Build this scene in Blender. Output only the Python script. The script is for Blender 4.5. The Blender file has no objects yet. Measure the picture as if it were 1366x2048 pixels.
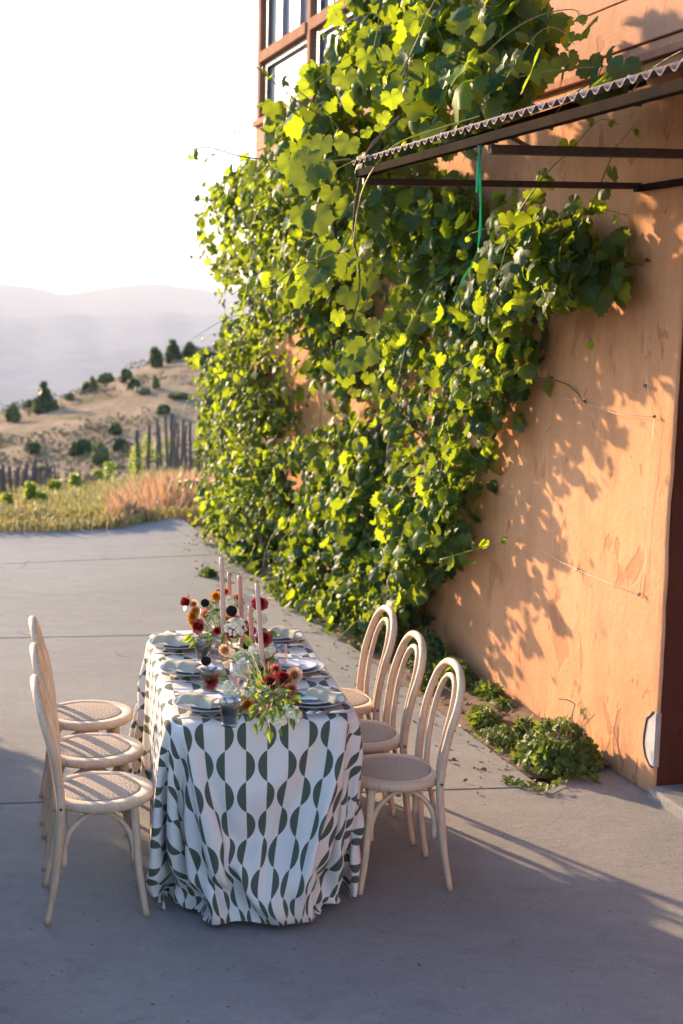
import bpy, bmesh, math, random
import numpy as np
from mathutils import Vector, Matrix, noise

# ------------------------------------------------------------------ camera, sky, sun, exposure
S = bpy.context.scene
COL = S.collection
R = math.radians
FPX = 2850.0
PITCH = math.atan(399 / FPX)
ROLL = 0.025
CAMH = 2.3
cam = bpy.data.cameras.new('camera')
camo = bpy.data.objects.new('camera', cam)
COL.objects.link(camo)
S.camera = camo
camo.matrix_world = Matrix.Translation((0, 0, CAMH)) @ Matrix.Rotation(math.pi / 2 - PITCH, 4, 'X') @ Matrix.Rotation(ROLL, 4, 'Z')
cam.sensor_fit = 'VERTICAL'
cam.sensor_height = 36
cam.lens = FPX / 2048 * 36
cam.clip_start = 0.1
cam.clip_end = 30000
cam.dof.use_dof = True
cam.dof.focus_distance = 5.9
cam.dof.aperture_fstop = 3.2

SUN_EL = R(15)
SUN_AZ = math.atan2(-0.66, 0.75)          # measured from +Y towards +X
sund = Vector((math.sin(SUN_AZ) * math.cos(SUN_EL), math.cos(SUN_AZ) * math.cos(SUN_EL), math.sin(SUN_EL)))
sl = bpy.data.lights.new('sun', 'SUN')
sl.energy = 3.6
sl.angle = R(1.2)
sl.color = (1.0, 0.72, 0.42)
so = bpy.data.objects.new('sun', sl)
COL.objects.link(so)
so.rotation_euler = sund.to_track_quat('Z', 'Y').to_euler()

world = bpy.data.worlds.new("World")
S.world = world
world.use_nodes = True
wn = world.node_tree
bg = wn.nodes['Background']
sky = wn.nodes.new('ShaderNodeTexSky')
sky.sky_type = 'NISHITA'
sky.sun_disc = False
sky.sun_elevation = SUN_EL
sky.sun_rotation = SUN_AZ
sky.air_density = 1.0
sky.dust_density = 1.0
sky.ozone_density = 3.0
wn.links.new(sky.outputs[0], bg.inputs[0])
bg.inputs[1].default_value = 0.15
S.view_settings.view_transform = 'Standard'
S.view_settings.look = 'None'
S.view_settings.gamma = 1
S.view_settings.exposure = 1.92

# ------------------------------------------------------------------ measuring helpers (a sight line -> a point in the place)
_c, _s = math.cos(PITCH), math.sin(PITCH)
_f = np.array([0, _c, -_s]); _r0 = np.array([1, 0, 0.]); _u0 = np.array([0, _s, _c])
_r = math.cos(ROLL) * _r0 + math.sin(ROLL) * _u0
_u = -math.sin(ROLL) * _r0 + math.cos(ROLL) * _u0
O3 = np.array([0, 0, CAMH])
def ray(px, py): return _f + _r * (px - 683) / FPX + _u * (1024 - py) / FPX
def onz(px, py, z=0.0):
    d = ray(px, py); return Vector(O3 + d * ((z - CAMH) / d[2]))
def aty(px, py, y):
    d = ray(px, py); return Vector(O3 + d * y / d[1])
W0 = np.array([1.559, 6.712, 0.0])
DW = np.array([-0.302, 0.9533, 0.0]); DW /= np.linalg.norm(DW)
NW = np.array([DW[1], -DW[0], 0.0])       # into the wall
def wallsz(px, py, off=0.0):
    d = ray(px, py); t = ((W0 - NW * off) - O3) @ NW / (d @ NW); p = O3 + d * t
    return (p - W0) @ DW, p[2]
def WP(s, z, off=0.0):
    return Vector(W0 + DW * s - NW * off + np.array([0, 0, z]))

# ------------------------------------------------------------------ object helpers
def tag(o, label=None, cat=None, group=None, kind=None):
    if label: o['label'] = label
    if cat: o['category'] = cat
    if group: o['group'] = group
    if kind: o['kind'] = kind
    return o
def empty(name, loc, rz=0, label=None, cat=None, group=None):
    o = bpy.data.objects.new(name, None)
    COL.objects.link(o)
    o.location = loc
    o.rotation_euler = (0, 0, rz)
    o.empty_display_size = 0.1
    return tag(o, label, cat, group)
def kids(o): return [c for c in bpy.data.objects if c.parent == o]
def copy_tree(o, parent=None):
    c = o.copy()
    COL.objects.link(c)
    if parent is not None:
        c.parent = parent
    for ch in kids(o):
        copy_tree(ch, c)
    return c
class MB:
    def __init__(s): s.v = []; s.f = []; s.uv = None
    def add(s, vs, fs):
        n = len(s.v); s.v += [tuple(v) for v in vs]; s.f += [tuple(i + n for i in f) for f in fs]; return s
    def box(s, c, size, M=None):
        x, y, z = [a / 2 for a in size]; vs = []
        for dz in (-z, z):
            for dx, dy in ((-x, -y), (x, -y), (x, y), (-x, y)):
                p = Vector((dx, dy, dz))
                if M is not None: p = M @ p
                vs.append(p + Vector(c))
        return s.add(vs, [(3, 2, 1, 0), (4, 5, 6, 7), (0, 1, 5, 4), (1, 2, 6, 5), (2, 3, 7, 6), (3, 0, 4, 7)])
    def tube(s, pts, rad, n=8, caps=True, closed=False, flat=1.0):
        pts = [Vector(p) for p in pts]; m = len(pts)
        rads = rad if isinstance(rad, (list, tuple)) else [rad] * m
        vs = []; prev = None
        for i, p in enumerate(pts):
            if closed: t = pts[(i + 1) % m] - pts[i - 1]
            else: t = pts[min(i + 1, m - 1)] - pts[max(i - 1, 0)]
            if t.length < 1e-9: t = Vector((0, 0, 1))
            t.normalize()
            if prev is None:
                a = Vector((0, 0, 1)) if abs(t.z) < .9 else Vector((1, 0, 0))
                u = t.cross(a).normalized()
            else:
                u = (prev - t * prev.dot(t))
                u = u.normalized() if u.length > 1e-6 else t.orthogonal().normalized()
            prev = u; w = t.cross(u)
            for k in range(n):
                a = 2 * math.pi * k / n
                vs.append(p + (u * math.cos(a) + w * math.sin(a) * flat) * rads[i])
        fs = []
        for i in range(m if closed else m - 1):
            for k in range(n):
                a = i * n + k; b = i * n + (k + 1) % n; c = ((i + 1) % m) * n + (k + 1) % n; d = ((i + 1) % m) * n + k
                fs.append((a, b, c, d))
        if caps and not closed:
            fs.append(tuple(range(n))[::-1]); fs.append(tuple(range((m - 1) * n, m * n)))
        return s.add(vs, fs)
    def lathe(s, prof, n=32, c=(0, 0, 0), cap=True, rib=None):
        vs = []; c = Vector(c)
        for r, z in prof:
            for k in range(n):
                a = 2 * math.pi * k / n
                rr = r * (1 + (rib[1] * math.cos(a * rib[0]) if rib and rib[2] < z < rib[3] else 0))
                vs.append(c + Vector((rr * math.cos(a), rr * math.sin(a), z)))
        fs = []
        for i in range(len(prof) - 1):
            for k in range(n):
                fs.append((i * n + k, i * n + (k + 1) % n, (i + 1) * n + (k + 1) % n, (i + 1) * n + k))
        if cap:
            if prof[0][0] > 1e-5: fs.append(tuple(range(n))[::-1])
            if prof[-1][0] > 1e-5: fs.append(tuple(range((len(prof) - 1) * n, len(prof) * n)))
        return s.add(vs, fs)
    def build(s, name, mat, parent=None, smooth=True, bevel=0, sub=0, loc=None, auto=None):
        me = bpy.data.meshes.new(name)
        me.from_pydata([tuple(v) for v in s.v], [], s.f)
        if smooth:
            me.polygons.foreach_set('use_smooth', [True] * len(me.polygons))
        me.materials.append(mat)
        me.update()
        o = bpy.data.objects.new(name, me)
        COL.objects.link(o)
        if parent is not None: o.parent = parent
        if loc is not None: o.location = loc
        if bevel:
            b = o.modifiers.new('bevel', 'BEVEL'); b.width = bevel; b.segments = 2; b.limit_method = 'ANGLE'
            b.angle_limit = R(40)
        if sub:
            m = o.modifiers.new('sub', 'SUBSURF'); m.levels = m.render_levels = sub
        if auto:
            me.set_sharp_from_angle(angle=R(auto))
        return o
def spline(pts, n=8):
    pts = [Vector(p) for p in pts]; out = []
    P = [pts[0] * 2 - pts[1]] + pts + [pts[-1] * 2 - pts[-2]]
    for i in range(1, len(P) - 2):
        a, b, c, d = P[i - 1:i + 3]
        for k in range(n):
            t = k / n
            out.append(.5 * ((2 * b) + (c - a) * t + (2 * a - 5 * b + 4 * c - d) * t * t + (3 * b - a - 3 * c + d) * t ** 3))
    out.append(pts[-1]); return out
def frame_M(x, y, z): return Matrix((x, y, z)).transposed()
MW = Matrix(((DW[0], NW[0], 0), (DW[1], NW[1], 0), (0, 0, 1)))   # wall axes: along, into, up

# ------------------------------------------------------------------ materials
def newmat(name):
    m = bpy.data.materials.new(name); m.use_nodes = True
    nt = m.node_tree; return m, nt, nt.nodes['Principled BSDF']
def N(nt, kind, **kw):
    n = nt.nodes.new(kind)
    for k, v in kw.items():
        if k.startswith('_'): setattr(n, k[1:], v)
        else: n.inputs[k.replace('__', ' ')].default_value = v
    return n
def mixc(nt, fac, a, b, blend='MIX'):
    n = nt.nodes.new('ShaderNodeMix'); n.data_type = 'RGBA'; n.blend_type = blend
    for idx, x in ((0, fac), (6, a), (7, b)):
        if isinstance(x, (float, int)): n.inputs[idx].default_value = x
        elif isinstance(x, tuple): n.inputs[idx].default_value = (*x, 1)
        else: nt.links.new(x, n.inputs[idx])
    return n.outputs[2]
def ramp(nt, src, lo, hi):
    n = nt.nodes.new('ShaderNodeMapRange'); n.inputs[1].default_value = lo; n.inputs[2].default_value = hi
    nt.links.new(src, n.inputs[0]); return n.outputs[0]
def mth(nt, op, a, b=0.0, c=None):
    n = nt.nodes.new('ShaderNodeMath'); n.operation = op
    for i, x in enumerate((a, b, c)):
        if x is None: continue
        if isinstance(x, (float, int)): n.inputs[i].default_value = x
        else: nt.links.new(x, n.inputs[i])
    return n.outputs[0]
def coords(nt, stretch=(1, 1, 1), kind='Object', rot=(0, 0, 0)):
    tc = nt.nodes.new('ShaderNodeTexCoord'); mp = nt.nodes.new('ShaderNodeMapping')
    mp.inputs['Scale'].default_value = stretch; mp.inputs['Rotation'].default_value = rot
    nt.links.new(tc.outputs[kind], mp.inputs[0]); return mp.outputs[0]
def noi(nt, vec, scale, detail=6, rough=.6, dist=0):
    n = N(nt, 'ShaderNodeTexNoise', Scale=scale, Detail=detail, Roughness=rough, Distortion=dist)
    nt.links.new(vec, n.inputs['Vector']); return n.outputs['Fac']
def bump(nt, bs, h, strength=.3, dist=.01):
    b = N(nt, 'ShaderNodeBump', Strength=strength, Distance=dist); nt.links.new(h, b.inputs['Height'])
    nt.links.new(b.outputs[0], bs.inputs['Normal'])
def simple(name, c1, c2=None, scale=8, rough=.7, bstr=.15, bscale=60, stretch=(1, 1, 1), lo=.35, hi=.65, spec=.5, metal=0):
    m, nt, bs = newmat(name); v = coords(nt, stretch)
    c2 = c2 or c1
    nt.links.new(mixc(nt, ramp(nt, noi(nt, v, scale), lo, hi), c1, c2), bs.inputs['Base Color'])
    bs.inputs['Roughness'].default_value = rough; bs.inputs['Specular IOR Level'].default_value = spec
    bs.inputs['Metallic'].default_value = metal
    if bstr: bump(nt, bs, noi(nt, v, bscale, 4), bstr, .004)
    return m

def m_concrete():
    m, nt, bs = newmat('concrete'); v = coords(nt); vs = coords(nt, (1, 5, 1), rot=(0, 0, .35))
    big = ramp(nt, noi(nt, v, .55, 5, .6, .6), .38, .62)
    mid = ramp(nt, noi(nt, vs, 1.6, 8, .7, .4), .3, .72)
    c = mixc(nt, big, (.315, .303, .296), (.245, .236, .235))
    c = mixc(nt, mth(nt, 'MULTIPLY', mid, .55), c, (.39, .365, .34))
    fine = ramp(nt, noi(nt, v, 90, 4, .8), .28, .72)
    c = mixc(nt, mth(nt, 'MULTIPLY', fine, .5), c, (.13, .122, .125))
    mf = ramp(nt, noi(nt, v, 30, 5, .75), .35, .68)
    c = mixc(nt, mth(nt, 'MULTIPLY', mf, .32), c, (.16, .15, .148))
    patchy = ramp(nt, noi(nt, v, 7, 6, .7, .8), .42, .7)
    c = mixc(nt, mth(nt, 'MULTIPLY', patchy, .3), c, (.155, .145, .15))
    vo = N(nt, 'ShaderNodeTexVoronoi', Scale=26.0); nt.links.new(v, vo.inputs['Vector'])
    wn_ = nt.nodes.new('ShaderNodeTexWhiteNoise'); nt.links.new(vo.outputs['Position'], wn_.inputs['Vector'])
    spot = mth(nt, 'MULTIPLY', mth(nt, 'LESS_THAN', vo.outputs['Distance'], .13), mth(nt, 'GREATER_THAN', wn_.outputs['Value'], .8))
    c = mixc(nt, mth(nt, 'MULTIPLY', spot, .7), c, (.06, .055, .055))
    st = ramp(nt, noi(nt, v, 2.6, 4, .55, 1.2), .62, .72)
    c = mixc(nt, mth(nt, 'MULTIPLY', st, .5), c, (.16, .15, .15))
    vc = N(nt, 'ShaderNodeTexVoronoi', Scale=.42); vc.feature = 'DISTANCE_TO_EDGE'
    wv = mixc(nt, .16, v, mixc(nt, 1.0, v, v)); dn = nt.nodes.new('ShaderNodeTexNoise'); dn.inputs['Scale'].default_value = 3.0; dn.inputs['Detail'].default_value = 6; nt.links.new(v, dn.inputs['Vector'])
    nt.links.new(mixc(nt, .12, v, dn.outputs['Color']), vc.inputs['Vector'])
    crack = mth(nt, 'MULTIPLY', mth(nt, 'LESS_THAN', vc.outputs['Distance'], .0022), ramp(nt, noi(nt, v, .9, 2), .56, .62))
    c = mixc(nt, mth(nt, 'MULTIPLY', crack, .55), c, (.08, .075, .075))
    nt.links.new(c, bs.inputs['Base Color']); bs.inputs['Roughness'].default_value = .85
    bs.inputs['Specular IOR Level'].default_value = .3
    h = mth(nt, 'ADD', mth(nt, 'MULTIPLY', noi(nt, v, 70, 6, .75), .7), mth(nt, 'MULTIPLY', noi(nt, vs, 14, 5, .6), .8))
    h = mth(nt, 'SUBTRACT', h, mth(nt, 'MULTIPLY', spot, .6))
    bump(nt, bs, h, .9, .008)
    return m
def m_stucco(name, a, b, stain, streak=.5):
    m, nt, bs = newmat(name)
    tc = nt.nodes.new('ShaderNodeTexCoord'); mp = nt.nodes.new('ShaderNodeMapping'); mp.vector_type = 'POINT'
    mp.inputs['Rotation'].default_value = (0, 0, -math.atan2(DW[1], DW[0])); nt.links.new(tc.outputs['Object'], mp.inputs[0]); base = mp.outputs[0]
    def sc(x, y, z):
        k = nt.nodes.new('ShaderNodeVectorMath'); k.operation = 'MULTIPLY'; k.inputs[1].default_value = (x, y, z)
        nt.links.new(base, k.inputs[0]); return k.outputs[0]
    v = sc(1, 1, 1); vv = sc(1, 1, .22); v3 = sc(1, 1, .6)
    c = mixc(nt, ramp(nt, noi(nt, v, 1.3, 6, .65, .5), .32, .68), a, b)
    s1 = ramp(nt, noi(nt, vv, 5.5, 7, .7, .2), .45, .7)
    c = mixc(nt, mth(nt, 'MULTIPLY', s1, streak), c, stain)
    s2 = ramp(nt, noi(nt, vv, 11, 5, .6), .5, .75)
    c = mixc(nt, mth(nt, 'MULTIPLY', s2, .35), c, tuple(min(1, x * 1.35) for x in a))
    patch = ramp(nt, noi(nt, v3, 4.2, 3, .5, .8), .625, .665)
    c = mixc(nt, mth(nt, 'MULTIPLY', patch, .45), c, stain)
    patch2 = ramp(nt, noi(nt, v3, 9.5, 3, .5, .8), .66, .69)
    c = mixc(nt, mth(nt, 'MULTIPLY', patch2, .7), c, stain)
    c = mixc(nt, mth(nt, 'MULTIPLY', ramp(nt, noi(nt, v, 55, 4, .7), .4, .8), .25), c, stain)
    nt.links.new(c, bs.inputs['Base Color']); bs.inputs['Roughness'].default_value = .95; bs.inputs['Specular IOR Level'].default_value = .08
    h = mth(nt, 'ADD', mth(nt, 'MULTIPLY', noi(nt, v, 45, 6, .7), .35), noi(nt, v, 5, 4, .6))
    h = mth(nt, 'SUBTRACT', h, mth(nt, 'MULTIPLY', patch, .35))
    bump(nt, bs, h, .45, .02)
    return m
def m_wood(name, a, b, rough=.55, z=(30, 30, 2.2)):
    m, nt, bs = newmat(name); v = coords(nt, z); v1 = coords(nt)
    g = ramp(nt, noi(nt, v, 2.2, 6, .65, .3), .35, .68)
    c = mixc(nt, g, a, b); c = mixc(nt, mth(nt, 'MULTIPLY', ramp(nt, noi(nt, v1, 9, 4), .4, .7), .4), c, tuple(x * .8 for x in b))
    oi = nt.nodes.new('ShaderNodeObjectInfo'); c = mixc(nt, mth(nt, 'MULTIPLY', oi.outputs['Random'], .35), c, tuple(x * .78 for x in a))
    pore = ramp(nt, noi(nt, coords(nt, (160, 160, 14)), 2.0, 3, .6), .56, .66); c = mixc(nt, mth(nt, 'MULTIPLY', pore, .45), c, tuple(x * .6 for x in b))
    nt.links.new(c, bs.inputs['Base Color']); bs.inputs['Roughness'].default_value = rough
    bump(nt, bs, noi(nt, v, 3, 5, .7), .2, .003)
    return m
def m_leaf(name, dark, light, trans, tr=.45, rough=.42, young=(.17, .26, .03), size=True):
    m, nt, bs = newmat(name)
    at = nt.nodes.new('ShaderNodeAttribute'); at.attribute_name = 'tint'
    t = at.outputs['Fac']
    c = mixc(nt, t, dark, light)
    yg = ramp(nt, t, .90, .97)
    c = mixc(nt, yg, c, young)
    uv = nt.nodes.new('ShaderNodeUVMap'); sx = nt.nodes.new('ShaderNodeSeparateXYZ'); nt.links.new(uv.outputs[0], sx.inputs[0])
    ang = mth(nt, 'ARCTAN2', sx.outputs[0], sx.outputs[1])
    k = mth(nt, 'ABSOLUTE', mth(nt, 'SUBTRACT', mth(nt, 'FRACT', mth(nt, 'ADD', mth(nt, 'DIVIDE', ang, R(37)), .5)), .5))
    rr = mth(nt, 'POWER', mth(nt, 'ADD', mth(nt, 'POWER', sx.outputs[0], 2.0), mth(nt, 'POWER', sx.outputs[1], 2.0)), .5)
    vein = mth(nt, 'LESS_THAN', mth(nt, 'MULTIPLY', k, rr), .012)
    geo = nt.nodes.new('ShaderNodeNewGeometry')
    c = mixc(nt, mth(nt, 'MULTIPLY', vein, .45), c, tuple(min(1, x * 2.2 + .03) for x in light))
    c = mixc(nt, mth(nt, 'MULTIPLY', geo.outputs['Backfacing'], .5), c, (.13, .20, .11))
    n1 = noi(nt, coords(nt), 30, 3)
    c = mixc(nt, mth(nt, 'MULTIPLY', ramp(nt, n1, .5, .75), .3), c, light)
    nt.links.new(c, bs.inputs['Base Color']); bs.inputs['Roughness'].default_value = rough; bs.inputs['Specular IOR Level'].default_value = .16
    tb = nt.nodes.new('ShaderNodeBsdfTranslucent')
    tc_ = mixc(nt, t, trans, tuple(x * 1.15 for x in trans))
    tc_ = mixc(nt, mth(nt, 'MULTIPLY', vein, .5), tc_, tuple(x * .5 for x in trans))
    nt.links.new(tc_, tb.inputs[0])
    mx = nt.nodes.new('ShaderNodeMixShader'); nt.links.new(mth(nt, 'MULTIPLY', mth(nt, 'ADD', mth(nt, 'MULTIPLY', t, 1.0), .38), tr), mx.inputs[0])
    nt.links.new(bs.outputs[0], mx.inputs[1]); nt.links.new(tb.outputs[0], mx.inputs[2])
    nt.links.new(mx.outputs[0], nt.nodes['Material Output'].inputs['Surface'])
    bump(nt, bs, mth(nt, 'ADD', mth(nt, 'MULTIPLY', k, rr), mth(nt, 'MULTIPLY', n1, .05)), .5, .01)
    return m
def m_petal(name, a, b, trans, tr=.3, rough=.6):
    m, nt, bs = newmat(name)
    at = nt.nodes.new('ShaderNodeAttribute'); at.attribute_name = 'tint'
    nt.links.new(mixc(nt, at.outputs['Fac'], a, b), bs.inputs['Base Color']); bs.inputs['Roughness'].default_value = rough
    tb = nt.nodes.new('ShaderNodeBsdfTranslucent'); tb.inputs[0].default_value = (*trans, 1)
    mx = nt.nodes.new('ShaderNodeMixShader'); mx.inputs[0].default_value = tr
    nt.links.new(bs.outputs[0], mx.inputs[1]); nt.links.new(tb.outputs[0], mx.inputs[2])
    nt.links.new(mx.outputs[0], nt.nodes['Material Output'].inputs['Surface'])
    return m
def m_glass(name, col, rough=.02, ior=1.3, tint=.85):
    # thin drinking glass: mostly see-through, tinted, with real reflections
    m, nt, bs = newmat(name); out = nt.nodes['Material Output']
    tp = nt.nodes.new('ShaderNodeBsdfTransparent'); tp.inputs[0].default_value = (*col, 1)
    gl = nt.nodes.new('ShaderNodeBsdfGlossy'); gl.inputs['Roughness'].default_value = rough; gl.inputs[0].default_value = (.9, .9, .9, 1)
    lw = nt.nodes.new('ShaderNodeLayerWeight'); lw.inputs[0].default_value = .25
    f = mth(nt, 'ADD', mth(nt, 'MULTIPLY', lw.outputs['Facing'], .55), .04)
    mx = nt.nodes.new('ShaderNodeMixShader'); nt.links.new(f, mx.inputs[0])
    nt.links.new(tp.outputs[0], mx.inputs[1]); nt.links.new(gl.outputs[0], mx.inputs[2])
    v = coords(nt); b = N(nt, 'ShaderNodeBump', Strength=.25, Distance=.003); nt.links.new(noi(nt, v, 45, 3), b.inputs['Height'])
    nt.links.new(b.outputs[0], gl.inputs['Normal'])
    nt.links.new(mx.outputs[0], out.inputs['Surface'])
    return m
def m_cane():
    m, nt, bs = newmat('woven_cane'); v = coords(nt, rot=(0, 0, R(45)))
    w1 = N(nt, 'ShaderNodeTexWave', Scale=34.0, Distortion=.5); w1.bands_direction = 'X'; nt.links.new(v, w1.inputs['Vector'])
    w2 = N(nt, 'ShaderNodeTexWave', Scale=34.0, Distortion=.5); w2.bands_direction = 'Y'; nt.links.new(v, w2.inputs['Vector'])
    ck = N(nt, 'ShaderNodeTexChecker', Scale=80.0); nt.links.new(v, ck.inputs['Vector'])
    h = mixc(nt, ck.outputs['Fac'], w1.outputs['Color'], w2.outputs['Color'])
    c = mixc(nt, h, (.20, .13, .09), (.60, .47, .37)); c = mixc(nt, ramp(nt, noi(nt, coords(nt), 16, 5, .7), .3, .7), c, mixc(nt, .5, c, (.42, .32, .25)))
    nt.links.new(c, bs.inputs['Base Color']); bs.inputs['Roughness'].default_value = .75
    bump(nt, bs, h, .8, .004); return m
def m_cloth():
    m, nt, bs = newmat('patterned_cloth')
    uv = nt.nodes.new('ShaderNodeUVMap'); sx = nt.nodes.new('ShaderNodeSeparateXYZ'); nt.links.new(uv.outputs[0], sx.inputs[0])
    P_, Q_ = .080, .115
    x = mth(nt, 'DIVIDE', mth(nt, 'ADD', sx.outputs[0], PHX), P_); y = mth(nt, 'DIVIDE', mth(nt, 'ADD', sx.outputs[1], PHY), Q_)
    i = mth(nt, 'ROUND', x); j = mth(nt, 'FLOOR', y)
    fx = mth(nt, 'MULTIPLY', mth(nt, 'SUBTRACT', x, i), P_)          # signed distance to the seam, m
    fy = mth(nt, 'MULTIPLY', mth(nt, 'SUBTRACT', mth(nt, 'SUBTRACT', y, j), .5), Q_)
    par = mth(nt, 'ABSOLUTE', mth(nt, 'MODULO', mth(nt, 'ADD', i, j), 2.0))
    sgn = mth(nt, 'SUBTRACT', 1.0, mth(nt, 'MULTIPLY', par, 2.0))
    sx_ = mth(nt, 'MULTIPLY', fx, sgn)
    # bulge: a circular cap of height .037 on a chord of .118
    hh = .0345; cc = Q_ / 2; rad = (cc * cc + hh * hh) / (2 * hh); dd = rad - hh
    lim = mth(nt, 'SUBTRACT', mth(nt, 'POWER', mth(nt, 'MAXIMUM', mth(nt, 'SUBTRACT', rad * rad, mth(nt, 'POWER', fy, 2.0)), 0.0), .5), dd)
    wob = mth(nt, 'MULTIPLY', mth(nt, 'SUBTRACT', noi(nt, uv.outputs[0], 160, 3), .5), .0022)
    inside = mth(nt, 'MULTIPLY', mth(nt, 'GREATER_THAN', sx_, 0.0), mth(nt, 'LESS_THAN', mth(nt, 'ADD', sx_, wob), lim))
    spk = mth(nt, 'GREATER_THAN', noi(nt, uv.outputs[0], 520, 2, .6), .66)
    ink = mth(nt, 'MULTIPLY', inside, mth(nt, 'SUBTRACT', 1.0, mth(nt, 'MULTIPLY', spk, .55)))
    ink = mth(nt, 'MULTIPLY', ink, .96)
    base = mixc(nt, ramp(nt, noi(nt, uv.outputs[0], 3, 3), .3, .7), (.77, .70, .645), (.71, .645, .60))
    c = mixc(nt, ink, base, (.050, .072, .046))
    nt.links.new(c, bs.inputs['Base Color']); bs.inputs['Roughness'].default_value = .85; bs.inputs['Specular IOR Level'].default_value = .15
    bs.inputs['Sheen Weight'].default_value = .1
    tb = nt.nodes.new('ShaderNodeBsdfTranslucent'); nt.links.new(mixc(nt, ink, (.8, .7, .6), (.08, .1, .07)), tb.inputs[0])
    mx = nt.nodes.new('ShaderNodeMixShader'); mx.inputs[0].default_value = .12
    nt.links.new(bs.outputs[0], mx.inputs[1]); nt.links.new(tb.outputs[0], mx.inputs[2])
    nt.links.new(mx.outputs[0], nt.nodes['Material Output'].inputs['Surface'])
    h = mth(nt, 'ADD', noi(nt, uv.outputs[0], 28, 4, .6), mth(nt, 'MULTIPLY', noi(nt, uv.outputs[0], 700, 2), .15))
    bump(nt, bs, h, .18, .01)
    return m
PHX, PHY = -.003, -.025
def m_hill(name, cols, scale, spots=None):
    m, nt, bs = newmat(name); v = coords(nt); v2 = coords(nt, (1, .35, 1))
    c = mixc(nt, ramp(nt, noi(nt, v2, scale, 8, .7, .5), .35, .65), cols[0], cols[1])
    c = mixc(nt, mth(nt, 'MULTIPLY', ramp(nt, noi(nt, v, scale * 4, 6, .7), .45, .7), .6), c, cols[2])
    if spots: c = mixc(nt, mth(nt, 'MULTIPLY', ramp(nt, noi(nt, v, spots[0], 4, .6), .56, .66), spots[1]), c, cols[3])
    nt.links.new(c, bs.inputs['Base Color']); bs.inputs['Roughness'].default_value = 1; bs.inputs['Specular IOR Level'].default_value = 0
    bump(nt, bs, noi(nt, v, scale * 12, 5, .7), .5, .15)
    return m

M = {}
M['concrete'] = m_concrete()
M['stucco'] = m_stucco('terracotta_stucco', (.66, .345, .185), (.55, .27, .14), (.36, .15, .075))
M['jamb'] = m_stucco('red_painted_reveal', (.12, .040, .026), (.095, .03, .02), (.06, .02, .015))
M['siding'] = m_stucco('painted_board', (.52, .28, .18), (.47, .25, .155), (.38, .18, .115), .3)
M['trim'] = m_stucco('painted_trim', (.42, .20, .13), (.38, .18, .11), (.28, .12, .08), .3)
M['plaster'] = simple('bare_plaster', (.50, .45, .44), (.34, .31, .31), 9, .9)
M['wintrim'] = m_stucco('painted_window_wood', (.34, .175, .115), (.29, .145, .095), (.18, .08, .05), .3)
M['frame_dark'] = simple('window_metal', (.035, .04, .055), (.05, .055, .07), 5, .35)
M['frame_blue'] = simple('window_inner_frame', (.22, .21, .28), (.28, .27, .34), 5, .5)
M['black'] = simple('old_black_iron', (.012, .010, .010), (.05, .025, .018), 14, .55, .2, 90)
M['beam'] = simple('rusty_angle_iron', (.010, .007, .006), (.026, .014, .009), 7, .95, .2, 80, spec=.03)
M['sheet'] = simple('corrugated_sheet', (.09, .042, .038), (.15, .11, .12), 9, .6, .15, 60, metal=.3, lo=.35, hi=.7)
M['wood'] = m_wood('whitewashed_oak', (.72, .52, .365), (.50, .335, .215), .6, (26, 26, 5))
M['cane'] = m_cane()
M['cloth'] = m_cloth()
M['table'] = m_wood('folding_table_wood', (.4, .3, .2), (.3, .22, .15))
M['vine'] = m_leaf('vine_leaf', (.012, .050, .025), (.030, .088, .024), (.38, .475, .014), .43, .5)
M['ivy'] = m_leaf('ivy_leaf', (.030, .075, .020), (.085, .12, .03), (.30, .38, .05), .35)
M['weed'] = m_leaf('weed_leaf', (.05, .10, .025), (.10, .14, .03), (.30, .36, .04), .35)
M['shrubleaf'] = m_leaf('shrub_leaf', (.022, .050, .018), (.045, .075, .028), (.10, .15, .03), .25)
M['paleleaf'] = m_leaf('pale_shrub_leaf', (.07, .11, .04), (.12, .15, .06), (.20, .25, .07), .3)
M['youngvine'] = m_leaf('young_vine_leaf', (.12, .19, .03), (.20, .26, .04), (.50, .58, .06), .5)
M['scrub'] = m_leaf('dry_scrub', (.11, .09, .055), (.20, .15, .095), (.15, .12, .05), .05, 1.0)
M['litter'] = m_leaf('dead_leaf', (.09, .05, .03), (.20, .12, .06), (.1, .06, .02), .1)
M['bark'] = m_wood('vine_bark', (.16, .11, .085), (.07, .045, .035), .9, (18, 18, 3))
M['shoot'] = simple('green_shoot', (.20, .22, .05), (.26, .22, .09), 20, .6, 0)
M['yshoot'] = simple('yellow_shoot', (.55, .50, .05), (.45, .42, .05), 20, .5, 0)
M['drystalk'] = simple('dry_stalk', (.42, .32, .21), (.30, .22, .14), 20, .8, .2)
M['soil'] = simple('bed_soil', (.12, .068, .045), (.20, .12, .08), 6, .95, .9, 40)
M['post'] = m_wood('weathered_post', (.085, .075, .075), (.045, .038, .038), .9, (12, 12, 2))
M['plate'] = simple('grey_stoneware', (.36, .36, .38), (.32, .32, .34), 5, .42, .05)
M['plate2'] = simple('white_porcelain', (.66, .65, .70), (.62, .61, .67), 5, .25, 0)
M['rim'] = simple('violet_rim', (.30, .26, .42), (.35, .30, .45), 5, .3, 0)
M['card'] = simple('menu_paper', (.78, .74, .74), (.74, .70, .70), 5, .9, 0)
M['ink'] = simple('menu_ink', (.42, .40, .46), (.42, .40, .46), 5, .9, 0)
M['napkin'] = simple('sage_linen', (.42, .365, .265), (.36, .31, .22), 5, .9, .35, 260)
M['handle'] = simple('cream_handle', (.62, .53, .44), (.55, .46, .38), 9, .4, 0)
M['steel'] = simple('polished_steel', (.62, .62, .64), None, 5, .18, 0, metal=1)
M['smoke'] = m_glass('smoked_glass', (.62, .66, .67))
M['smokebase'] = m_glass('smoked_glass_base', (.48, .54, .57))
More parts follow.
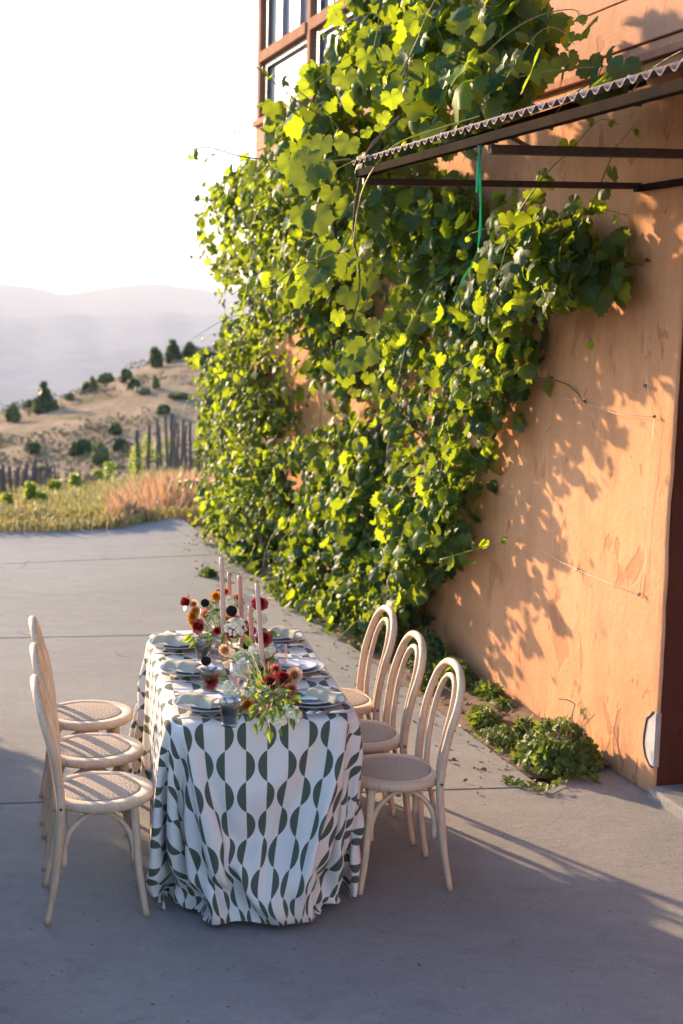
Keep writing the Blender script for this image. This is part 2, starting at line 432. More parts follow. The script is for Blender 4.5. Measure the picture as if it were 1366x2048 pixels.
M['clear'] = m_glass('clear_glass', (.93, .92, .94))
M['candle'] = simple('blush_wax', (.56, .27, .19), (.50, .24, .165), 9, .45, 0)
M['candle2'] = simple('pale_blush_wax', (.60, .39, .31), (.56, .36, .28), 9, .45, 0)
M['wick'] = simple('burnt_wick', (.02, .015, .015), None, 9, .9, 0)
M['holder'] = m_glass('amber_glass', (.85, .72, .60))
M['redp'] = m_petal('dark_red_petal', (.20, .008, .010), (.42, .028, .016), (.45, .02, .01), .22, .5)
M['blackp'] = m_petal('black_floret', (.010, .006, .010), (.035, .012, .022), (.05, .01, .02), .1, .6)
M['whitep'] = m_petal('white_floret', (.78, .71, .48), (.88, .83, .66), (.7, .68, .45), .25)
M['greenp'] = m_petal('green_floret', (.30, .36, .14), (.52, .55, .30), (.4, .5, .15), .25)
M['orangep'] = m_petal('orange_petal', (.55, .20, .02), (.70, .34, .05), (.8, .35, .03), .35)
M['coralp'] = m_petal('coral_petal', (.55, .13, .05), (.70, .27, .14), (.7, .2, .06), .3)
M['peachp'] = m_petal('peach_petal', (.70, .40, .22), (.78, .52, .32), (.8, .5, .25), .35)
M['bouquet'] = m_leaf('bouquet_leaf', (.045, .11, .025), (.11, .19, .035), (.35, .45, .04), .4)
M['green_ribbon'] = None
m, nt, bs = newmat('teal_ribbon'); bs.inputs['Base Color'].default_value = (.03, .40, .24, 1); bs.inputs['Roughness'].default_value = .35
tb = nt.nodes.new('ShaderNodeBsdfTranslucent'); tb.inputs[0].default_value = (.03, .55, .32, 1)
mx = nt.nodes.new('ShaderNodeMixShader'); mx.inputs[0].default_value = .45
nt.links.new(bs.outputs[0], mx.inputs[1]); nt.links.new(tb.outputs[0], mx.inputs[2]); nt.links.new(mx.outputs[0], nt.nodes['Material Output'].inputs['Surface'])
M['green_ribbon'] = m
m, nt, bs = newmat('window_glass'); bs.inputs['Base Color'].default_value = (.35, .38, .42, 1); bs.inputs['Roughness'].default_value = .03; bs.inputs['Metallic'].default_value = .0
bs.inputs['IOR'].default_value = 2.2; bs.inputs['Coat Weight'].default_value = 1; M['pane'] = m
M['grass_gold'] = m_leaf('dry_gold_grass', (.36, .26, .11), (.50, .38, .17), (.45, .33, .12), .35)
M['grass_rose'] = m_leaf('dry_rose_grass', (.50, .24, .13), (.62, .36, .22), (.55, .28, .14), .35)
M['grass_green'] = m_leaf('dry_green_grass', (.20, .19, .06), (.33, .28, .10), (.35, .30, .08), .35)
M['brick'] = simple('red_kerb_block', (.22, .09, .07), (.16, .06, .05), 9, .8)
M['hill'] = m_hill('dry_hillside', [(.27, .19, .125), (.44, .325, .22), (.17, .125, .08), (.12, .115, .06)], .8, (.22, .8))
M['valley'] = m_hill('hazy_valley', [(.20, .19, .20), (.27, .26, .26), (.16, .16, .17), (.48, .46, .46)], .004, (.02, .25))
M['mount'] = m_hill('far_mountain', [(.10, .09, .10), (.13, .12, .12), (.08, .08, .09), (.1, .1, .1)], .001)

# ------------------------------------------------------------------ structure: terrain
def smooth(t): t = max(0., min(1., t)); return t * t * (3 - 2 * t)
def rid_ang(c):
    xs = [-.45, -.26, -.205, -.14, -.07, .05, .3]; ys = [-.098, -.078, -.0635, -.039, -.022, -.006, .0]
    return float(np.interp(c, xs, ys))
def terr(r, az):
    c = math.tan(az) if abs(az) < 1.2 else (3 if az > 0 else -3)
    fwdw = 1 if abs(az) < 1.0 else smooth((1.9 - abs(az)) / .9)
    if r < 13: return -.06
    if r < 45: z = -.06 - 2.95 * (r - 13) / 32
    elif r < 90:
        t = (r - 45) / 45
        a = -.118 + (rid_ang(c) + .118) * smooth(t) ** .9
        z = CAMH + a * r
    else:
        z90 = CAMH + rid_ang(c) * 90
        z = z90 + (-105 - z90) * smooth((r - 90) / 420) - (r - 90) * .1 * (1 - smooth((r - 90) / 420))
    if r > 16: z += noise.noise(Vector((math.sin(az) * r * .09, math.cos(az) * r * .09, 3))) * min(1, (r - 16) / 30) * .45 * (1 if r < 120 else 3) + (noise.noise(Vector((math.sin(az) * r * .5, math.cos(az) * r * .3, 9))) * .14 if r < 100 else 0)
    return z
def grid_obj(name, rings, azs, fn, mat):
    vs = []; fs = []; n = len(azs)
    for r in rings:
        for a in azs: vs.append((math.sin(a) * r, math.cos(a) * r, fn(r, a)))
    for i in range(len(rings) - 1):
        for k in range(n - 1): fs.append((i * n + k, i * n + k + 1, (i + 1) * n + k + 1, (i + 1) * n + k))
    mb = MB(); mb.v = vs; mb.f = fs
    o = mb.build(name, mat); tag(o, kind='structure'); return o
fine = [R(-35) + R(60) * i / 170 for i in range(171)]
azs = [R(-180) + R(145) * i / 30 for i in range(30)] + fine + [R(25) + R(155) * (i + 1) / 30 for i in range(30)]
rings = [.5, 4, 9, 13, 14, 15, 16.5, 18] + [18 + 72 * ((i + 1) / 60) ** 1.2 for i in range(60)] + [90 + 420 * ((i + 1) / 24) for i in range(24)]
grid_obj('hillside', rings, azs, terr, M['hill'])
def mid_h(r, az):
    px = 683 + FPX * math.tan(az) if abs(az) < .6 else 0
    hor = 625 - .025 * (683 - px)
    py = 628 + 4 * math.sin(px * .011 + 1) + 2.5 * math.sin(px * .037) if abs(az) < .6 else 625
    a = (hor - py) / FPX + noise.noise(Vector((az * 60, 5, 0))) * .0014 + noise.noise(Vector((az * 260, 9, 0))) * .0007
    top = CAMH + a * 3600
    t = 1 - abs(r - 3600) / (2400 if r < 3600 else 900)
    return -106 + (top + 106) * smooth(t) + noise.noise(Vector((math.sin(az) * r * .004, math.cos(az) * r * .004, 0))) * 12 * max(0, min(1, t * 4)) * (1 if r < 3400 else 0)
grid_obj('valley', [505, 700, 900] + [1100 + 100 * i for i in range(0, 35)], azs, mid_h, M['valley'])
def far_h(r, az):
    px = 683 + FPX * math.tan(az) if abs(az) < .5 else 0
    py = float(np.interp(px, [-200, 0, 60, 110, 135, 200, 280, 330, 400, 480, 700], [560, 572, 578, 590, 592, 580, 571, 573, 583, 590, 585]))
    if abs(az) > .45: py = 580 + 12 * math.sin(az * 9)
    hor = 625 - .025 * (683 - px) if abs(az) < .45 else 610
    top = CAMH + (hor - py + 3) / FPX * 5900
    t = 1 - abs(r - 5900) / 1400
    return -106 + (top + 106) * smooth(t) + noise.noise(Vector((az * 90, r * .001, 0))) * 5
grid_obj('mountains', [4480] + [4700 + 200 * i for i in range(0, 14)], azs, far_h, M['mount'])

# ------------------------------------------------------------------ structure: driveway slabs
def V2(p): return Vector((p[0], p[1], 0))
BEDOFF = .485
def bed(s): return V2(WP(s, 0, BEDOFF))
def joint(px1, px2):
    a = onz(*px1); b = onz(*px2); return a, (b - a).normalized()
def ix(a, d, b, e):
    k = d.x * e.y - d.y * e.x; t = ((b.x - a.x) * e.y - (b.y - a.y) * e.x) / k; return a + d * t
J = [joint((0, 1607), (1040, 1575)), joint((0, 1276), (285, 1271)), joint((0, 1128), (355, 1112.6))]
ba, bd = bed(0), Vector(DW); LX = Vector((-7.5, 0, 0)); LD = Vector((-.12, 1, 0)).normalized()
wallfoot = V2(WP(0, 0, .0))
def slab(name, poly):
    n = len(poly); mb = MB()
    mb.add([(p.x, p.y, 0) for p in poly] + [(p.x, p.y, -.12) for p in poly],
           [tuple(range(n))] + [(k, k + n, (k + 1) % n + n, (k + 1) % n) for k in range(n)])
    o = mb.build(name, M['concrete'], smooth=False, bevel=.006); return tag(o, kind='structure')
g = .006
jr = [ix(a, d, ba, bd) for a, d in J]; jl = [ix(a, d, LX, LD) for a, d in J]
off = Vector((0, g, 0))
c0 = V2(WP(.475, 0, BEDOFF)); c1 = V2(WP(.475, 0, 0.002)); cw = V2(WP(-4, 0, 0.002))
# near slab: from behind the camera to the first joint, meeting the wall left of the doorway
slab('driveway', [Vector((-7.2, -3, 0)), Vector((4.5, -3, 0)), V2(WP(-4, 0, .002)), c1, jr[0] - off, jl[0] - off][::1])
slab('driveway', [jl[0] + off, jr[0] + off, jr[1] - off, jl[1] - off])
slab('driveway', [jl[1] + off, jr[1] + off, jr[2] - off, jl[2] - off])
far = [onz(400, 1027), onz(300, 1040), onz(240, 1053), onz(150, 1058), onz(0, 1060), Vector((-8.9, 14.2, 0))]
endr = bed(9.6)
slab('driveway', [jl[2] + off, jr[2] + off, endr, Vector((endr.x + .5, 18, 0)), Vector((-.9, 18, 0))] + far)
# soil bed between the concrete and the wall
vs = []; fs = []; ns, nn = 90, 9
for i in range(ns + 1):
    s = .40 + (8.9 - .40) * i / ns
    for k in range(nn + 1):
        o_ = BEDOFF * (1 - k / nn) - .01
        if i == 0: o_ = min(o_, .30)
        z = -.02 + .05 * (k / nn) + .035 * noise.noise(Vector((s * 5, o_ * 8, 0)))
        if k == 0: z = -.03
        vs.append(WP(s, z, o_))
for i in range(ns):
    for k in range(nn): a = i * (nn + 1) + k; fs.append((a, a + 1, a + nn + 2, a + nn + 1))
mb = MB(); mb.v = [tuple(v) for v in vs]; mb.f = fs
tag(mb.build('flower_bed', M['soil']), kind='structure')
# clods and dead leaves on the bed
rng = random.Random(5)
mb = MB()
for i in range(260):
    p = WP(.5 + 4.5 * rng.random() ** 1.4, .0, .05 + .38 * rng.random()); r = .006 + .018 * rng.random() ** 2
    p.z = .01 + .01 * rng.random()
    bmv = []
    for k in range(6):
        a = k * math.pi / 3 + rng.random(); bmv.append(p + Vector((math.cos(a) * r, math.sin(a) * r, 0)))
    bmv.append(p + Vector((0, 0, r * .8)))
    mb.add(bmv, [(k, (k + 1) % 6, 6) for k in range(6)])
tag(mb.build('soil_clods', M['soil'], smooth=False), 'crumbs of brown soil scattered over the bed at the wall foot', 'soil', kind='stuff')

# ------------------------------------------------------------------ building
bld = empty('stucco_building', WP(0, 0, 0), 0, 'terracotta stucco building with board siding and tall windows above, vine climbing it', 'building')
Bi = Matrix.Translation(bld.location).inverted()
def wbox(mb, s0, s1, z0, z1, o0, o1):
    c = WP((s0 + s1) / 2, (z0 + z1) / 2, (o0 + o1) / 2) - bld.location
    mb.box(c, (abs(s1 - s0), abs(o1 - o0), z1 - z0), MW.to_3x3())
# front wall as a dense sheet with an uneven plaster surface, with real thickness behind
vs = []; fs = []
s_list = [0, .004, .02] + [.02 + (8.25 - .02) * (i + 1) / 150 for i in range(150)]
z_list = [3.53 * i / 64 for i in range(65)]
for s in s_list:
    for z in z_list:
        e = 0
        so_ = s
        if s == 0:
            e = -.012; so_ = .0 + .006 * noise.noise(Vector((z * 6, 0, 1))) + .004 * noise.noise(Vector((z * 22, 0, 1)))
        elif s == .004: e = -.004; so_ = s + .006 * noise.noise(Vector((z * 6, 0, 1))) + .003 * noise.noise(Vector((z * 22, 0, 1)))
        w = .010 * noise.noise(Vector((s * 1.1, z * 1.1, 0))) + .003 * noise.noise(Vector((s * 6, z * 4, 0)))
        vs.append(WP(so_, z, w + e) - bld.location)
nz = len(z_list)
for i in range(len(s_list) - 1):
    for k in range(nz - 1): a = i * nz + k; fs.append((a, a + nz, a + nz + 1, a + 1))
mb = MB(); mb.v = [tuple(v) for v in vs]; mb.f = fs
wbox(mb, .03, 8.22, -.1, 3.52, -.03, -.45)
mb.build('stucco_wall', M['stucco'], bld)
mb = MB(); wbox(mb, 8.2, 8.25, -.1, 3.52, .0, -6)          # far end wall
mb.build('end_wall', M['stucco'], bld, smooth=False)
mb = MB()
wbox(mb, .004, .028, -.02, 2.9, -.012, -.62)               # reveal seen beside the doorway
mb.build('door_reveal', M['jamb'], bld, smooth=False, bevel=.006)
mb = MB()
wbox(mb, -2.4, .0, 2.62, 3.52, 0, -.45)                     # lintel wall over the doorway
wbox(mb, -5, -2.4, -.1, 3.52, 0, -.45)
mb.build('lintel', M['stucco'], bld, smooth=False)
mb = MB(); wbox(mb, -2.4, .0, 0, 2.62, -.55, -.62)
door = mb.build('door', M['jamb'], bld, smooth=False)
mb = MB()
for k in range(2): wbox(mb, -.3 - k * 1.1, -1.2 - k * 1.1, .3, 2.3, -.54, -.549)
mb.build('door_panel', M['trim'], door, smooth=False)
mb = MB()
poly = [(0.0, 0), (-2.4, 0)]
wbox(mb, -2.42, -.01, -.05, .055, .045, -.53)
mb.build('threshold', M['concrete'], bld, smooth=False, bevel=.012)
# siding boards above, ledge
mb = MB()
segs = [(3.535, 3.575, .035), (3.58, 3.625, .0), (3.632, 3.862, .014), (3.87, 4.10, .014)]
wbox(mb, -5, 8.25, 3.52, 4.098, -.03, -.40)
mb.build('upper_wall', M['siding'], bld, smooth=False)
for z0, z1, o_ in segs:
    mb = MB()
    s0 = -5
    wbox(mb, s0, 8.26, z0, z1, o_, -.031)
    mb.build('siding_board', M['siding'] if o_ < .03 else M['trim'], bld, smooth=False, bevel=.004)
for k in range(9):
    z0 = 4.108 + k * .238; mb = MB(); wbox(mb, -5, 1.86, z0, z0 + .23, .014, -.031)
    mb.build('siding_board', M['siding'], bld, smooth=False, bevel=.004)
mb = MB(); wbox(mb, -5, 8.25, 6.3, 6.6, .10, -.4); wbox(mb, -5, 1.84, 4.1, 6.298, -.04, -.4); wbox(mb, 1.842, 8.25, 4.1, 6.298, -.6, -.7)
mb.build('upper_band', M['trim'], bld, smooth=False)
# roof slab far above, out of the picture
mb = MB(); wbox(mb, -5, 8.3, 6.6, 6.8, .5, -6); mb.build('roof', M['trim'], bld, smooth=False)
# windows: outer trim posts, sill, transom
ws = [8.16, 6.36, 4.16, 1.96]
mb = MB(); wbox(mb, 1.86, 8.27, 4.10, 4.16, .05, -.2); mb.build('window_sill', M['trim'], bld, smooth=False, bevel=.006)
mb = MB(); wbox(mb, 8.14, 8.25, 4.16, 6.3, .012, -.19); mb.build('corner_trim', M['wintrim'], bld, smooth=False, bevel=.006)
for i in range(3):
    a, b = ws[i], ws[i + 1]
    fr = MB()
    for zz0, zz1 in ((4.16, 4.70), (4.86, 6.3)):
        pass
    wbox(fr, b + .015, b + .115, 4.16, 6.3, .012, -.19)
    wbox(fr, b + .116, a - .02, 4.70, 4.80, .03, -.19)
    f = fr.build('window', M['wintrim'], bld, smooth=False, bevel=.005)
    ins = MB()
    for z0, z1 in ((4.16, 4.70), (4.80, 6.3)):
        wbox(ins, a - .14, a - .02 - .001, z0, z1, -.03, -.12)
        wbox(ins, b + .117, b + .165, z0, z1, -.03, -.12)
        wbox(ins, b + .166, a - .141, z1 - .05, z1, -.03, -.12)
        wbox(ins, b + .166, a - .141, z0, z0 + .035, -.03, -.12)
    ins.build('inner_frame', M['frame_dark'], f, smooth=False, bevel=.004)
    mu = MB(); 
    for q in (.36, .7): wbox(mu, a - (a - b) * q - .03, a - (a - b) * q + .03, 4.836, 6.249, -.032, -.10)
    mu.build('mullion', M['frame_blue'], f, smooth=False, bevel=.004)
    pn = MB()
    wbox(pn, b + .166, a - .141, 4.196, 4.649, -.07, -.078)
    wbox(pn, b + .166, a - .141, 4.836, 6.249, -.07, -.078)
    pn.build('pane', M['pane'], f, smooth=False)
# rough chipped plaster patch at the wall end
pp = [(1311, 1424), (1298, 1436), (1292, 1470), (1291, 1488), (1295, 1512), (1303, 1530), (1309, 1534)]
pts = [wallsz(*q) for q in pp]
poly = [WP(max(.002, s), z, .010) - bld.location for s, z in pts] + [WP(.001, pts[-1][1], .010) - bld.location, WP(.001, pts[0][1], .010) - bld.location]
mb = MB(); n = len(poly); back = [p + Vector(NW) * .03 for p in poly]
mb.add(poly + back, [tuple(range(n)), *[(k, k + n, (k + 1) % n + n, (k + 1) % n) for k in range(n)]])
mb.build('plaster_patch', M['plaster'], bld, smooth=False)
mb = MB(); mb.tube([p + Vector(-NW) * .001 for p in poly[:7]], .0055, 6); mb.build('patch_edge', M['frame_dark'], bld)
# training wires with little anchors
def wallpath(pl, off=.02): return [WP(*wallsz(*p), off) - bld.location for p in pl]
wires = [[(1050, 770), (1130, 795), (1180, 807), (1240, 828), (1316, 834)], [(1090, 1100), (1125, 1121), (1165, 1141), (1230, 1168), (1287, 1190)],
         [(1316, 834), (1312, 900), (1306, 980), (1296, 1100), (1287, 1190)], [(1298, 640), (1300, 700), (1302, 770), (1316, 834)]]
mb = MB()
for w in wires: mb.tube(wallpath(w, .022), .0012, 4)
mb.build('training_wire', M['handle'], bld)
rng = random.Random(8)
for q in [(1302, 520), (1300, 772), (1316, 834), (1176, 804), (1163, 1141), (1286, 1190)]:
    p = wallpath([q], .02)[0]; mb = MB()
    for k in range(12):
        d = Vector((rng.uniform(-1, 1), rng.uniform(-1, 1), rng.uniform(-1, 1))).normalized() * rng.uniform(.006, .018)
        mb.tube([p, p + d * .5 + Vector((0, 0, .004)), p + d], .0022, 4)
    mb.build('wire_anchor', M['post'], bld)

# ------------------------------------------------------------------ awning over the doorway
EV = 2.93
def AP(s, z, off): return WP(s, z, off)
aw = empty('corrugated_awning', WP(.4, 2.9, 0), 0, 'rusty corrugated metal awning on a dark iron frame above the doorway', 'awning')
AL = aw.location
POFF = 1.46
def abox(mb, a, b, w, h):
    a, b = Vector(a), Vector(b); d = (b - a); x = d.normalized(); y = Vector((0, 0, 1)).cross(x).normalized(); z = x.cross(y)
    mb.box((a + b) / 2 - AL, (d.length, w, h), frame_M(x, y, z))
vs = []; fs = []
n = int(3.6 / .0095)
ROOFZ = [(POFF + .03, EV + .045), (0.0, 3.47)]
for i in range(n + 1):
    s = .44 - i * .0095
    w = .011 * math.cos(i * .0095 / .076 * 2 * math.pi)
    for k in range(5):
        t = k / 4; o_ = ROOFZ[0][0] * (1 - t) + ROOFZ[1][0] * t; z = ROOFZ[0][1] * (1 - t) + ROOFZ[1][1] * t
        vs.append(WP(s, z + w, o_) - AL)
for i in range(n):
    for k in range(4): a = i * 5 + k; fs.append((a, a + 1, a + 6, a + 5))
mb = MB(); mb.v = [tuple(v) for v in vs]; mb.f = fs
sh = mb.build('corrugated_sheet', M['sheet'], aw)
so_m = sh.modifiers.new('sol', 'SOLIDIFY'); so_m.thickness = .002; so_m.offset = -1
for i in range(12):
    mb = MB(); mb.lathe([(.0, .009), (.006, .007), (.009, 0)], 8, WP(.4 - i * .304, EV + .062 + .015, POFF - .04) - AL, cap=False)
    mb.build('roof_screw', M['steel'], aw)
mb = MB(); abox(mb, WP(.42, EV, POFF), WP(-3.1, EV, POFF), .035, .034); mb.build('eave_beam', M['beam'], aw, smooth=False, bevel=.003)
mb = MB(); abox(mb, WP(.42, EV - .005, POFF - .02), WP(.42, 3.44, 0.02), .03, .035); mb.build('end_rafter', M['beam'], aw, smooth=False, bevel=.003)
for s, t in ((.41, .03), (-1.05, .034), (-2.5, .034)):
    mb = MB(); abox(mb, WP(s, EV - .035, POFF - .018), WP(s, 2.945, .02), t, t); mb.build('strut', M['black'], aw, smooth=False, bevel=.003)
mb = MB(); abox(mb, WP(.47, 2.90, .02), WP(.47, 3.45, .02), .034, .034); mb.build('wall_post', M['black'], aw, smooth=False, bevel=.003)
mb = MB(); abox(mb, WP(.45, 2.935, .022), WP(-3.0, 2.935, .022), .036, .03); mb.build('wall_rail', M['beam'], aw, smooth=False, bevel=.003)
# teal ribbon knotted round the strut at the eave
E0 = aty(960, 268, 1.0); sE = None
# point on the eave beam seen at px 955
best = min((abs((Vector((ray(955, 265)[0] / ray(955, 265)[1], 0, 0)).x) - (WP(s / 100, EV, POFF).x / WP(s / 100, EV, POFF).y)), s / 100) for s in range(-300, 40))
RP = WP(best[1], EV - .03, POFF + .022); ry = RP.y
rb = empty('ribbon_streamer', RP, 0, 'teal green ribbon tied to the awning eave, its tail hanging down', 'ribbon')
def ribbon(mb, pl, w, tw=0):
    pts = [aty(px, py, ry - .03) - RP for px, py in pl]; pts = spline(pts, 6); vs = []
    for i, p in enumerate(pts):
        a = tw * i / len(pts) + .3 * math.sin(i * .5); d = Vector((math.cos(a), math.sin(a), 0)) * w / 2
        d = d + Vector((0, 0, .2 * w * math.sin(i * .3)))
        vs += [p - d, p + d, p + d + Vector((0, .0012, 0)), p - d + Vector((0, .0012, 0))]
    fs = []
    for i in range(len(pts) - 1):
        a = i * 4
        for k in range(4): fs.append((a + k, a + (k + 1) % 4, a + 4 + (k + 1) % 4, a + 4 + k))
    mb.add(vs, fs)
mb = MB(); ribbon(mb, [(961, 290), (959, 330), (960, 370), (961, 430), (958, 480), (948, 520), (925, 560), (907, 602)], .012, 1.5); mb.build('long_tail', M['green_ribbon'], rb)
mb = MB(); ribbon(mb, [(962, 288), (958, 320), (955, 355), (953, 385)], .011, .5); mb.build('short_tail', M['green_ribbon'], rb)
mb = MB(); ribbon(mb, [(953, 272), (958, 282), (961, 292)], .008); ribbon(mb, [(968, 272), (965, 282), (961, 292)], .008)
k0 = aty(961, 291, ry - .03) - RP
mb.tube([k0 + Vector((-.008, 0, .004)), k0 + Vector((0, -.004, 0)), k0 + Vector((.008, 0, -.004))], .007, 8); mb.build('knot', M['green_ribbon'], rb)

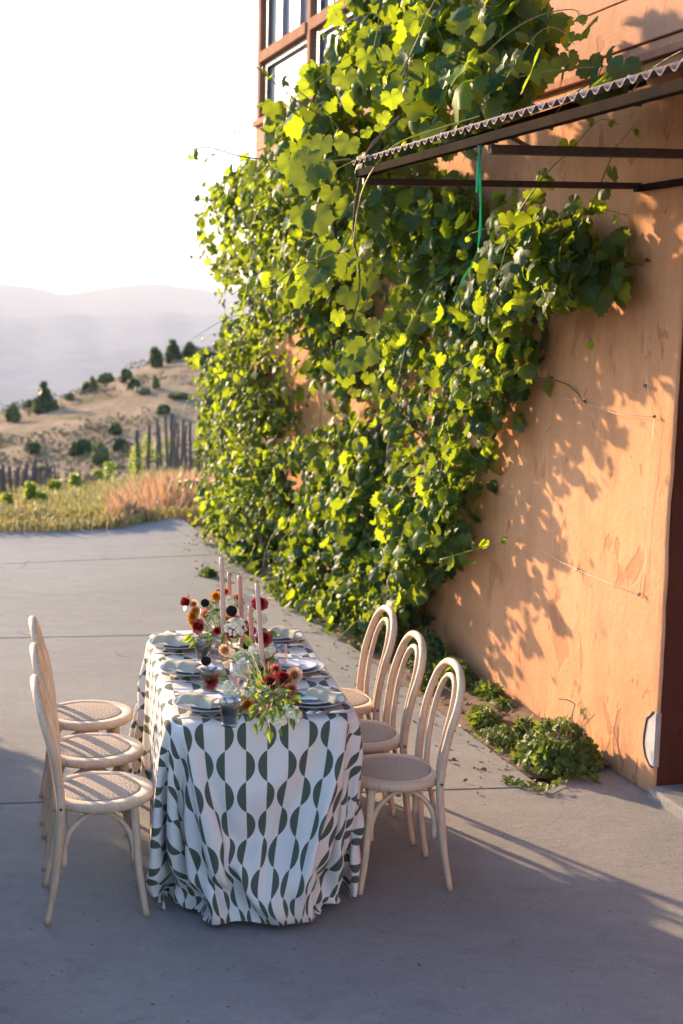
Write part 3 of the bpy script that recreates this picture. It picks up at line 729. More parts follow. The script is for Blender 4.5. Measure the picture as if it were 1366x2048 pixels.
# tablecloth drape: for each weave row, its first column, then x, y, z steps in millimetres
DRAPE = [
[0,15,-234,-748,26,5,-8,1,6,-10,1,8,-9,-1,10,-8,-1,13,-3,-1,18,1,0,21,6,1,21,6,2,19,0,3,20,-4,1,19,-5,1,20,-5,0,17,-6,0,17,-6,0,17,-5,0,16,-5,-1,16,-5,-1,16,-3,-2,15,0,-1,15,4,1,15,5,1,15,3,-2,16,3,-3,15,4,-1,13,3,0,12,0,-1,12,1,0,9,7,1,5,10,0,5,11,1,6,10,-1,6,7,-2],
[1,13,-236,-724,23,5,-9,4,4,-11,5,0,-5,4,-1,-3,2,-2,-3,1,-2,-1,-1,-1,-1,0,0,2,0,-2,4,1,-2,5,1,0,4,0,0,2,1,1,0,0,0,-2,0,0,-2,0,-2,-4,0,-1,-4,-1,0,-4,-1,1,-2,-2,0,-2,0,1,-1,0,0,0,1,0,2,0,1,1,0,0,-1,-1,-1,0,0,-1,1,0,1,0,0,1,0,-1,0,0,1,-3,4,0,-2,2,-2,0,3,-2,4,2,-4,11,5,-5,9,6,-2],
[2,12,-237,-710,24,10,-8,5,4,0,3,0,-1,5,-2,-3,3,-3,-4,4,-6,-3,1,-4,-4,0,0,-3,1,0,1,1,-2,5,-1,-3,6,0,-1,8,1,1,4,2,2,-1,1,-1,-4,0,-1,-4,-1,-3,-5,-1,-2,-7,-3,1,-5,-2,1,-3,-1,2,-2,0,1,0,1,2,1,1,1,1,2,1,0,0,1,-1,-1,-1,0,-1,-2,3,0,1,2,0,3,1,0,-1,3,-1,-5,1,-1,-5,5,-3,-1,3,-6,2,1,-4,4,-1,-2,4,0,1,6,10,2],
[3,10,-248,-690,22,11,-4,4,11,-6,7,2,0,4,0,0,2,-2,-1,0,-4,0,3,-5,-2,4,-5,-3,4,-6,-4,1,1,-5,1,2,-2,2,-1,3,-1,-2,2,-2,0,4,1,1,6,2,0,-3,1,0,-4,1,0,-2,0,-7,-5,-5,-3,-5,-2,1,-2,-2,3,0,0,2,0,1,2,0,2,2,1,1,2,2,0,4,-1,2,4,-3,0,-1,-1,-1,-3,4,1,0,5,-1,1,4,-1,0,2,-2,-6,1,-4,-7,0,-5,-2,3,-5,1,3,-3,4,0,-2,3,-4,1,4,-3,1,6,13,2,5,12,-3],
[4,8,-272,-677,26,14,-3,3,18,0,2,5,2,2,0,1,4,-4,1,4,-4,-1,0,-4,-1,-2,-6,0,-1,-3,2,1,-1,-1,4,-2,-5,4,0,-5,5,6,-4,5,-3,2,-3,0,-3,-1,3,-6,-3,-1,8,6,-2,-2,2,-2,-5,0,3,1,1,-12,-2,-7,-1,-3,-4,6,6,-1,5,3,2,-1,-2,2,0,2,1,2,-2,-1,2,2,2,6,-5,0,6,-4,0,2,0,1,-7,8,1,1,4,-2,1,5,-2,-4,5,-1,-7,-2,-4,-4,-1,-4,0,1,-4,2,2,-4,0,2,-4,4,-3,-3,5,-5,0,5,-5,3,4,-2,2,9,8,-7,8,7,-7],
[5,7,-285,-665,22,14,-3,6,5,2,5,5,2,5,4,3,2,-2,0,4,-6,-1,4,-7,-3,1,-8,0,-6,-7,0,-5,-3,3,1,6,2,3,7,-3,6,-5,-6,9,4,-4,7,-6,6,-9,9,-7,6,4,-23,-11,-7,6,4,-2,9,9,-1,-6,0,-1,0,-1,-12,0,-5,8,3,-1,7,12,0,5,2,1,-4,-3,4,4,4,-3,6,-11,-5,-2,0,3,-3,-13,-9,3,2,7,9,5,7,-9,13,4,9,-1,-7,-1,2,-3,-10,10,2,-10,-2,-2,3,-1,-4,5,1,-4,1,2,-5,-1,1,-5,1,0,-7,5,-4,-4,4,-9,1,3,-7,4,0,-2,2,0,3,-3,5,11,-6],
[6,6,-299,-656,24,11,-1,1,3,5,-1,5,3,0,3,1,4,0,1,6,1,0,6,-3,-5,6,-7,-4,2,-10,-2,-5,-9,1,-5,-5,-2,-2,6,3,3,9,4,5,9,10,-5,-19,3,-15,15,-20,25,-3,-34,-13,3,-2,9,-16,11,3,-2,-3,-7,12,24,14,-8,-8,0,7,-6,1,11,20,0,1,-8,1,5,16,-2,-1,-4,2,11,-10,-4,-8,-4,1,7,-15,-2,-6,8,-3,-4,-16,-1,-8,18,11,15,5,0,4,-11,-5,-6,7,1,-23,-3,-1,7,13,0,17,4,-5,5,1,-5,-2,0,-1,-3,1,-4,-3,4,-6,0,0,-7,2,-6,-6,2,-9,-1,3,-6,2,1,0,4,0,5,0,2,15,-3],
[7,5,-311,-648,29,8,-3,3,0,4,1,2,4,-3,1,2,0,1,0,2,-2,0,5,-1,2,3,2,-2,7,-3,-7,9,-2,-6,-6,-8,1,-2,-8,-6,-5,0,4,0,17,21,1,1,-1,4,1,-6,3,-22,-33,-10,5,-2,7,6,2,8,1,-3,-10,-10,25,-1,1,-8,-1,-8,3,2,32,7,13,7,6,2,-1,-6,1,-8,12,-4,7,-2,2,1,-1,-1,2,-3,1,2,-17,-5,-1,12,6,-8,-14,0,10,-2,-12,4,-2,7,-5,-2,2,-20,4,1,6,2,-4,24,10,-5,5,7,-2,0,-8,-4,-6,0,1,-6,2,2,-3,4,-3,-2,3,-7,-1,-2,-9,0,-5,-8,2,-5,-1,3,-2,4,3,2,4,-4,4,1,-4,14,-3],
[8,4,-321,-638,29,6,-6,9,2,1,6,1,2,2,-2,0,0,-1,-3,-1,-3,-3,0,-5,2,0,-8,8,0,-3,7,-1,4,0,-6,11,-9,21,4,0,4,-5,-1,-1,-8,-9,-2,5,3,2,10,10,2,9,-14,3,-8,-6,-6,-12,0,3,2,2,2,9,-5,-1,-10,14,-3,-12,-6,-17,19,20,6,12,5,9,0,-6,0,0,-10,7,-6,6,-1,5,5,-3,2,0,1,2,-4,1,-1,-4,1,3,-2,-1,-5,-3,3,8,-17,-7,-20,-9,-14,-7,27,17,2,7,-8,42,-16,-18,4,1,5,-2,-5,0,-3,4,4,-14,1,6,-6,4,3,-1,5,-1,0,0,-3,-1,0,-9,-2,1,-10,-1,1,-6,2,-2,-1,3,-1,2,2,2,4,-3,2,1,-6,8,-3],
[9,4,-5,4,7,0,-1,4,2,0,4,1,-1,3,-1,-3,4,-4,-6,0,-3,-6,-1,-3,2,-1,-6,6,-1,-8,17,-3,19,6,12,4,-2,3,4,-6,7,4,-4,1,-11,-8,-4,-5,-16,-3,6,13,1,4,2,3,-12,5,0,4,-3,2,0,0,0,11,-5,1,1,4,1,3,4,-1,4,18,-12,5,8,-4,-8,-21,13,-1,0,2,-3,3,0,6,8,-4,0,-5,2,2,0,0,-1,-2,1,2,-4,0,-1,0,0,-10,-13,0,-6,8,1,-11,10,-7,21,-4,-2,10,8,3,14,-19,-11,0,-4,-2,-9,14,9,-21,-4,4,0,7,-2,9,-4,-1,4,-7,-4,-1,-1,-5,-3,5,-5,-4,6,-7,-3,4,-7,0,0,-3,4,-1,0,3,-1,3,-2,-1,0],
[10,3,-330,-617,33,-2,-9,13,-1,-2,4,0,-1,0,1,-5,3,-2,-7,2,-4,-8,1,-4,-4,0,0,2,0,10,-3,6,-17,6,-9,-4,23,6,22,9,10,5,-7,4,4,-4,1,-10,2,-1,-9,-14,-1,1,-5,-1,4,11,3,2,0,1,-2,-1,-1,0,1,0,12,-3,-1,4,-1,1,1,6,0,-2,-7,-1,0,1,-7,4,19,4,-7,-8,4,8,-7,-1,-2,19,-5,0,-2,2,3,-5,1,-2,-2,1,3,-3,1,-1,-1,1,-2,-4,-1,2,2,-1,4,1,-7,5,-6,-1,1,-9,-4,0,3,0,-2,16,8,-22,-5,5,1,5,-3,10,3,-2,3,-19,-5,1,-8,-3,0,3,-2,-1,8,-3,-6,9,-3,-9,5,-5,-6,1,-6,3,-2,-6,4,1,-2,2,-1,1,-5,2,-2],
[11,3,1,10,6,0,3,5,-3,0,3,-3,-4,2,-5,-8,0,-4,-10,1,-5,-7,0,-5,-5,1,-6,7,-2,2,-1,-5,20,-12,11,-22,11,-6,2,22,7,31,4,10,2,1,2,0,-4,2,-19,-4,0,-1,-7,-1,4,7,1,3,-2,1,-2,0,0,0,0,0,3,2,-1,-9,-15,-11,7,25,4,11,-22,5,-2,-6,2,6,14,-4,8,19,-1,-2,-21,5,-7,7,2,2,8,-3,4,2,-1,-1,-2,2,2,-4,-1,0,0,0,0,-1,1,4,0,-2,1,-1,0,8,-6,-4,-1,2,0,-8,10,3,-18,-1,3,-9,-7,0,25,6,-4,8,-28,-7,-9,-7,0,0,2,-1,2,10,-1,-3,12,0,-7,5,-1,-9,3,-3,-7,0,-6,-5,0,-7,2,-2,-7,3,2,0,5,1,1],
[12,2,-324,-594,29,2,-2,14,0,2,4,-3,4,3,-6,-3,5,-7,-6,0,-7,-7,0,-7,-8,3,-5,-8,-1,-2,3,3,7,-2,-3,11,-1,4,9,-9,1,-29,15,-4,9,19,8,28,0,9,3,-1,1,-17,0,0,-6,-13,-1,4,6,2,9,-2,1,-8,0,0,1,2,-1,-2,2,-1,6,9,-1,3,-20,-1,-4,-11,-2,4,10,5,0,-1,1,6,8,-6,1,-3,5,-1,2,1,0,9,0,4,5,-2,1,0,-1,3,-4,1,0,1,0,0,-2,0,5,1,-2,4,-4,-2,3,-4,-2,-4,9,2,-15,4,2,-17,-11,2,14,7,-3,21,-16,-6,-7,-17,-1,2,3,0,0,1,-1,-1,20,1,-10,3,0,-7,0,-2,-2,2,-1,-6,2,-4,-6,-2,-7,-6,0,-6,3,1,-3,7,2,1,9,3,-3],
[13,1,-330,-581,23,10,-3,7,7,0,1,4,2,0,-2,1,2,-5,2,3,-6,0,6,-7,-1,9,-5,-2,1,-18,-4,-13,-2,-24,5,4,0,8,11,1,-1,10,-6,2,3,-2,0,-27,16,-1,12,21,8,21,-1,6,-5,0,0,-12,-13,0,-1,-1,-1,11,1,3,-5,2,-1,-1,1,0,-4,1,-2,12,5,2,-2,-18,-1,0,1,1,1,-1,1,0,-1,-1,1,3,0,4,3,1,4,-6,-2,-2,10,2,1,10,-2,4,3,-2,1,-4,2,2,-1,0,-1,-1,0,4,0,-2,6,-5,-3,0,1,0,-10,9,3,-18,-3,3,-1,1,-1,27,-6,-7,-1,-24,-4,-3,-4,0,2,5,1,-3,33,4,-14,-3,0,-13,-15,-5,8,4,1,4,5,-2,-2,0,-4,-9,0,-3,-6,1,-1,3,2,-3,6,3,-5,7,0,-4,10,3,-6],
[14,1,-3,10,1,4,3,1,8,0,0,7,-2,-2,4,-2,-1,-1,-1,3,3,1,11,-7,5,5,-12,0,-11,-10,1,17,-13,-17,-4,-5,-16,2,7,-2,0,8,7,1,6,-6,2,-3,-4,-1,-19,23,4,21,13,6,11,0,2,-16,-5,0,-4,-10,1,10,4,2,-5,1,0,-1,1,-1,-5,5,-3,13,-9,3,-4,-8,0,5,2,1,-1,-2,-1,1,-3,0,-1,-5,-2,3,12,3,6,-6,-1,-2,3,0,1,13,1,5,7,-3,0,-5,1,1,1,-1,0,-2,1,6,0,-2,4,-6,-3,-6,9,2,-16,4,2,-10,-7,1,24,4,-5,10,-25,-5,-10,-11,0,4,9,0,-15,29,0,-10,-13,-6,-14,-1,2,3,6,2,8,7,0,7,-4,-2,-3,-5,-4,-3,0,1,-1,1,2,2,5,-3,5,2,-6,4,1,-6,3,-4,-4],
[15,0,-350,-558,20,11,-1,4,5,2,2,5,1,-1,7,-3,0,7,-4,-1,2,-1,2,-12,10,2,-14,2,-6,6,3,25,-3,4,2,-4,-3,4,-16,-18,-5,-5,-21,-2,8,-3,1,15,3,1,7,-5,1,-13,-3,-1,-7,29,7,24,7,6,-9,-1,0,-11,-14,-1,8,7,3,-2,-1,-1,-1,1,0,0,4,0,6,-12,1,0,-2,0,1,2,0,1,0,0,0,-6,-2,0,0,1,1,4,0,6,-4,0,0,0,-1,-2,9,2,6,13,-3,-2,-5,2,4,2,-1,0,-1,-1,6,-1,-2,2,-3,-1,-11,9,2,-18,-4,3,11,2,-3,22,-16,-7,-10,-20,-1,4,6,1,-15,34,1,11,-10,-5,-9,6,-1,-8,6,2,-11,8,2,10,-12,2,-12,-6,-9,11,-4,-3,2,-1,2,1,4,4,3,3,-3,1,2,-7,1,0,-5,3,0,-5,10,2,-8],
[16,0,-4,8,-1,0,4,1,0,2,1,1,1,2,4,-1,1,6,0,3,8,-3,3,9,-14,2,2,6,8,-17,11,1,1,4,8,-1,1,0,-12,7,0,-15,-9,-1,-6,-27,-4,5,-6,0,9,4,0,11,-7,0,-13,-2,1,1,32,9,14,3,3,-13,-12,0,2,4,1,1,-3,1,-2,4,-1,1,0,-1,4,-13,2,2,2,0,2,8,0,0,7,-1,0,-6,-1,2,-2,2,4,-17,-5,-1,6,3,1,-2,1,-3,5,1,1,7,0,4,5,-1,4,2,-2,-1,0,1,7,-3,-3,-1,4,1,-19,2,2,-6,-3,-1,26,-5,-6,-3,-26,-2,-2,4,0,-5,31,-1,18,-4,-1,-22,1,0,-25,-1,6,4,-3,-4,30,6,-2,-5,3,-12,15,-7,-6,-3,-3,3,-5,3,6,-2,3,1,-2,2,-3,-2,1,-5,-2,-1,-5,-1,-2,-3,-1,-4,-2],
[17,0,-7,12,1,0,0,2,-1,0,2,-2,-2,2,-2,0,1,1,3,2,6,10,5,9,3,4,15,-17,4,9,-9,0,3,-2,1,-7,13,3,-10,10,2,-16,5,0,-14,-7,-1,-6,-26,-3,7,-5,0,13,-4,1,-1,-5,-2,-13,2,1,12,32,10,0,-1,2,-4,-5,1,1,-3,1,-1,2,-1,2,-3,0,1,-10,0,4,4,1,2,7,0,-1,2,0,1,5,-1,1,4,-2,1,-11,2,2,-13,0,0,1,0,0,2,0,-1,6,1,2,5,-1,5,4,-1,2,1,0,6,-7,-3,-13,10,1,-15,-3,2,18,5,-3,11,-29,-6,-7,-11,-1,-1,35,1,13,0,-2,-26,4,0,-16,1,1,24,8,-6,15,-29,-8,8,-11,-9,1,-5,-4,-1,13,8,-10,20,9,-8,1,4,9,-3,-6,1,0,-6,-6,1,-3,-6,0,-3,-3,0,-2,-2,-1,0],
[18,0,-10,8,2,-1,-2,1,-3,-5,2,-4,-4,1,-4,-1,1,-3,1,0,-6,0,0,-1,17,4,11,10,6,17,3,6,16,-5,3,12,-12,0,5,-7,0,-10,13,1,-16,9,1,-14,-3,0,-7,-28,-2,-2,1,0,11,-4,0,7,-14,-3,-10,9,4,7,27,9,-3,-6,2,1,-2,1,-1,2,-1,4,-7,1,-1,-8,-1,5,10,1,0,3,0,1,-1,0,-1,1,0,0,2,0,1,5,-2,0,-8,1,2,-10,1,1,-2,0,-1,6,0,3,6,0,3,4,-1,5,1,-2,-2,2,-1,-14,3,2,4,0,-2,22,-20,-7,-14,-15,0,2,35,0,7,-2,-2,-28,6,1,0,-2,-2,30,-6,-7,1,-33,-5,14,13,-4,-2,4,2,-14,9,9,-25,6,11,-8,-18,-7,21,10,0,13,0,-13,1,-2,-7,-3,0,-3,-5,3,0,-4,3,0,-2,3,-1],
[19,0,-10,0,2,-2,-6,0,-3,-7,0,-5,-3,1,-4,1,1,-1,1,1,-4,4,-3,-6,-3,-1,-1,12,4,3,13,5,11,11,7,17,3,6,19,-6,2,13,-11,0,-5,8,2,-13,7,1,-17,0,0,-10,-27,-2,3,-4,1,3,-1,0,2,-8,-2,-1,9,4,2,14,8,4,-2,2,-3,1,-1,5,-8,1,1,-2,0,2,6,0,0,1,1,0,0,-1,1,0,0,-1,1,0,0,2,0,1,5,-1,1,-11,1,2,-7,-1,-1,4,2,2,5,-1,2,5,-1,5,5,-2,-6,3,0,-12,-3,0,22,-8,-5,-6,-29,-3,7,32,-2,-7,10,-1,-12,9,-1,14,-13,-4,13,-24,-5,1,-11,-1,8,22,0,-14,12,5,-20,2,3,-7,5,6,7,-12,-13,8,12,0,22,-29,-17,-8,-2,-5,-2,-1,2,-3,0,3,-3,3,1,-4,8,1,-1,3,1],
[20,0,-6,-16,-1,-3,-3,-1,-2,-5,0,-5,-1,2,-4,1,2,-1,-2,0,3,-8,-1,-7,4,-2,-3,3,1,-4,8,2,-4,12,2,2,14,6,11,14,7,19,4,5,25,-10,2,5,-4,0,-8,8,3,-18,5,1,-16,-23,-1,3,5,1,4,-12,-1,-7,-10,-2,-2,12,7,13,10,6,-2,1,0,4,-11,1,2,2,1,1,7,-1,0,-1,0,0,-1,1,0,0,-1,1,0,0,-1,1,0,0,2,0,1,2,0,3,-13,0,0,-1,0,-1,5,0,4,6,-1,3,9,-2,-10,1,0,4,-2,-2,10,-26,-6,1,25,-2,-14,14,-1,11,-5,-2,9,-30,-5,-1,-15,-3,8,12,0,-7,26,4,-21,10,4,-17,-3,1,-10,-7,-1,1,-6,-11,11,9,1,41,-11,7,-16,13,-12,8,-13,-4,0,-16,-4,-4,-9,-2,-4,0,0,-2,4,-1,-1,3,1],
[21,0,2,-38,-4,-3,2,0,-6,3,1,-4,2,2,-5,1,1,-2,-2,-1,4,-3,0,2,-3,1,-4,3,-1,1,-1,0,-3,1,1,-5,6,1,-8,9,2,-3,14,5,4,15,6,19,12,7,21,-1,2,11,-1,2,-11,5,1,-24,-23,1,-2,3,1,11,3,1,-7,-11,-1,0,8,9,8,-6,2,1,-5,0,3,10,0,0,2,0,0,-3,0,0,0,0,0,0,1,0,0,0,1,0,0,0,1,0,-1,2,-1,1,-2,0,3,-10,-1,0,3,1,3,10,-1,1,9,-3,-9,0,1,21,-16,-7,-9,14,-3,-1,8,-2,15,-24,-4,-1,-22,-4,-1,11,0,-2,26,3,-22,12,4,-21,-4,1,-3,-6,-2,11,2,-2,16,5,-2,10,-5,-3,8,-2,4,-9,5,-11,16,-14,1,-4,-14,-1,-10,-11,-3,-5,-6,-4,-1,-5,-4,-1,-4,0,-1,-2,-1],
[22,0,7,-51,-1,-5,5,0,-7,11,0,-7,6,1,-3,0,-1,-5,-1,-1,-1,-3,1,9,-4,1,-1,-1,0,-1,1,-1,3,-1,0,1,0,0,-2,1,1,-5,4,1,-8,6,1,-5,11,4,1,16,6,12,17,7,21,8,6,10,0,1,-22,-14,1,-8,2,-1,9,-1,3,5,2,5,-1,-10,6,1,5,-4,1,7,-1,1,-2,1,0,0,0,0,-1,0,0,0,0,0,0,0,0,0,0,0,0,0,1,1,0,0,1,0,1,-6,1,1,-4,2,3,0,5,-2,5,-4,12,-5,-11,-6,9,-4,10,-9,-3,7,-21,-4,2,3,-1,-5,22,1,-24,12,3,-16,4,1,2,1,-2,19,-4,-6,15,-9,-5,6,-15,-6,1,-14,-5,5,3,3,1,7,12,-7,-21,-4,-19,-7,-2,-13,5,-1,5,1,-1,5,-1,-3,1,-7,-2,-1,-11,-2,-2,-5,1],
[23,0,7,-33,4,-3,5,0,-8,7,-1,-7,3,-4,-6,-1,-2,-5,-3,0,-5,-2,1,1,-3,1,7,-4,0,0,-1,1,-1,1,0,0,0,0,2,-1,0,2,-1,-1,2,0,1,-1,0,0,-3,2,1,-6,4,2,-8,15,3,4,21,8,19,11,7,-9,-13,7,4,18,-4,12,10,-11,4,6,-11,-1,-2,-1,0,-1,0,-1,0,0,0,0,0,0,0,0,0,0,0,0,0,0,0,0,0,0,0,1,0,0,0,0,0,0,-1,1,-1,0,1,2,-2,3,0,3,-7,12,20,-17,11,9,-26,-6,1,6,-2,-3,16,0,-12,12,0,-13,2,-1,13,-2,-4,13,-9,-6,7,-18,-5,-2,-9,-2,-2,-1,-1,-4,7,3,-1,21,11,-1,-3,-1,-3,-35,-16,-32,-11,11,-3,2,-1,6,-1,-1,8,9,-3,5,0,0,1,-4,-1,-1,-6,0,-1,-3,-1],
[24,0,6,0,4,-2,1,1,-6,0,-3,-7,0,-3,-6,0,-1,-5,1,1,-8,3,2,-3,3,0,1,2,1,1,1,0,0,0,0,1,0,0,1,1,0,2,0,0,1,0,0,2,0,0,2,0,0,2,0,-1,4,-3,1,0,0,0,1,8,2,4,14,6,-6,-7,7,11,11,-17,4,5,-3,0,0,2,0,0,0,1,0,0,-1,0,0,0,0,0,0,0,0,0,0,0,0,0,0,0,0,-1,0,0,0,-1,0,0,1,0,1,0,0,-1,0,1,-1,4,-6,4,16,-14,18,-2,9,-4,-14,1,-4,-13,-2,-2,-1,-5,-3,9,-7,-2,4,-4,-2,2,0,1,1,7,0,-6,-2,1,2,9,3,7,6,4,19,-29,-2,4,-21,-4,-9,-1,-2,4,11,-12,-2,4,7,6,-4,2,-10,2,0,-7,1,-1,-2,2,2,-3,1,1,-4,0,0],
[25,0,2,25,2,-2,-2,-2,-3,-4,-1,-5,-1,-1,-2,2,1,2,5,3,12,6,0,10,-1,-1,-1,1,-1,2,0,0,0,0,-1,1,1,0,1,0,0,0,-1,0,2,0,0,1,0,-1,0,0,0,0,0,1,-1,1,0,-2,2,0,-7,3,1,-9,2,0,-1,1,-1,0,-1,0,0,0,1,0,0,0,0,0,0,0,0,0,0,0,0,0,0,0,0,0,0,0,0,0,0,0,0,0,0,0,0,0,0,0,0,0,0,0,0,0,0,0,0,0,0,0,0,0,-2,3,1,1,-2,5,-9,-2,-1,-6,-4,-1,-6,-4,0,-7,-5,-1,-3,-3,-1,-1,-4,-1,2,1,0,17,13,4,26,-7,9,15,-9,-4,-7,6,-8,-7,2,-3,1,4,-6,-6,6,4,16,-4,-4,0,-3,2,-6,-7,1,-5,-2,2,-3,1,2,-3,4,1,-2,2,0],
[26,0,-2,34,1,-1,-2,-1,-2,-2,-1,-2,-1,0,2,3,1,4,3,2,4,1,0,6,1,-2,7,-1,-1,-3,1,0,1,0,1,0,-1,-1,0,0,0,0,1,1,-2,0,0,-2,1,0,-2,0,0,-2,1,0,-4,0,0,-3,0,1,-3,0,0,2,0,0,2,1,-1,0,-1,0,0,1,0,0,0,0,0,0,0,0,0,0,0,0,0,0,0,0,0,0,0,0,0,0,0,0,0,0,0,0,0,0,0,0,0,0,0,0,0,0,0,0,0,0,0,0,-1,0,-2,1,-1,7,-1,4,3,-2,1,3,-2,-1,-2,-1,0,-3,-1,-1,-8,2,2,-8,1,1,-3,0,1,3,-11,0,-15,-5,-11,-6,-4,-2,2,2,-1,9,6,2,11,9,3,18,3,-4,-4,-6,3,-8,6,-4,0,-3,2,2,-2,2,3,1,3,0,2,2,-1,1,1],
[27,0,-2,34,1,-1,0,2,0,-1,-1,2,2,-1,2,1,0,6,1,-1,5,0,-2,-3,1,1,-2,0,1,3,0,0,1,0,0,-1,0,0,-1,0,0,-2,1,0,-1,0,0,-2,0,1,-1,1,-1,-2,-1,0,-1,1,0,-1,-1,0,0,0,0,1,1,0,1,0,0,-1,0,0,0,-1,0,0,0,0,0,0,0,0,0,0,0,0,0,0,0,0,0,0,0,0,0,0,0,0,0,0,0,0,0,0,0,0,0,0,0,0,0,0,0,0,0,0,0,0,1,0,-1,-1,0,1,0,1,5,-3,-1,8,0,0,7,-4,-1,5,-2,0,4,-6,-1,-2,-2,-1,-10,0,0,-22,5,-2,-16,-3,-1,-8,-6,-2,-5,-5,0,-3,-4,-1,5,-1,-2,12,19,6,-8,-1,-3,8,5,2,6,3,1,6,1,2,3,1,2,3,0,2,0,-1,-1],
[28,0,1,33,-1,1,0,1,2,1,3,1,2,-1,3,1,-2,2,0,-1,0,1,0,-2,1,1,-1,0,0,0,-1,0,-2,1,0,-2,0,0,-3,0,0,-3,0,0,-3,0,0,-1,0,0,-1,-1,1,0,1,0,2,0,-1,2,0,0,2,0,0,1,0,0,1,0,0,0,0,0,0,0,0,0,0,0,0,0,0,0,0,0,0,0,0,0,0,0,0,0,0,0,0,0,0,0,0,0,0,0,0,0,0,0,0,0,0,0,0,0,0,0,0,0,0,0,0,0,0,1,0,-1,-1,0,-4,0,0,-5,-2,0,1,1,0,5,0,1,7,-1,-1,11,-4,-1,10,-6,-2,6,-7,-2,-1,3,0,-11,9,2,-11,3,-1,-13,-1,0,-12,-8,-1,-5,-23,-10,-3,23,9,-1,0,0,8,5,1,5,3,1,5,1,3,2,-1,0,2,-1,1],
[29,0,4,33,-4,2,1,1,1,1,3,2,1,1,1,1,-1,0,1,-1,-2,1,0,-4,0,1,-5,0,1,-6,-1,-1,-3,-1,0,-1,1,1,-1,0,0,1,0,0,2,0,-1,2,0,0,2,1,0,3,0,0,1,0,1,1,1,-1,0,0,0,0,0,0,0,0,0,0,0,0,0,0,0,0,0,0,0,0,0,0,0,0,0,0,0,0,0,0,0,0,0,0,0,0,0,0,0,0,0,0,0,0,0,0,0,0,0,0,0,0,0,0,0,0,0,0,0,0,0,-1,0,1,0,0,-1,1,0,-2,0,0,-4,-1,0,-5,-1,-1,-3,-1,0,0,0,1,3,0,0,7,0,-1,9,-1,0,10,-5,-2,4,0,0,1,2,0,-2,2,-1,-19,4,6,-13,-12,-6,-6,2,0,1,1,-1,4,2,2,2,1,1,3,-1,0,2,1,0],
[30,0,6,37,-3,0,0,-1,2,0,1,1,0,2,0,0,1,-3,0,-1,-9,0,2,-9,0,0,-4,-2,-1,3,2,1,3,1,0,1,0,-1,4,1,0,4,0,0,2,1,0,1,-1,0,0,0,0,-1,0,0,0,0,0,0,0,0,0,0,0,-1,0,0,0,0,0,0,0,0,0,0,0,0,0,0,0,0,0,0,0,0,0,0,0,0,0,0,0,0,0,0,0,0,0,0,0,0,0,0,0,0,0,0,0,0,0,0,0,0,0,0,0,0,0,0,0,0,0,1,0,0,0,0,1,-1,0,1,0,0,-1,0,0,-1,0,0,-3,0,0,-5,-1,-1,-4,-1,1,-3,-1,0,-1,-1,-1,3,1,0,5,1,1,6,1,-1,2,0,0,13,-5,-7,0,2,-1,-14,-1,2,-9,-1,3,-3,0,2,0,1,1,2,2,0,2,1,0],
[31,0,5,42,-2,1,-3,0,1,-1,-1,2,-1,2,-2,-1,2,-10,0,-1,-10,0,0,1,1,0,10,3,0,1,0,0,1,-1,0,4,0,0,1,0,0,-1,0,-1,0,0,1,-1,1,0,-1,0,0,0,0,0,-1,0,-1,-1,0,1,0,0,0,1,-1,0,-1,0,0,0,1,0,0,0,0,0,0,0,0,0,0,0,0,0,0,0,0,0,0,0,0,0,0,0,0,0,0,0,0,0,0,0,0,0,0,0,0,0,0,0,0,0,0,0,0,0,0,0,-1,0,0,0,0,0,0,-1,0,0,0,0,0,1,1,0,0,1,0,0,0,0,0,0,0,0,-1,0,0,-3,0,0,-4,0,0,-5,-1,0,-3,-1,-1,-1,-1,0,3,2,1,6,1,-1,12,-1,-4,-1,0,0,-8,-2,1,-5,0,1,-1,0,2,1,3,1,2,2,0],
[32,0,4,41,0,2,0,0,2,-2,0,1,-3,2,-3,0,1,-7,0,-1,-2,2,-2,4,1,0,-2,0,0,4,0,0,3,0,-1,-1,0,1,-1,0,-1,0,0,1,-1,0,0,-1,0,0,0,0,0,0,0,0,0,0,0,-1,0,0,0,0,0,-1,1,0,0,0,0,0,-1,0,0,0,0,0,0,0,0,0,0,0,0,0,0,0,0,0,0,0,0,0,0,0,0,0,0,0,0,0,0,0,0,0,0,0,0,0,0,0,0,0,0,0,0,0,0,0,1,0,0,0,0,-1,0,0,1,0,0,0,0,0,0,0,0,0,0,0,0,0,0,1,0,0,0,0,-1,0,-1,1,0,0,0,-1,0,0,-1,0,0,-3,0,0,-4,-1,0,-3,0,0,6,1,-1,6,-1,-2,-2,1,0,-4,-1,1,-1,0,2,2,2,1,0,1,-1],
[33,0,1,39,2,1,0,0,5,-1,0,2,-1,0,-3,0,0,-4,1,-2,2,1,-1,3,0,0,2,0,0,-2,-1,0,-2,1,1,-2,0,-1,0,0,1,-2,0,0,0,0,0,1,0,0,0,0,0,-1,0,-1,0,0,1,0,0,0,-1,0,0,0,0,0,0,0,0,0,0,0,0,0,0,0,0,0,0,0,0,0,0,0,0,0,0,0,0,0,0,0,0,0,0,0,0,0,0,0,0,0,0,0,0,0,0,0,0,0,0,0,0,0,0,0,0,0,0,0,0,0,0,0,0,0,0,0,0,0,0,0,0,0,0,0,0,0,1,0,0,-1,0,0,0,0,0,0,1,-1,0,0,1,1,0,0,0,0,0,0,-1,0,1,0,-1,0,0,1,-3,0,-1,0,0,0,-1,0,0,-1,0,0,1,1,1,2,0,2,1,0,0],
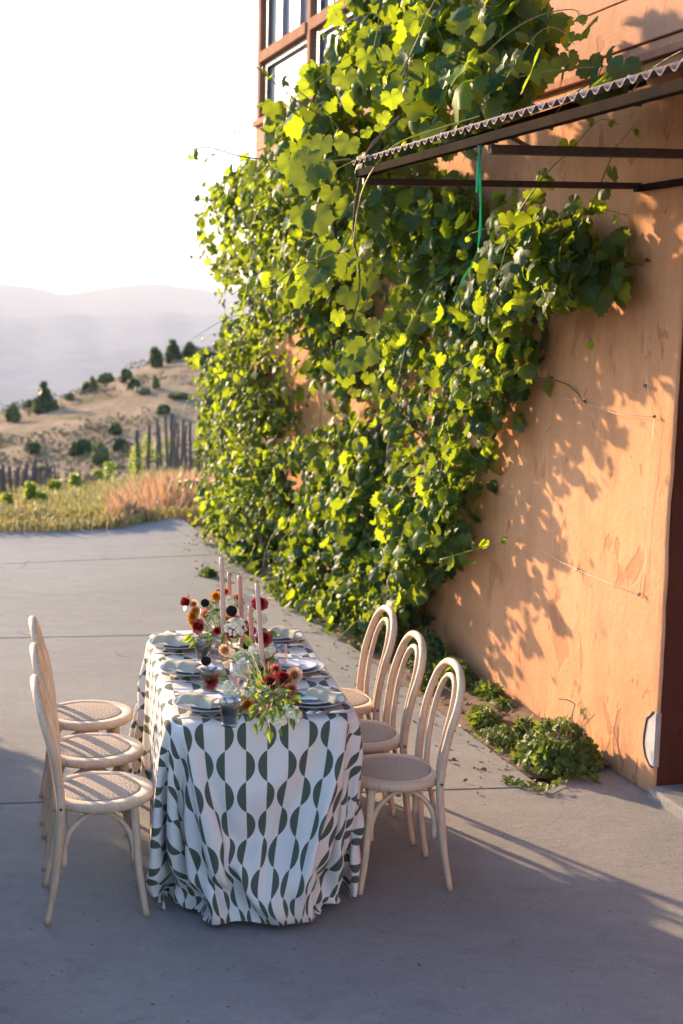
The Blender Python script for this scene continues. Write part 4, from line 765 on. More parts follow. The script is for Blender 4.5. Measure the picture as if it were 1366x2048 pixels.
[34,0,-1,40,3,3,-1,-1,3,-1,1,3,0,-1,-3,0,-3,-1,1,0,1,0,1,-1,0,-1,-2,0,1,-1,1,0,-1,0,0,0,0,0,0,0,0,0,0,0,0,0,0,0,0,0,1,0,0,0,0,0,-1,0,0,1,0,0,-1,0,0,0,0,0,0,0,0,0,0,0,0,0,0,0,0,0,0,0,0,0,0,0,0,0,0,0,0,0,0,0,0,0,0,0,0,0,0,0,0,0,0,0,0,0,0,0,0,0,0,0,0,0,0,0,0,0,0,0,0,0,0,0,0,0,0,0,0,0,0,-1,0,0,1,0,0,0,0,-1,0,0,0,0,0,0,0,1,0,0,0,0,0,-1,0,0,0,0,0,0,1,0,-1,0,0,0,0,0,-1,-1,0,0,1,0,0,-1,-1,-1,0,1,1,0,1,2,0,1,2,1,1],
[35,0,-1,39,2,2,0,1,3,0,-1,1,-1,-1,-1,0,-2,-1,1,0,0,0,0,-1,0,1,-1,0,0,-1,0,0,-1,0,0,0,0,0,-1,0,0,1,0,0,0,0,0,0,0,0,0,0,0,0,0,0,1,0,0,-1,0,0,1,0,0,0,0,0,0,0,0,0,0,0,0,0,0,0,0,0,0,0,0,0,0,0,0,0,0,0,0,0,0,0,0,0,0,0,0,0,0,0,0,0,0,0,0,0,0,0,0,0,0,0,0,0,0,0,0,0,0,0,0,0,0,0,0,0,0,0,0,0,0,0,0,0,0,0,0,0,0,1,0,0,0,0,1,0,0,-1,0,0,0,0,-1,0,-1,1,-1,0,0,0,0,0,0,0,0,-1,0,0,0,1,0,-1,-1,0,0,0,0,1,1,0,1,-1,1,2,1,1,2,-1,1],
[36,0,0,38,1,2,1,0,3,-1,0,-1,1,-1,-1,0,-1,0,0,0,-1,1,1,-2,0,0,0,0,0,0,0,0,0,0,0,-1,0,0,0,0,0,0,0,0,0,0,0,0,0,0,0,0,0,0,0,0,0,0,0,1,0,0,0,0,0,0,0,0,0,0,0,0,0,0,0,0,0,0,0,0,0,0,0,0,0,0,0,0,0,0,0,0,0,0,0,0,0,0,0,0,0,0,0,0,0,0,0,0,0,0,0,0,0,0,0,0,0,0,0,0,0,0,0,0,0,0,0,0,-1,-1,0,1,0,0,0,0,-1,0,0,1,-1,0,0,1,0,0,-1,0,0,1,0,0,0,0,0,0,1,0,0,0,0,-1,0,0,0,-1,0,0,0,0,-1,0,0,0,0,0,0,1,0,-1,-1,0,0,1,1,2,-1,2,1,0,-1],
[37,0,3,39,0,1,0,0,1,0,0,0,0,0,-1,0,-1,-2,1,0,-1,-1,1,1,0,0,-1,0,0,-1,0,0,-1,0,0,1,0,1,-1,0,-1,0,0,0,0,0,0,0,0,0,-1,0,0,1,0,1,0,0,-1,0,0,0,0,0,0,1,0,0,0,0,0,0,0,0,0,0,0,0,0,0,0,0,0,0,0,0,0,0,0,0,0,0,0,0,0,0,0,0,0,0,0,0,0,0,0,0,0,0,0,0,0,0,0,0,0,0,0,0,0,0,0,0,0,0,0,0,0,0,0,1,0,-1,0,0,1,0,0,0,0,0,0,0,0,0,0,0,0,0,0,0,-1,0,-1,0,0,0,0,0,0,0,0,1,0,0,-1,1,0,-1,0,0,0,-1,0,0,1,0,-1,-1,0,0,1,0,0,-1,1,0,0,0,0,0,1],
[38,0,5,39,1,1,-1,-1,0,1,1,-2,0,-1,-1,1,0,0,-1,0,-1,0,0,-1,0,0,-1,0,0,1,0,0,0,0,0,-1,0,0,0,0,0,0,0,0,0,0,0,-1,0,0,1,0,0,-1,0,0,0,0,0,0,0,0,1,0,0,0,0,0,0,0,0,0,0,0,0,0,0,0,0,0,0,0,0,0,0,0,0,0,0,0,0,0,0,0,0,0,0,0,0,0,0,0,0,0,0,0,0,0,0,0,0,0,0,0,0,0,0,0,0,0,0,0,0,0,0,0,0,0,0,0,0,0,0,0,-1,0,0,0,0,0,1,0,0,0,0,0,0,0,0,-1,1,0,1,0,0,0,0,0,-1,-1,0,0,0,0,0,0,0,0,0,0,-1,1,1,0,-1,-1,0,1,0,-1,-1,0,-2,1,0,-1,-1,1,0,0,0],
[39,0,5,39,0,0,0,1,0,0,0,-1,0,0,-1,0,-2,0,0,0,-1,1,1,-1,0,0,0,0,0,-1,0,0,0,0,0,0,0,-1,1,0,1,0,0,0,0,0,0,0,0,0,-1,0,0,0,0,0,0,0,0,0,0,0,0,0,0,-1,0,0,1,0,0,0,0,0,0,0,0,0,0,0,0,0,0,0,0,0,0,0,0,0,0,0,0,0,0,0,0,0,0,0,0,0,0,0,0,0,0,0,0,0,0,0,0,0,0,0,0,0,0,0,0,0,0,0,0,0,0,0,0,0,0,0,0,0,0,0,0,0,0,0,0,-1,0,-1,0,0,1,0,0,0,0,0,0,0,0,-1,0,0,1,1,0,-1,0,0,0,0,0,-1,-1,0,1,0,0,0,1,0,-1,-1,0,-1,0,0,-1,0,0,-2,0,0,0,-1,0],
[40,0,4,38,1,0,1,0,0,0,0,-1,0,-1,0,0,0,1,0,0,-1,0,0,-2,0,0,0,0,0,0,0,0,0,0,0,0,0,0,0,0,0,0,0,0,0,0,0,-1,0,0,0,0,0,0,0,0,0,0,0,0,0,0,0,0,0,0,0,0,0,0,0,0,0,0,0,0,0,0,0,0,0,0,0,0,0,0,0,0,0,0,0,0,0,0,0,0,0,0,0,0,0,0,0,0,0,0,0,0,0,0,0,0,0,0,0,0,0,0,0,0,0,0,0,0,0,0,0,0,0,0,0,0,0,0,0,0,0,0,0,-1,0,1,1,0,0,0,0,0,0,0,0,0,-1,-1,0,1,0,0,-1,0,0,0,0,0,0,0,0,0,1,0,-1,-1,0,1,0,0,0,1,0,-1,0,0,-1,-1,0,0,0,0,-1,0,0],
[41,0,2,39,0,1,0,2,0,0,-1,0,0,-1,0,0,-1,0,0,1,0,0,-1,-1,0,1,0,1,0,-1,0,0,0,0,0,0,0,0,0,0,0,0,0,0,0,0,0,0,0,0,0,0,0,0,0,0,-1,0,0,0,0,0,0,0,0,1,0,0,-1,0,0,0,0,0,0,0,0,0,0,0,0,0,0,0,0,0,0,0,0,0,0,0,0,0,0,0,0,0,0,0,0,0,0,0,0,0,0,0,0,0,0,0,0,0,0,0,0,0,0,0,0,0,0,0,0,0,0,0,0,0,0,0,-1,0,0,0,0,0,0,0,-1,0,0,1,0,0,-1,0,0,0,0,0,1,1,0,-1,0,0,1,0,0,-1,-1,0,0,0,0,1,0,0,-1,1,0,0,-1,0,0,0,0,0,0,-1,-1,0,0,0,0,0,1,-1,1],
[42,0,0,39,0,2,0,0,1,0,1,-1,1,-1,1,-1,0,0,1,0,0,0,0,-1,0,0,-1,-1,0,1,0,0,0,0,0,0,0,0,0,0,0,0,0,0,-1,0,0,1,0,0,-1,0,0,0,0,-1,0,0,1,0,0,0,-1,0,0,0,0,0,0,0,0,0,0,0,0,0,0,0,0,0,0,0,0,0,0,0,0,0,0,0,0,0,0,0,0,0,0,0,0,0,0,0,0,0,0,0,0,0,0,0,0,0,0,0,0,0,0,0,0,0,0,0,0,0,0,0,0,0,0,0,0,0,1,0,0,0,0,-1,0,0,1,0,0,0,0,0,0,-1,0,0,0,0,0,0,0,0,0,0,-1,0,0,1,1,0,0,0,0,-2,-1,0,2,0,0,-1,1,0,1,-1,-1,-1,1,0,0,0,-1,1,-1,1,2,0,0],
[43,0,-1,38,0,1,0,1,1,1,0,2,0,-1,0,1,-1,1,-1,0,-1,0,1,0,0,0,0,0,0,-1,0,0,0,0,-1,1,0,1,-1,0,0,-1,0,0,0,0,0,0,0,0,0,0,0,0,0,0,0,0,0,-1,0,0,1,0,0,-1,0,0,0,0,0,0,0,0,0,0,0,0,0,0,0,0,0,0,0,0,0,0,0,0,0,0,0,0,0,0,0,0,0,0,0,0,0,0,0,0,0,0,0,0,0,0,0,0,0,0,0,0,0,0,0,0,0,0,0,0,0,0,0,0,0,0,0,0,0,0,0,0,0,0,0,0,0,0,0,0,0,1,0,0,0,0,-1,0,0,0,0,0,1,-1,0,0,0,0,-1,0,0,-1,1,0,0,-1,0,2,0,0,0,1,0,0,-1,-2,0,0,-1,2,0,1,0,0,1],
[44,0,-1,38,1,0,0,0,1,1,0,1,0,-2,2,0,1,1,0,0,-1,0,0,0,0,0,0,0,0,1,0,0,0,1,0,-1,0,0,0,0,0,-1,0,0,0,0,0,-1,0,0,0,0,0,-1,0,0,0,0,0,1,0,0,-1,0,0,0,0,0,0,0,0,0,0,0,0,0,0,0,0,0,0,0,0,0,0,0,0,0,0,0,0,0,0,0,0,0,0,0,0,0,0,0,0,0,0,0,0,0,0,0,0,0,0,0,0,0,0,0,0,0,0,0,0,0,0,0,0,0,0,0,0,0,0,0,0,0,0,0,0,0,0,0,0,-1,-1,0,1,0,0,0,0,0,0,0,0,1,0,0,-1,1,0,-1,0,0,-2,-1,1,3,0,-1,2,0,0,-1,0,0,0,0,-1,0,0,0,0,0,-2,0,-1,0,1,0,1],
[45,0,0,38,1,0,1,0,1,0,0,1,0,-1,1,0,-1,1,0,2,0,0,-1,-1,1,0,0,0,0,-1,0,0,0,-1,0,0,0,0,-1,0,0,1,0,0,-1,0,0,0,0,0,0,0,0,0,0,0,0,0,0,-1,0,0,0,0,0,0,0,0,0,0,0,0,0,0,0,0,0,0,0,0,0,0,0,0,0,0,0,0,0,0,0,0,0,0,0,0,0,0,0,0,0,0,0,0,0,0,0,0,0,0,0,0,0,0,0,0,0,0,0,0,0,0,0,0,0,0,0,0,0,0,0,0,0,0,0,0,0,1,0,0,-1,0,0,1,1,0,-1,0,0,0,0,0,1,-1,0,-1,0,0,-1,0,0,-1,0,0,3,1,0,2,-1,0,-3,1,0,0,0,0,1,0,-1,0,0,-1,0,-1,-1,0,0,0,0,0,2],
[46,0,2,39,1,-1,-1,-1,-1,1,-1,0,0,0,2,-1,1,3,1,0,-1,0,1,-2,0,-1,-1,0,0,0,0,-1,0,0,1,-1,0,0,1,0,0,0,0,0,0,0,0,0,0,0,0,1,0,-1,0,0,0,0,0,0,0,0,0,0,0,0,0,0,0,0,0,0,0,0,0,0,0,0,0,0,0,0,0,0,0,0,0,0,0,0,0,0,0,0,0,0,0,0,0,0,0,0,0,0,0,0,0,0,0,0,0,0,0,0,0,0,0,0,0,0,0,0,0,0,0,0,0,0,0,0,0,0,0,0,0,0,0,0,-1,0,0,0,0,0,0,0,0,0,0,0,0,0,-1,1,0,-1,0,0,1,-1,0,3,0,0,0,0,-1,-4,1,1,2,-1,0,1,0,0,0,0,0,0,0,-3,0,0,-1,-1,0,1,-1,-1,0],
[47,0,3,38,0,-1,1,-1,-1,0,-1,-1,0,0,0,0,1,3,-1,1,3,1,0,-2,0,0,-2,0,0,-1,1,0,-1,0,0,0,0,0,-1,0,0,0,0,0,1,0,0,0,0,0,0,-1,0,0,0,0,0,0,0,0,0,0,0,0,0,0,0,0,0,0,0,0,0,0,0,0,0,0,0,0,0,0,0,0,0,0,0,0,0,0,0,0,0,0,0,0,0,0,0,0,0,0,0,0,0,0,0,0,0,0,0,0,0,0,0,0,0,0,0,0,0,0,0,0,0,0,0,0,0,0,0,0,0,0,0,0,0,0,1,0,0,0,0,0,0,0,0,-1,0,-1,0,0,0,0,0,2,0,0,1,1,0,-2,-1,0,-2,0,1,4,0,-1,-2,1,0,0,-1,0,1,0,-1,1,0,-1,0,-1,-2,-2,-1,0,-2,1,2],
[48,0,1,39,-1,0,0,0,-1,0,-1,-1,0,0,0,0,1,1,0,1,6,-1,1,1,1,0,-4,1,-1,-2,-1,1,-1,0,-1,-1,0,0,0,0,0,0,0,0,-1,0,0,1,0,0,0,0,0,1,0,0,0,0,0,0,0,0,0,0,0,0,0,0,0,0,0,0,0,0,0,0,0,0,0,0,0,0,0,0,0,0,0,0,0,0,0,0,0,0,0,0,0,0,0,0,0,0,0,0,0,0,0,0,0,0,0,0,0,0,0,0,0,0,0,0,0,0,0,1,0,0,0,0,0,-1,0,0,0,0,0,0,0,0,0,0,0,0,0,0,0,0,0,1,0,0,0,0,1,0,0,-1,-1,0,-2,0,0,1,1,0,3,-1,-1,-2,0,1,0,0,0,1,1,-1,2,-1,0,1,-1,-1,0,0,0,-1,-1,0,-2,0,1],
[49,0,-1,39,-1,1,1,0,-1,-1,0,0,0,1,0,0,0,-1,0,0,0,0,0,10,-1,0,0,0,0,-3,1,0,-2,0,0,-1,0,0,-1,0,0,-1,1,0,0,0,0,-1,0,0,0,0,0,1,0,1,0,0,-1,0,0,0,0,0,0,0,0,0,0,0,0,0,0,0,0,0,0,0,0,0,0,0,0,0,0,0,0,0,0,0,0,0,0,0,0,0,0,0,0,0,0,0,0,0,0,0,0,0,0,0,0,0,0,0,0,0,0,0,0,0,0,0,0,-1,0,0,0,0,0,1,0,0,0,0,0,0,0,-1,0,0,1,0,0,-1,-1,0,0,0,0,1,0,0,-1,0,0,-1,1,0,2,-1,0,2,0,0,-2,1,0,0,0,0,-1,-1,0,2,0,0,1,1,0,2,-1,0,1,-1,-1,-1,0,0,0,0,1],
[50,0,-2,39,-2,0,-1,0,1,1,1,0,0,2,1,0,0,2,-1,-1,-3,1,0,-5,0,0,10,0,1,5,-1,-1,-2,1,1,-1,0,0,-1,1,-1,-1,-1,0,-1,0,0,-1,0,0,0,0,0,-1,0,0,0,0,0,-1,0,0,0,0,0,0,0,0,0,0,0,0,0,0,0,0,0,0,0,0,0,0,0,0,0,0,0,0,0,0,0,0,0,0,0,0,0,0,0,0,0,0,0,0,0,0,0,0,0,0,0,0,0,0,0,0,0,0,0,0,0,0,0,0,0,0,0,0,0,0,0,0,0,0,-1,0,0,1,0,0,0,0,0,0,1,0,0,0,0,-1,-1,0,1,0,0,2,0,-1,0,1,1,-2,-1,0,0,0,0,-2,0,0,4,1,0,-1,-1,0,1,0,0,1,0,0,3,0,0,0,0,1,-1,-1,-1],
[51,0,-2,38,-1,0,1,0,-1,0,2,0,0,1,1,-1,0,2,0,-1,7,0,-1,-2,0,0,-7,1,-1,1,0,1,6,0,0,2,0,0,-1,-1,0,-1,1,0,0,0,0,-1,0,0,-1,0,0,-1,0,0,-1,1,0,0,0,0,0,0,0,-1,0,0,0,0,0,0,0,0,0,0,0,0,0,0,0,0,0,0,0,0,0,0,0,0,0,0,0,0,0,0,0,0,0,0,0,0,0,0,0,0,0,0,0,0,0,0,0,0,0,0,0,0,0,0,0,0,0,0,0,0,0,0,0,0,0,0,0,0,0,0,0,0,-1,0,0,0,0,0,0,0,0,0,0,1,1,0,1,0,0,-1,-1,0,-1,0,0,-1,1,0,0,0,0,2,-1,0,-1,0,-1,1,1,1,0,-1,-1,3,0,1,1,0,0,0,0,0,-1,0,0],
[52,0,-2,38,0,-1,0,0,-1,0,1,-1,0,1,-2,-1,0,-1,-1,0,4,1,-1,11,2,-1,1,-1,1,-6,1,-1,-4,0,0,0,0,0,2,1,0,1,-1,0,-1,0,0,1,0,0,0,1,0,0,0,0,0,-1,0,0,0,0,-1,0,0,0,0,0,0,0,0,0,0,0,0,0,0,0,0,0,0,0,0,0,0,0,0,0,0,0,0,0,0,0,0,0,0,0,0,0,0,0,0,0,0,0,0,0,0,0,0,0,0,0,0,0,0,0,0,0,0,0,0,0,0,0,0,0,0,0,0,-1,0,0,1,0,0,0,1,0,0,0,-1,0,0,1,1,-1,0,0,0,0,-2,0,0,0,1,0,0,-1,0,0,0,0,0,0,0,-1,1,0,2,-1,0,0,0,-1,2,0,1,2,0,-1,0,0,1,-1,0,0,-1,0,1],
[53,0,-2,38,1,-2,0,0,-2,0,-1,-1,-1,2,-4,-1,0,-5,-1,-1,-3,-2,1,3,2,-1,12,3,-1,8,1,0,2,0,0,-2,0,0,-2,0,0,-2,0,0,-1,1,0,-1,0,0,0,-1,0,0,0,-1,1,0,1,0,1,0,1,0,0,0,0,0,0,0,0,0,0,0,0,-1,0,0,0,0,0,0,0,0,0,0,0,0,0,0,0,0,0,0,0,0,0,0,0,0,0,0,0,0,0,0,0,0,0,0,0,0,0,0,0,0,0,0,0,0,1,0,0,0,0,0,0,0,-1,0,0,1,0,0,0,-1,0,0,0,0,0,0,0,0,0,0,-1,1,0,0,0,0,0,-1,0,0,0,0,0,1,0,0,0,0,0,-1,0,1,0,0,-1,1,0,1,-1,0,2,0,-1,1,0,1,0,0,0,-2,-1,1,-2,0,-1],
[54,0,-2,38,-1,-3,0,0,-2,0,1,-2,-1,0,-2,-1,2,-3,-1,0,-1,1,-2,-4,-2,2,-2,-1,0,8,3,-1,8,2,-1,6,1,-1,3,0,1,1,0,0,0,0,0,-2,0,0,-1,0,0,-2,1,0,-1,0,0,0,-1,0,0,0,0,1,0,0,0,0,0,0,0,0,0,1,0,0,0,0,0,0,0,0,0,0,0,0,0,0,0,0,0,0,0,0,0,0,0,0,0,0,0,0,0,0,0,0,0,0,0,0,0,0,0,0,0,0,0,0,-1,0,0,0,0,0,0,0,0,0,0,0,0,0,0,1,0,0,0,0,-1,-1,0,0,0,0,0,0,0,0,0,0,0,1,0,-1,-1,0,0,0,0,0,0,0,1,1,0,0,-1,0,-1,0,0,2,0,0,3,0,0,1,0,0,-1,0,0,-2,0,-1,-2,0,0],
[55,0,-4,38,-2,-1,0,1,-3,-1,-1,-1,-1,0,-1,0,1,-2,0,0,-4,0,2,0,0,-1,-3,-2,1,-4,-2,1,3,2,-1,5,3,0,6,1,-1,5,1,0,4,0,0,4,0,0,0,0,0,1,0,1,-2,0,-1,-1,0,0,-1,1,0,-1,0,0,0,0,0,0,-1,0,0,0,0,0,0,0,0,0,0,0,0,0,0,0,0,0,0,0,0,0,0,0,0,0,0,0,0,0,0,0,0,0,0,0,0,0,0,0,0,0,0,0,0,0,0,0,1,0,0,0,0,-1,0,0,1,0,0,0,-1,0,-1,0,0,-1,0,0,0,1,0,0,0,0,-1,-1,0,-1,0,0,0,0,0,1,1,0,-1,-1,0,0,0,0,0,0,0,-2,0,0,4,-1,1,7,-1,0,2,0,0,-1,1,-1,-2,0,1,-3,1,-1,-1,-1,-1],
[56,0,-5,38,-3,-3,0,1,-1,0,1,0,-1,-1,2,0,0,5,0,1,2,-1,-1,-5,0,1,-3,2,0,-3,-1,1,-7,-3,1,-3,-1,0,0,0,1,2,1,-1,4,1,0,4,2,-1,5,1,0,4,0,0,3,1,0,2,0,0,-1,0,0,-2,0,0,0,0,0,0,1,0,0,0,0,0,0,0,0,0,0,0,0,0,0,0,0,0,0,0,0,0,0,0,0,0,0,0,0,0,0,0,0,0,0,0,0,0,0,0,0,0,0,0,0,0,0,0,-1,0,0,1,0,0,0,0,-1,-1,0,-1,1,0,0,0,0,-1,-1,0,-1,0,0,-1,0,0,0,0,0,0,0,0,0,0,0,0,0,1,1,1,-1,1,-1,0,1,0,0,5,0,0,9,-3,0,1,-1,0,-2,0,1,-3,1,2,-3,2,-1,-2,0,-1,-1,1,-1],
[57,0,-8,38,-1,0,-1,-1,-1,0,1,2,-1,0,5,0,0,6,1,1,12,-3,-1,5,-2,-1,-1,0,0,-5,2,-1,-5,2,1,-6,0,1,-7,1,-1,-5,0,1,-4,0,0,-3,-1,1,0,0,0,0,1,0,3,0,0,4,1,0,5,1,0,3,1,0,0,0,0,0,-1,0,0,0,0,0,0,0,0,0,0,0,0,0,0,0,0,0,0,0,0,0,0,0,0,0,0,0,0,0,0,0,0,0,0,0,0,0,0,0,0,0,0,0,0,0,0,0,1,0,1,0,0,-1,-1,0,-2,0,0,-1,0,0,-2,0,0,0,0,0,1,0,1,1,0,-1,1,1,0,2,-1,0,2,0,0,3,-1,-1,3,0,0,3,-1,1,3,-1,0,2,-1,-1,-2,-1,0,1,-3,1,-2,0,2,-3,3,2,-4,2,1,-2,1,-2,-1,0,-1],
[58,0,-6,38,-1,-2,-1,0,1,-2,0,3,-2,0,5,0,1,4,2,0,0,3,0,8,-1,-1,5,-3,-1,5,-2,1,2,-2,-1,1,-1,0,1,0,1,-1,1,0,-3,1,0,-2,1,0,-4,2,-1,-4,0,0,-4,2,1,-5,1,0,-4,0,0,0,2,0,-1,1,1,1,0,0,0,-1,0,0,0,0,0,0,0,0,0,0,0,0,0,0,0,0,0,0,0,0,0,0,0,0,0,0,0,0,0,0,0,0,0,0,0,0,0,0,0,0,0,0,0,0,0,0,1,1,0,0,0,-1,-2,0,0,2,-2,1,5,-1,0,4,0,0,4,-2,-1,3,-2,0,4,-2,0,2,-1,1,3,-2,0,2,-2,0,2,-3,0,3,-2,0,2,-3,0,2,-4,1,-6,3,0,-12,8,1,-4,4,2,-3,1,3,-6,3,1,-3,3,-2,0,2,-3],
[59,0,-5,37,0,-1,-1,0,-1,-4,-1,2,-2,0,3,-2,0,4,1,1,-2,7,2,-11,-1,2,-6,-11,-1,-2,-7,-3,2,1,1,3,3,-1,3,4,-1,4,2,0,5,2,-1,3,3,0,3,1,0,3,1,0,1,1,0,1,1,-1,-1,2,0,-3,1,0,-7,1,4,2,0,-1,0,0,0,0,0,0,0,0,0,0,0,0,0,0,0,0,0,0,0,0,0,0,0,0,0,0,0,0,0,0,0,0,0,0,0,0,0,0,0,0,0,0,0,0,0,0,0,1,2,0,0,-3,-3,-4,18,-4,3,7,-3,0,4,-5,0,4,-4,1,1,-2,0,1,0,0,0,0,0,1,0,-1,-1,1,0,-1,1,0,-2,1,0,-3,3,-1,-3,2,1,-4,4,-1,-4,1,0,-5,-2,2,-1,-1,5,-2,2,2,-4,1,0,-3,4,-3,-1,2,-2],
[60,0,0,36,2,-2,-1,0,-4,-3,-1,-3,-3,0,-2,-3,-1,-7,-6,-1,-13,-11,0,-6,-6,-1,-1,4,1,0,2,3,0,-1,0,-1,-2,0,0,-2,1,1,2,-1,1,3,0,2,4,-2,2,5,0,3,6,-1,4,4,-1,3,3,-1,7,3,-1,14,6,-3,-1,3,6,3,-4,2,0,0,-1,0,0,0,0,0,0,0,0,0,0,0,0,0,0,0,0,0,0,0,0,0,0,0,0,0,0,0,0,0,0,0,0,0,0,0,0,0,0,0,0,0,0,0,2,0,1,3,-1,-6,-6,-7,-12,-9,-1,-6,-9,1,-5,-5,2,-1,0,0,2,1,2,4,0,0,4,2,1,4,4,1,2,4,0,1,3,1,1,4,0,0,1,0,-1,1,0,1,1,0,2,-3,0,7,-5,5,5,1,3,0,1,1,-2,3,-2,-1,3,-2,0,2,-2],
[61,0,0,34,2,-1,-2,1,-3,-1,1,-4,-1,-1,-5,-2,-1,-8,-4,-1,-7,-5,-1,-2,1,1,2,4,1,4,2,-1,6,-2,-1,9,-6,-1,3,-1,-2,0,0,0,-1,1,0,-4,2,0,-8,2,-1,1,3,-2,8,2,-3,13,1,-2,7,3,-2,0,4,-1,8,-12,-12,-16,13,21,-4,5,8,1,-1,-1,0,0,-1,0,0,0,1,0,0,0,0,0,0,0,0,0,0,0,0,0,0,0,0,0,0,0,0,1,0,1,0,0,0,1,0,0,1,0,4,-5,-8,-17,-16,-12,-18,8,14,13,1,0,1,5,2,0,-2,-4,1,-9,-10,2,-10,-10,1,-6,-12,3,-2,-11,1,0,-8,1,3,-2,1,3,4,0,-3,7,2,-2,9,1,-1,8,0,-1,7,1,5,4,2,13,0,3,8,6,3,4,5,-1,2,3,-3,1,3,-3,2,1,-1],
[62,0,-6,27,2,2,0,0,2,0,0,1,1,1,-1,0,0,0,-1,0,1,5,0,8,1,-1,13,-11,-5,5,-4,-4,4,-2,-2,-1,7,0,-3,5,1,-8,4,-2,-12,3,-2,-10,-1,-1,12,0,-2,13,-6,-2,5,-5,-1,-9,6,1,-10,2,-2,7,-23,-10,3,14,0,-15,13,13,-5,8,14,3,-3,-1,0,-1,2,1,-1,0,0,0,0,0,0,0,0,0,0,0,0,0,0,0,0,0,0,0,0,0,0,1,0,-1,0,1,-1,-1,3,0,2,2,-3,-2,-5,-2,-11,-13,-15,-5,-16,-4,5,17,9,-10,0,3,9,5,-1,12,3,-1,6,-3,0,-7,-1,1,-13,-3,2,-12,-11,2,-6,-16,2,2,-15,1,11,-15,0,11,-4,1,8,3,1,3,4,0,-7,8,2,-8,19,3,0,12,3,3,7,0,5,4,-2,6,2,-1,3,1,0],
[63,0,-13,16,1,3,-1,-1,8,0,-1,9,2,1,7,1,2,7,-2,-1,10,-13,-7,4,-14,-8,0,11,1,-1,12,3,-10,13,0,-16,8,-1,-15,0,-3,-9,-1,0,8,-1,-1,24,-4,-2,11,-7,-2,-8,3,1,-21,8,1,-5,-1,-3,14,-21,-9,5,8,1,-12,3,0,3,-10,-10,5,-2,-7,-5,-3,5,-1,6,2,-1,-1,1,-1,2,0,0,0,0,0,0,0,0,0,1,0,0,0,0,0,0,0,1,0,-1,0,0,-1,2,1,-2,-11,-3,-4,-5,-6,6,10,7,6,19,14,0,-1,2,-1,-11,-4,6,9,5,-20,4,3,-9,-1,1,3,3,0,13,1,-1,12,0,-1,1,2,0,-8,-1,1,-16,-4,2,-12,-9,2,-6,-18,1,3,-17,0,10,-10,2,10,8,0,2,10,-1,-3,6,1,2,5,3,6,4,2,8,3,0,5,1,1],
[64,0,-15,6,1,4,-2,-1,8,-2,-2,11,1,-2,9,2,0,6,-2,-2,5,-6,-5,7,9,1,-13,20,-1,-18,7,-3,-16,-3,-1,-10,-4,-1,3,4,0,22,0,-1,21,-12,-2,3,0,-1,-20,10,2,-22,1,0,6,-1,-2,14,-28,-11,7,11,2,-15,4,1,4,2,-1,13,-20,-7,-9,11,-2,-2,-7,-1,-1,-2,-1,-1,-2,1,0,3,0,0,0,0,-1,0,0,0,0,-1,0,1,0,0,0,0,0,-1,0,-1,4,0,0,2,1,-5,-13,0,-3,9,0,-1,-9,1,3,14,7,12,24,10,5,-9,0,-6,-3,-4,20,-3,6,-15,13,2,-16,2,0,-10,0,0,0,-1,0,12,1,-1,14,2,0,5,-3,0,-10,2,0,-15,0,2,-14,-9,2,-8,-13,0,8,-8,3,10,-5,1,5,-2,-1,4,1,2,6,2,1,7,1,3,4,2,2],
[65,0,-10,0,-1,1,-2,-1,4,-3,-4,7,-2,-3,10,2,-4,7,7,-2,-1,16,3,-14,16,1,-20,-10,-4,-3,-3,1,-1,5,-2,17,6,0,22,-9,-1,9,-11,-3,-12,12,1,-26,5,2,-14,-6,-1,12,2,-3,19,-20,-9,5,10,2,-10,-3,-1,0,9,2,8,-33,-8,0,13,-2,-5,8,-1,-1,-4,0,-2,-5,-1,-2,-3,0,0,4,-1,0,0,1,1,-1,0,-1,0,0,0,0,0,0,0,0,0,2,0,0,2,0,-1,-2,-1,-4,-4,1,-2,4,0,-3,-6,1,4,-6,0,-4,18,6,12,20,9,17,-9,4,-4,-3,-3,18,-11,4,-4,11,1,-11,10,0,-14,5,0,-12,1,0,-6,-1,-1,10,3,-1,16,-4,0,5,-1,0,-8,3,1,-10,-1,1,-6,-14,1,1,-12,-1,4,-9,2,5,-2,3,5,1,5,3,1,2,3,2,2],
[66,0,-5,1,-3,-1,-2,-3,-1,-3,-3,5,0,-4,7,5,-3,3,9,0,-2,11,2,-2,6,2,13,7,5,-7,1,-4,10,-18,-2,6,-11,-5,-3,8,-3,-23,14,3,-23,-7,0,-6,-3,-1,20,9,-2,20,-21,-9,-1,0,-1,-6,4,2,-6,12,4,7,-35,-8,6,4,-3,-6,17,-2,1,-2,-1,-4,-4,-1,0,-4,1,-1,-1,-1,-1,3,1,0,1,-1,0,0,0,1,-1,0,-1,0,0,0,1,0,0,0,1,-1,3,0,0,-3,0,-4,-3,0,-3,3,0,-2,-4,1,3,-7,1,-1,1,1,2,22,7,13,14,7,2,-1,0,14,-8,2,12,-15,3,0,2,1,-4,10,0,-8,8,-1,-11,7,0,-13,2,0,-6,2,-1,10,-2,-1,11,-3,-1,-1,0,2,-6,-6,-1,-3,-11,0,3,-7,4,2,-4,6,2,0,5,1,0,3,-2,0,0],
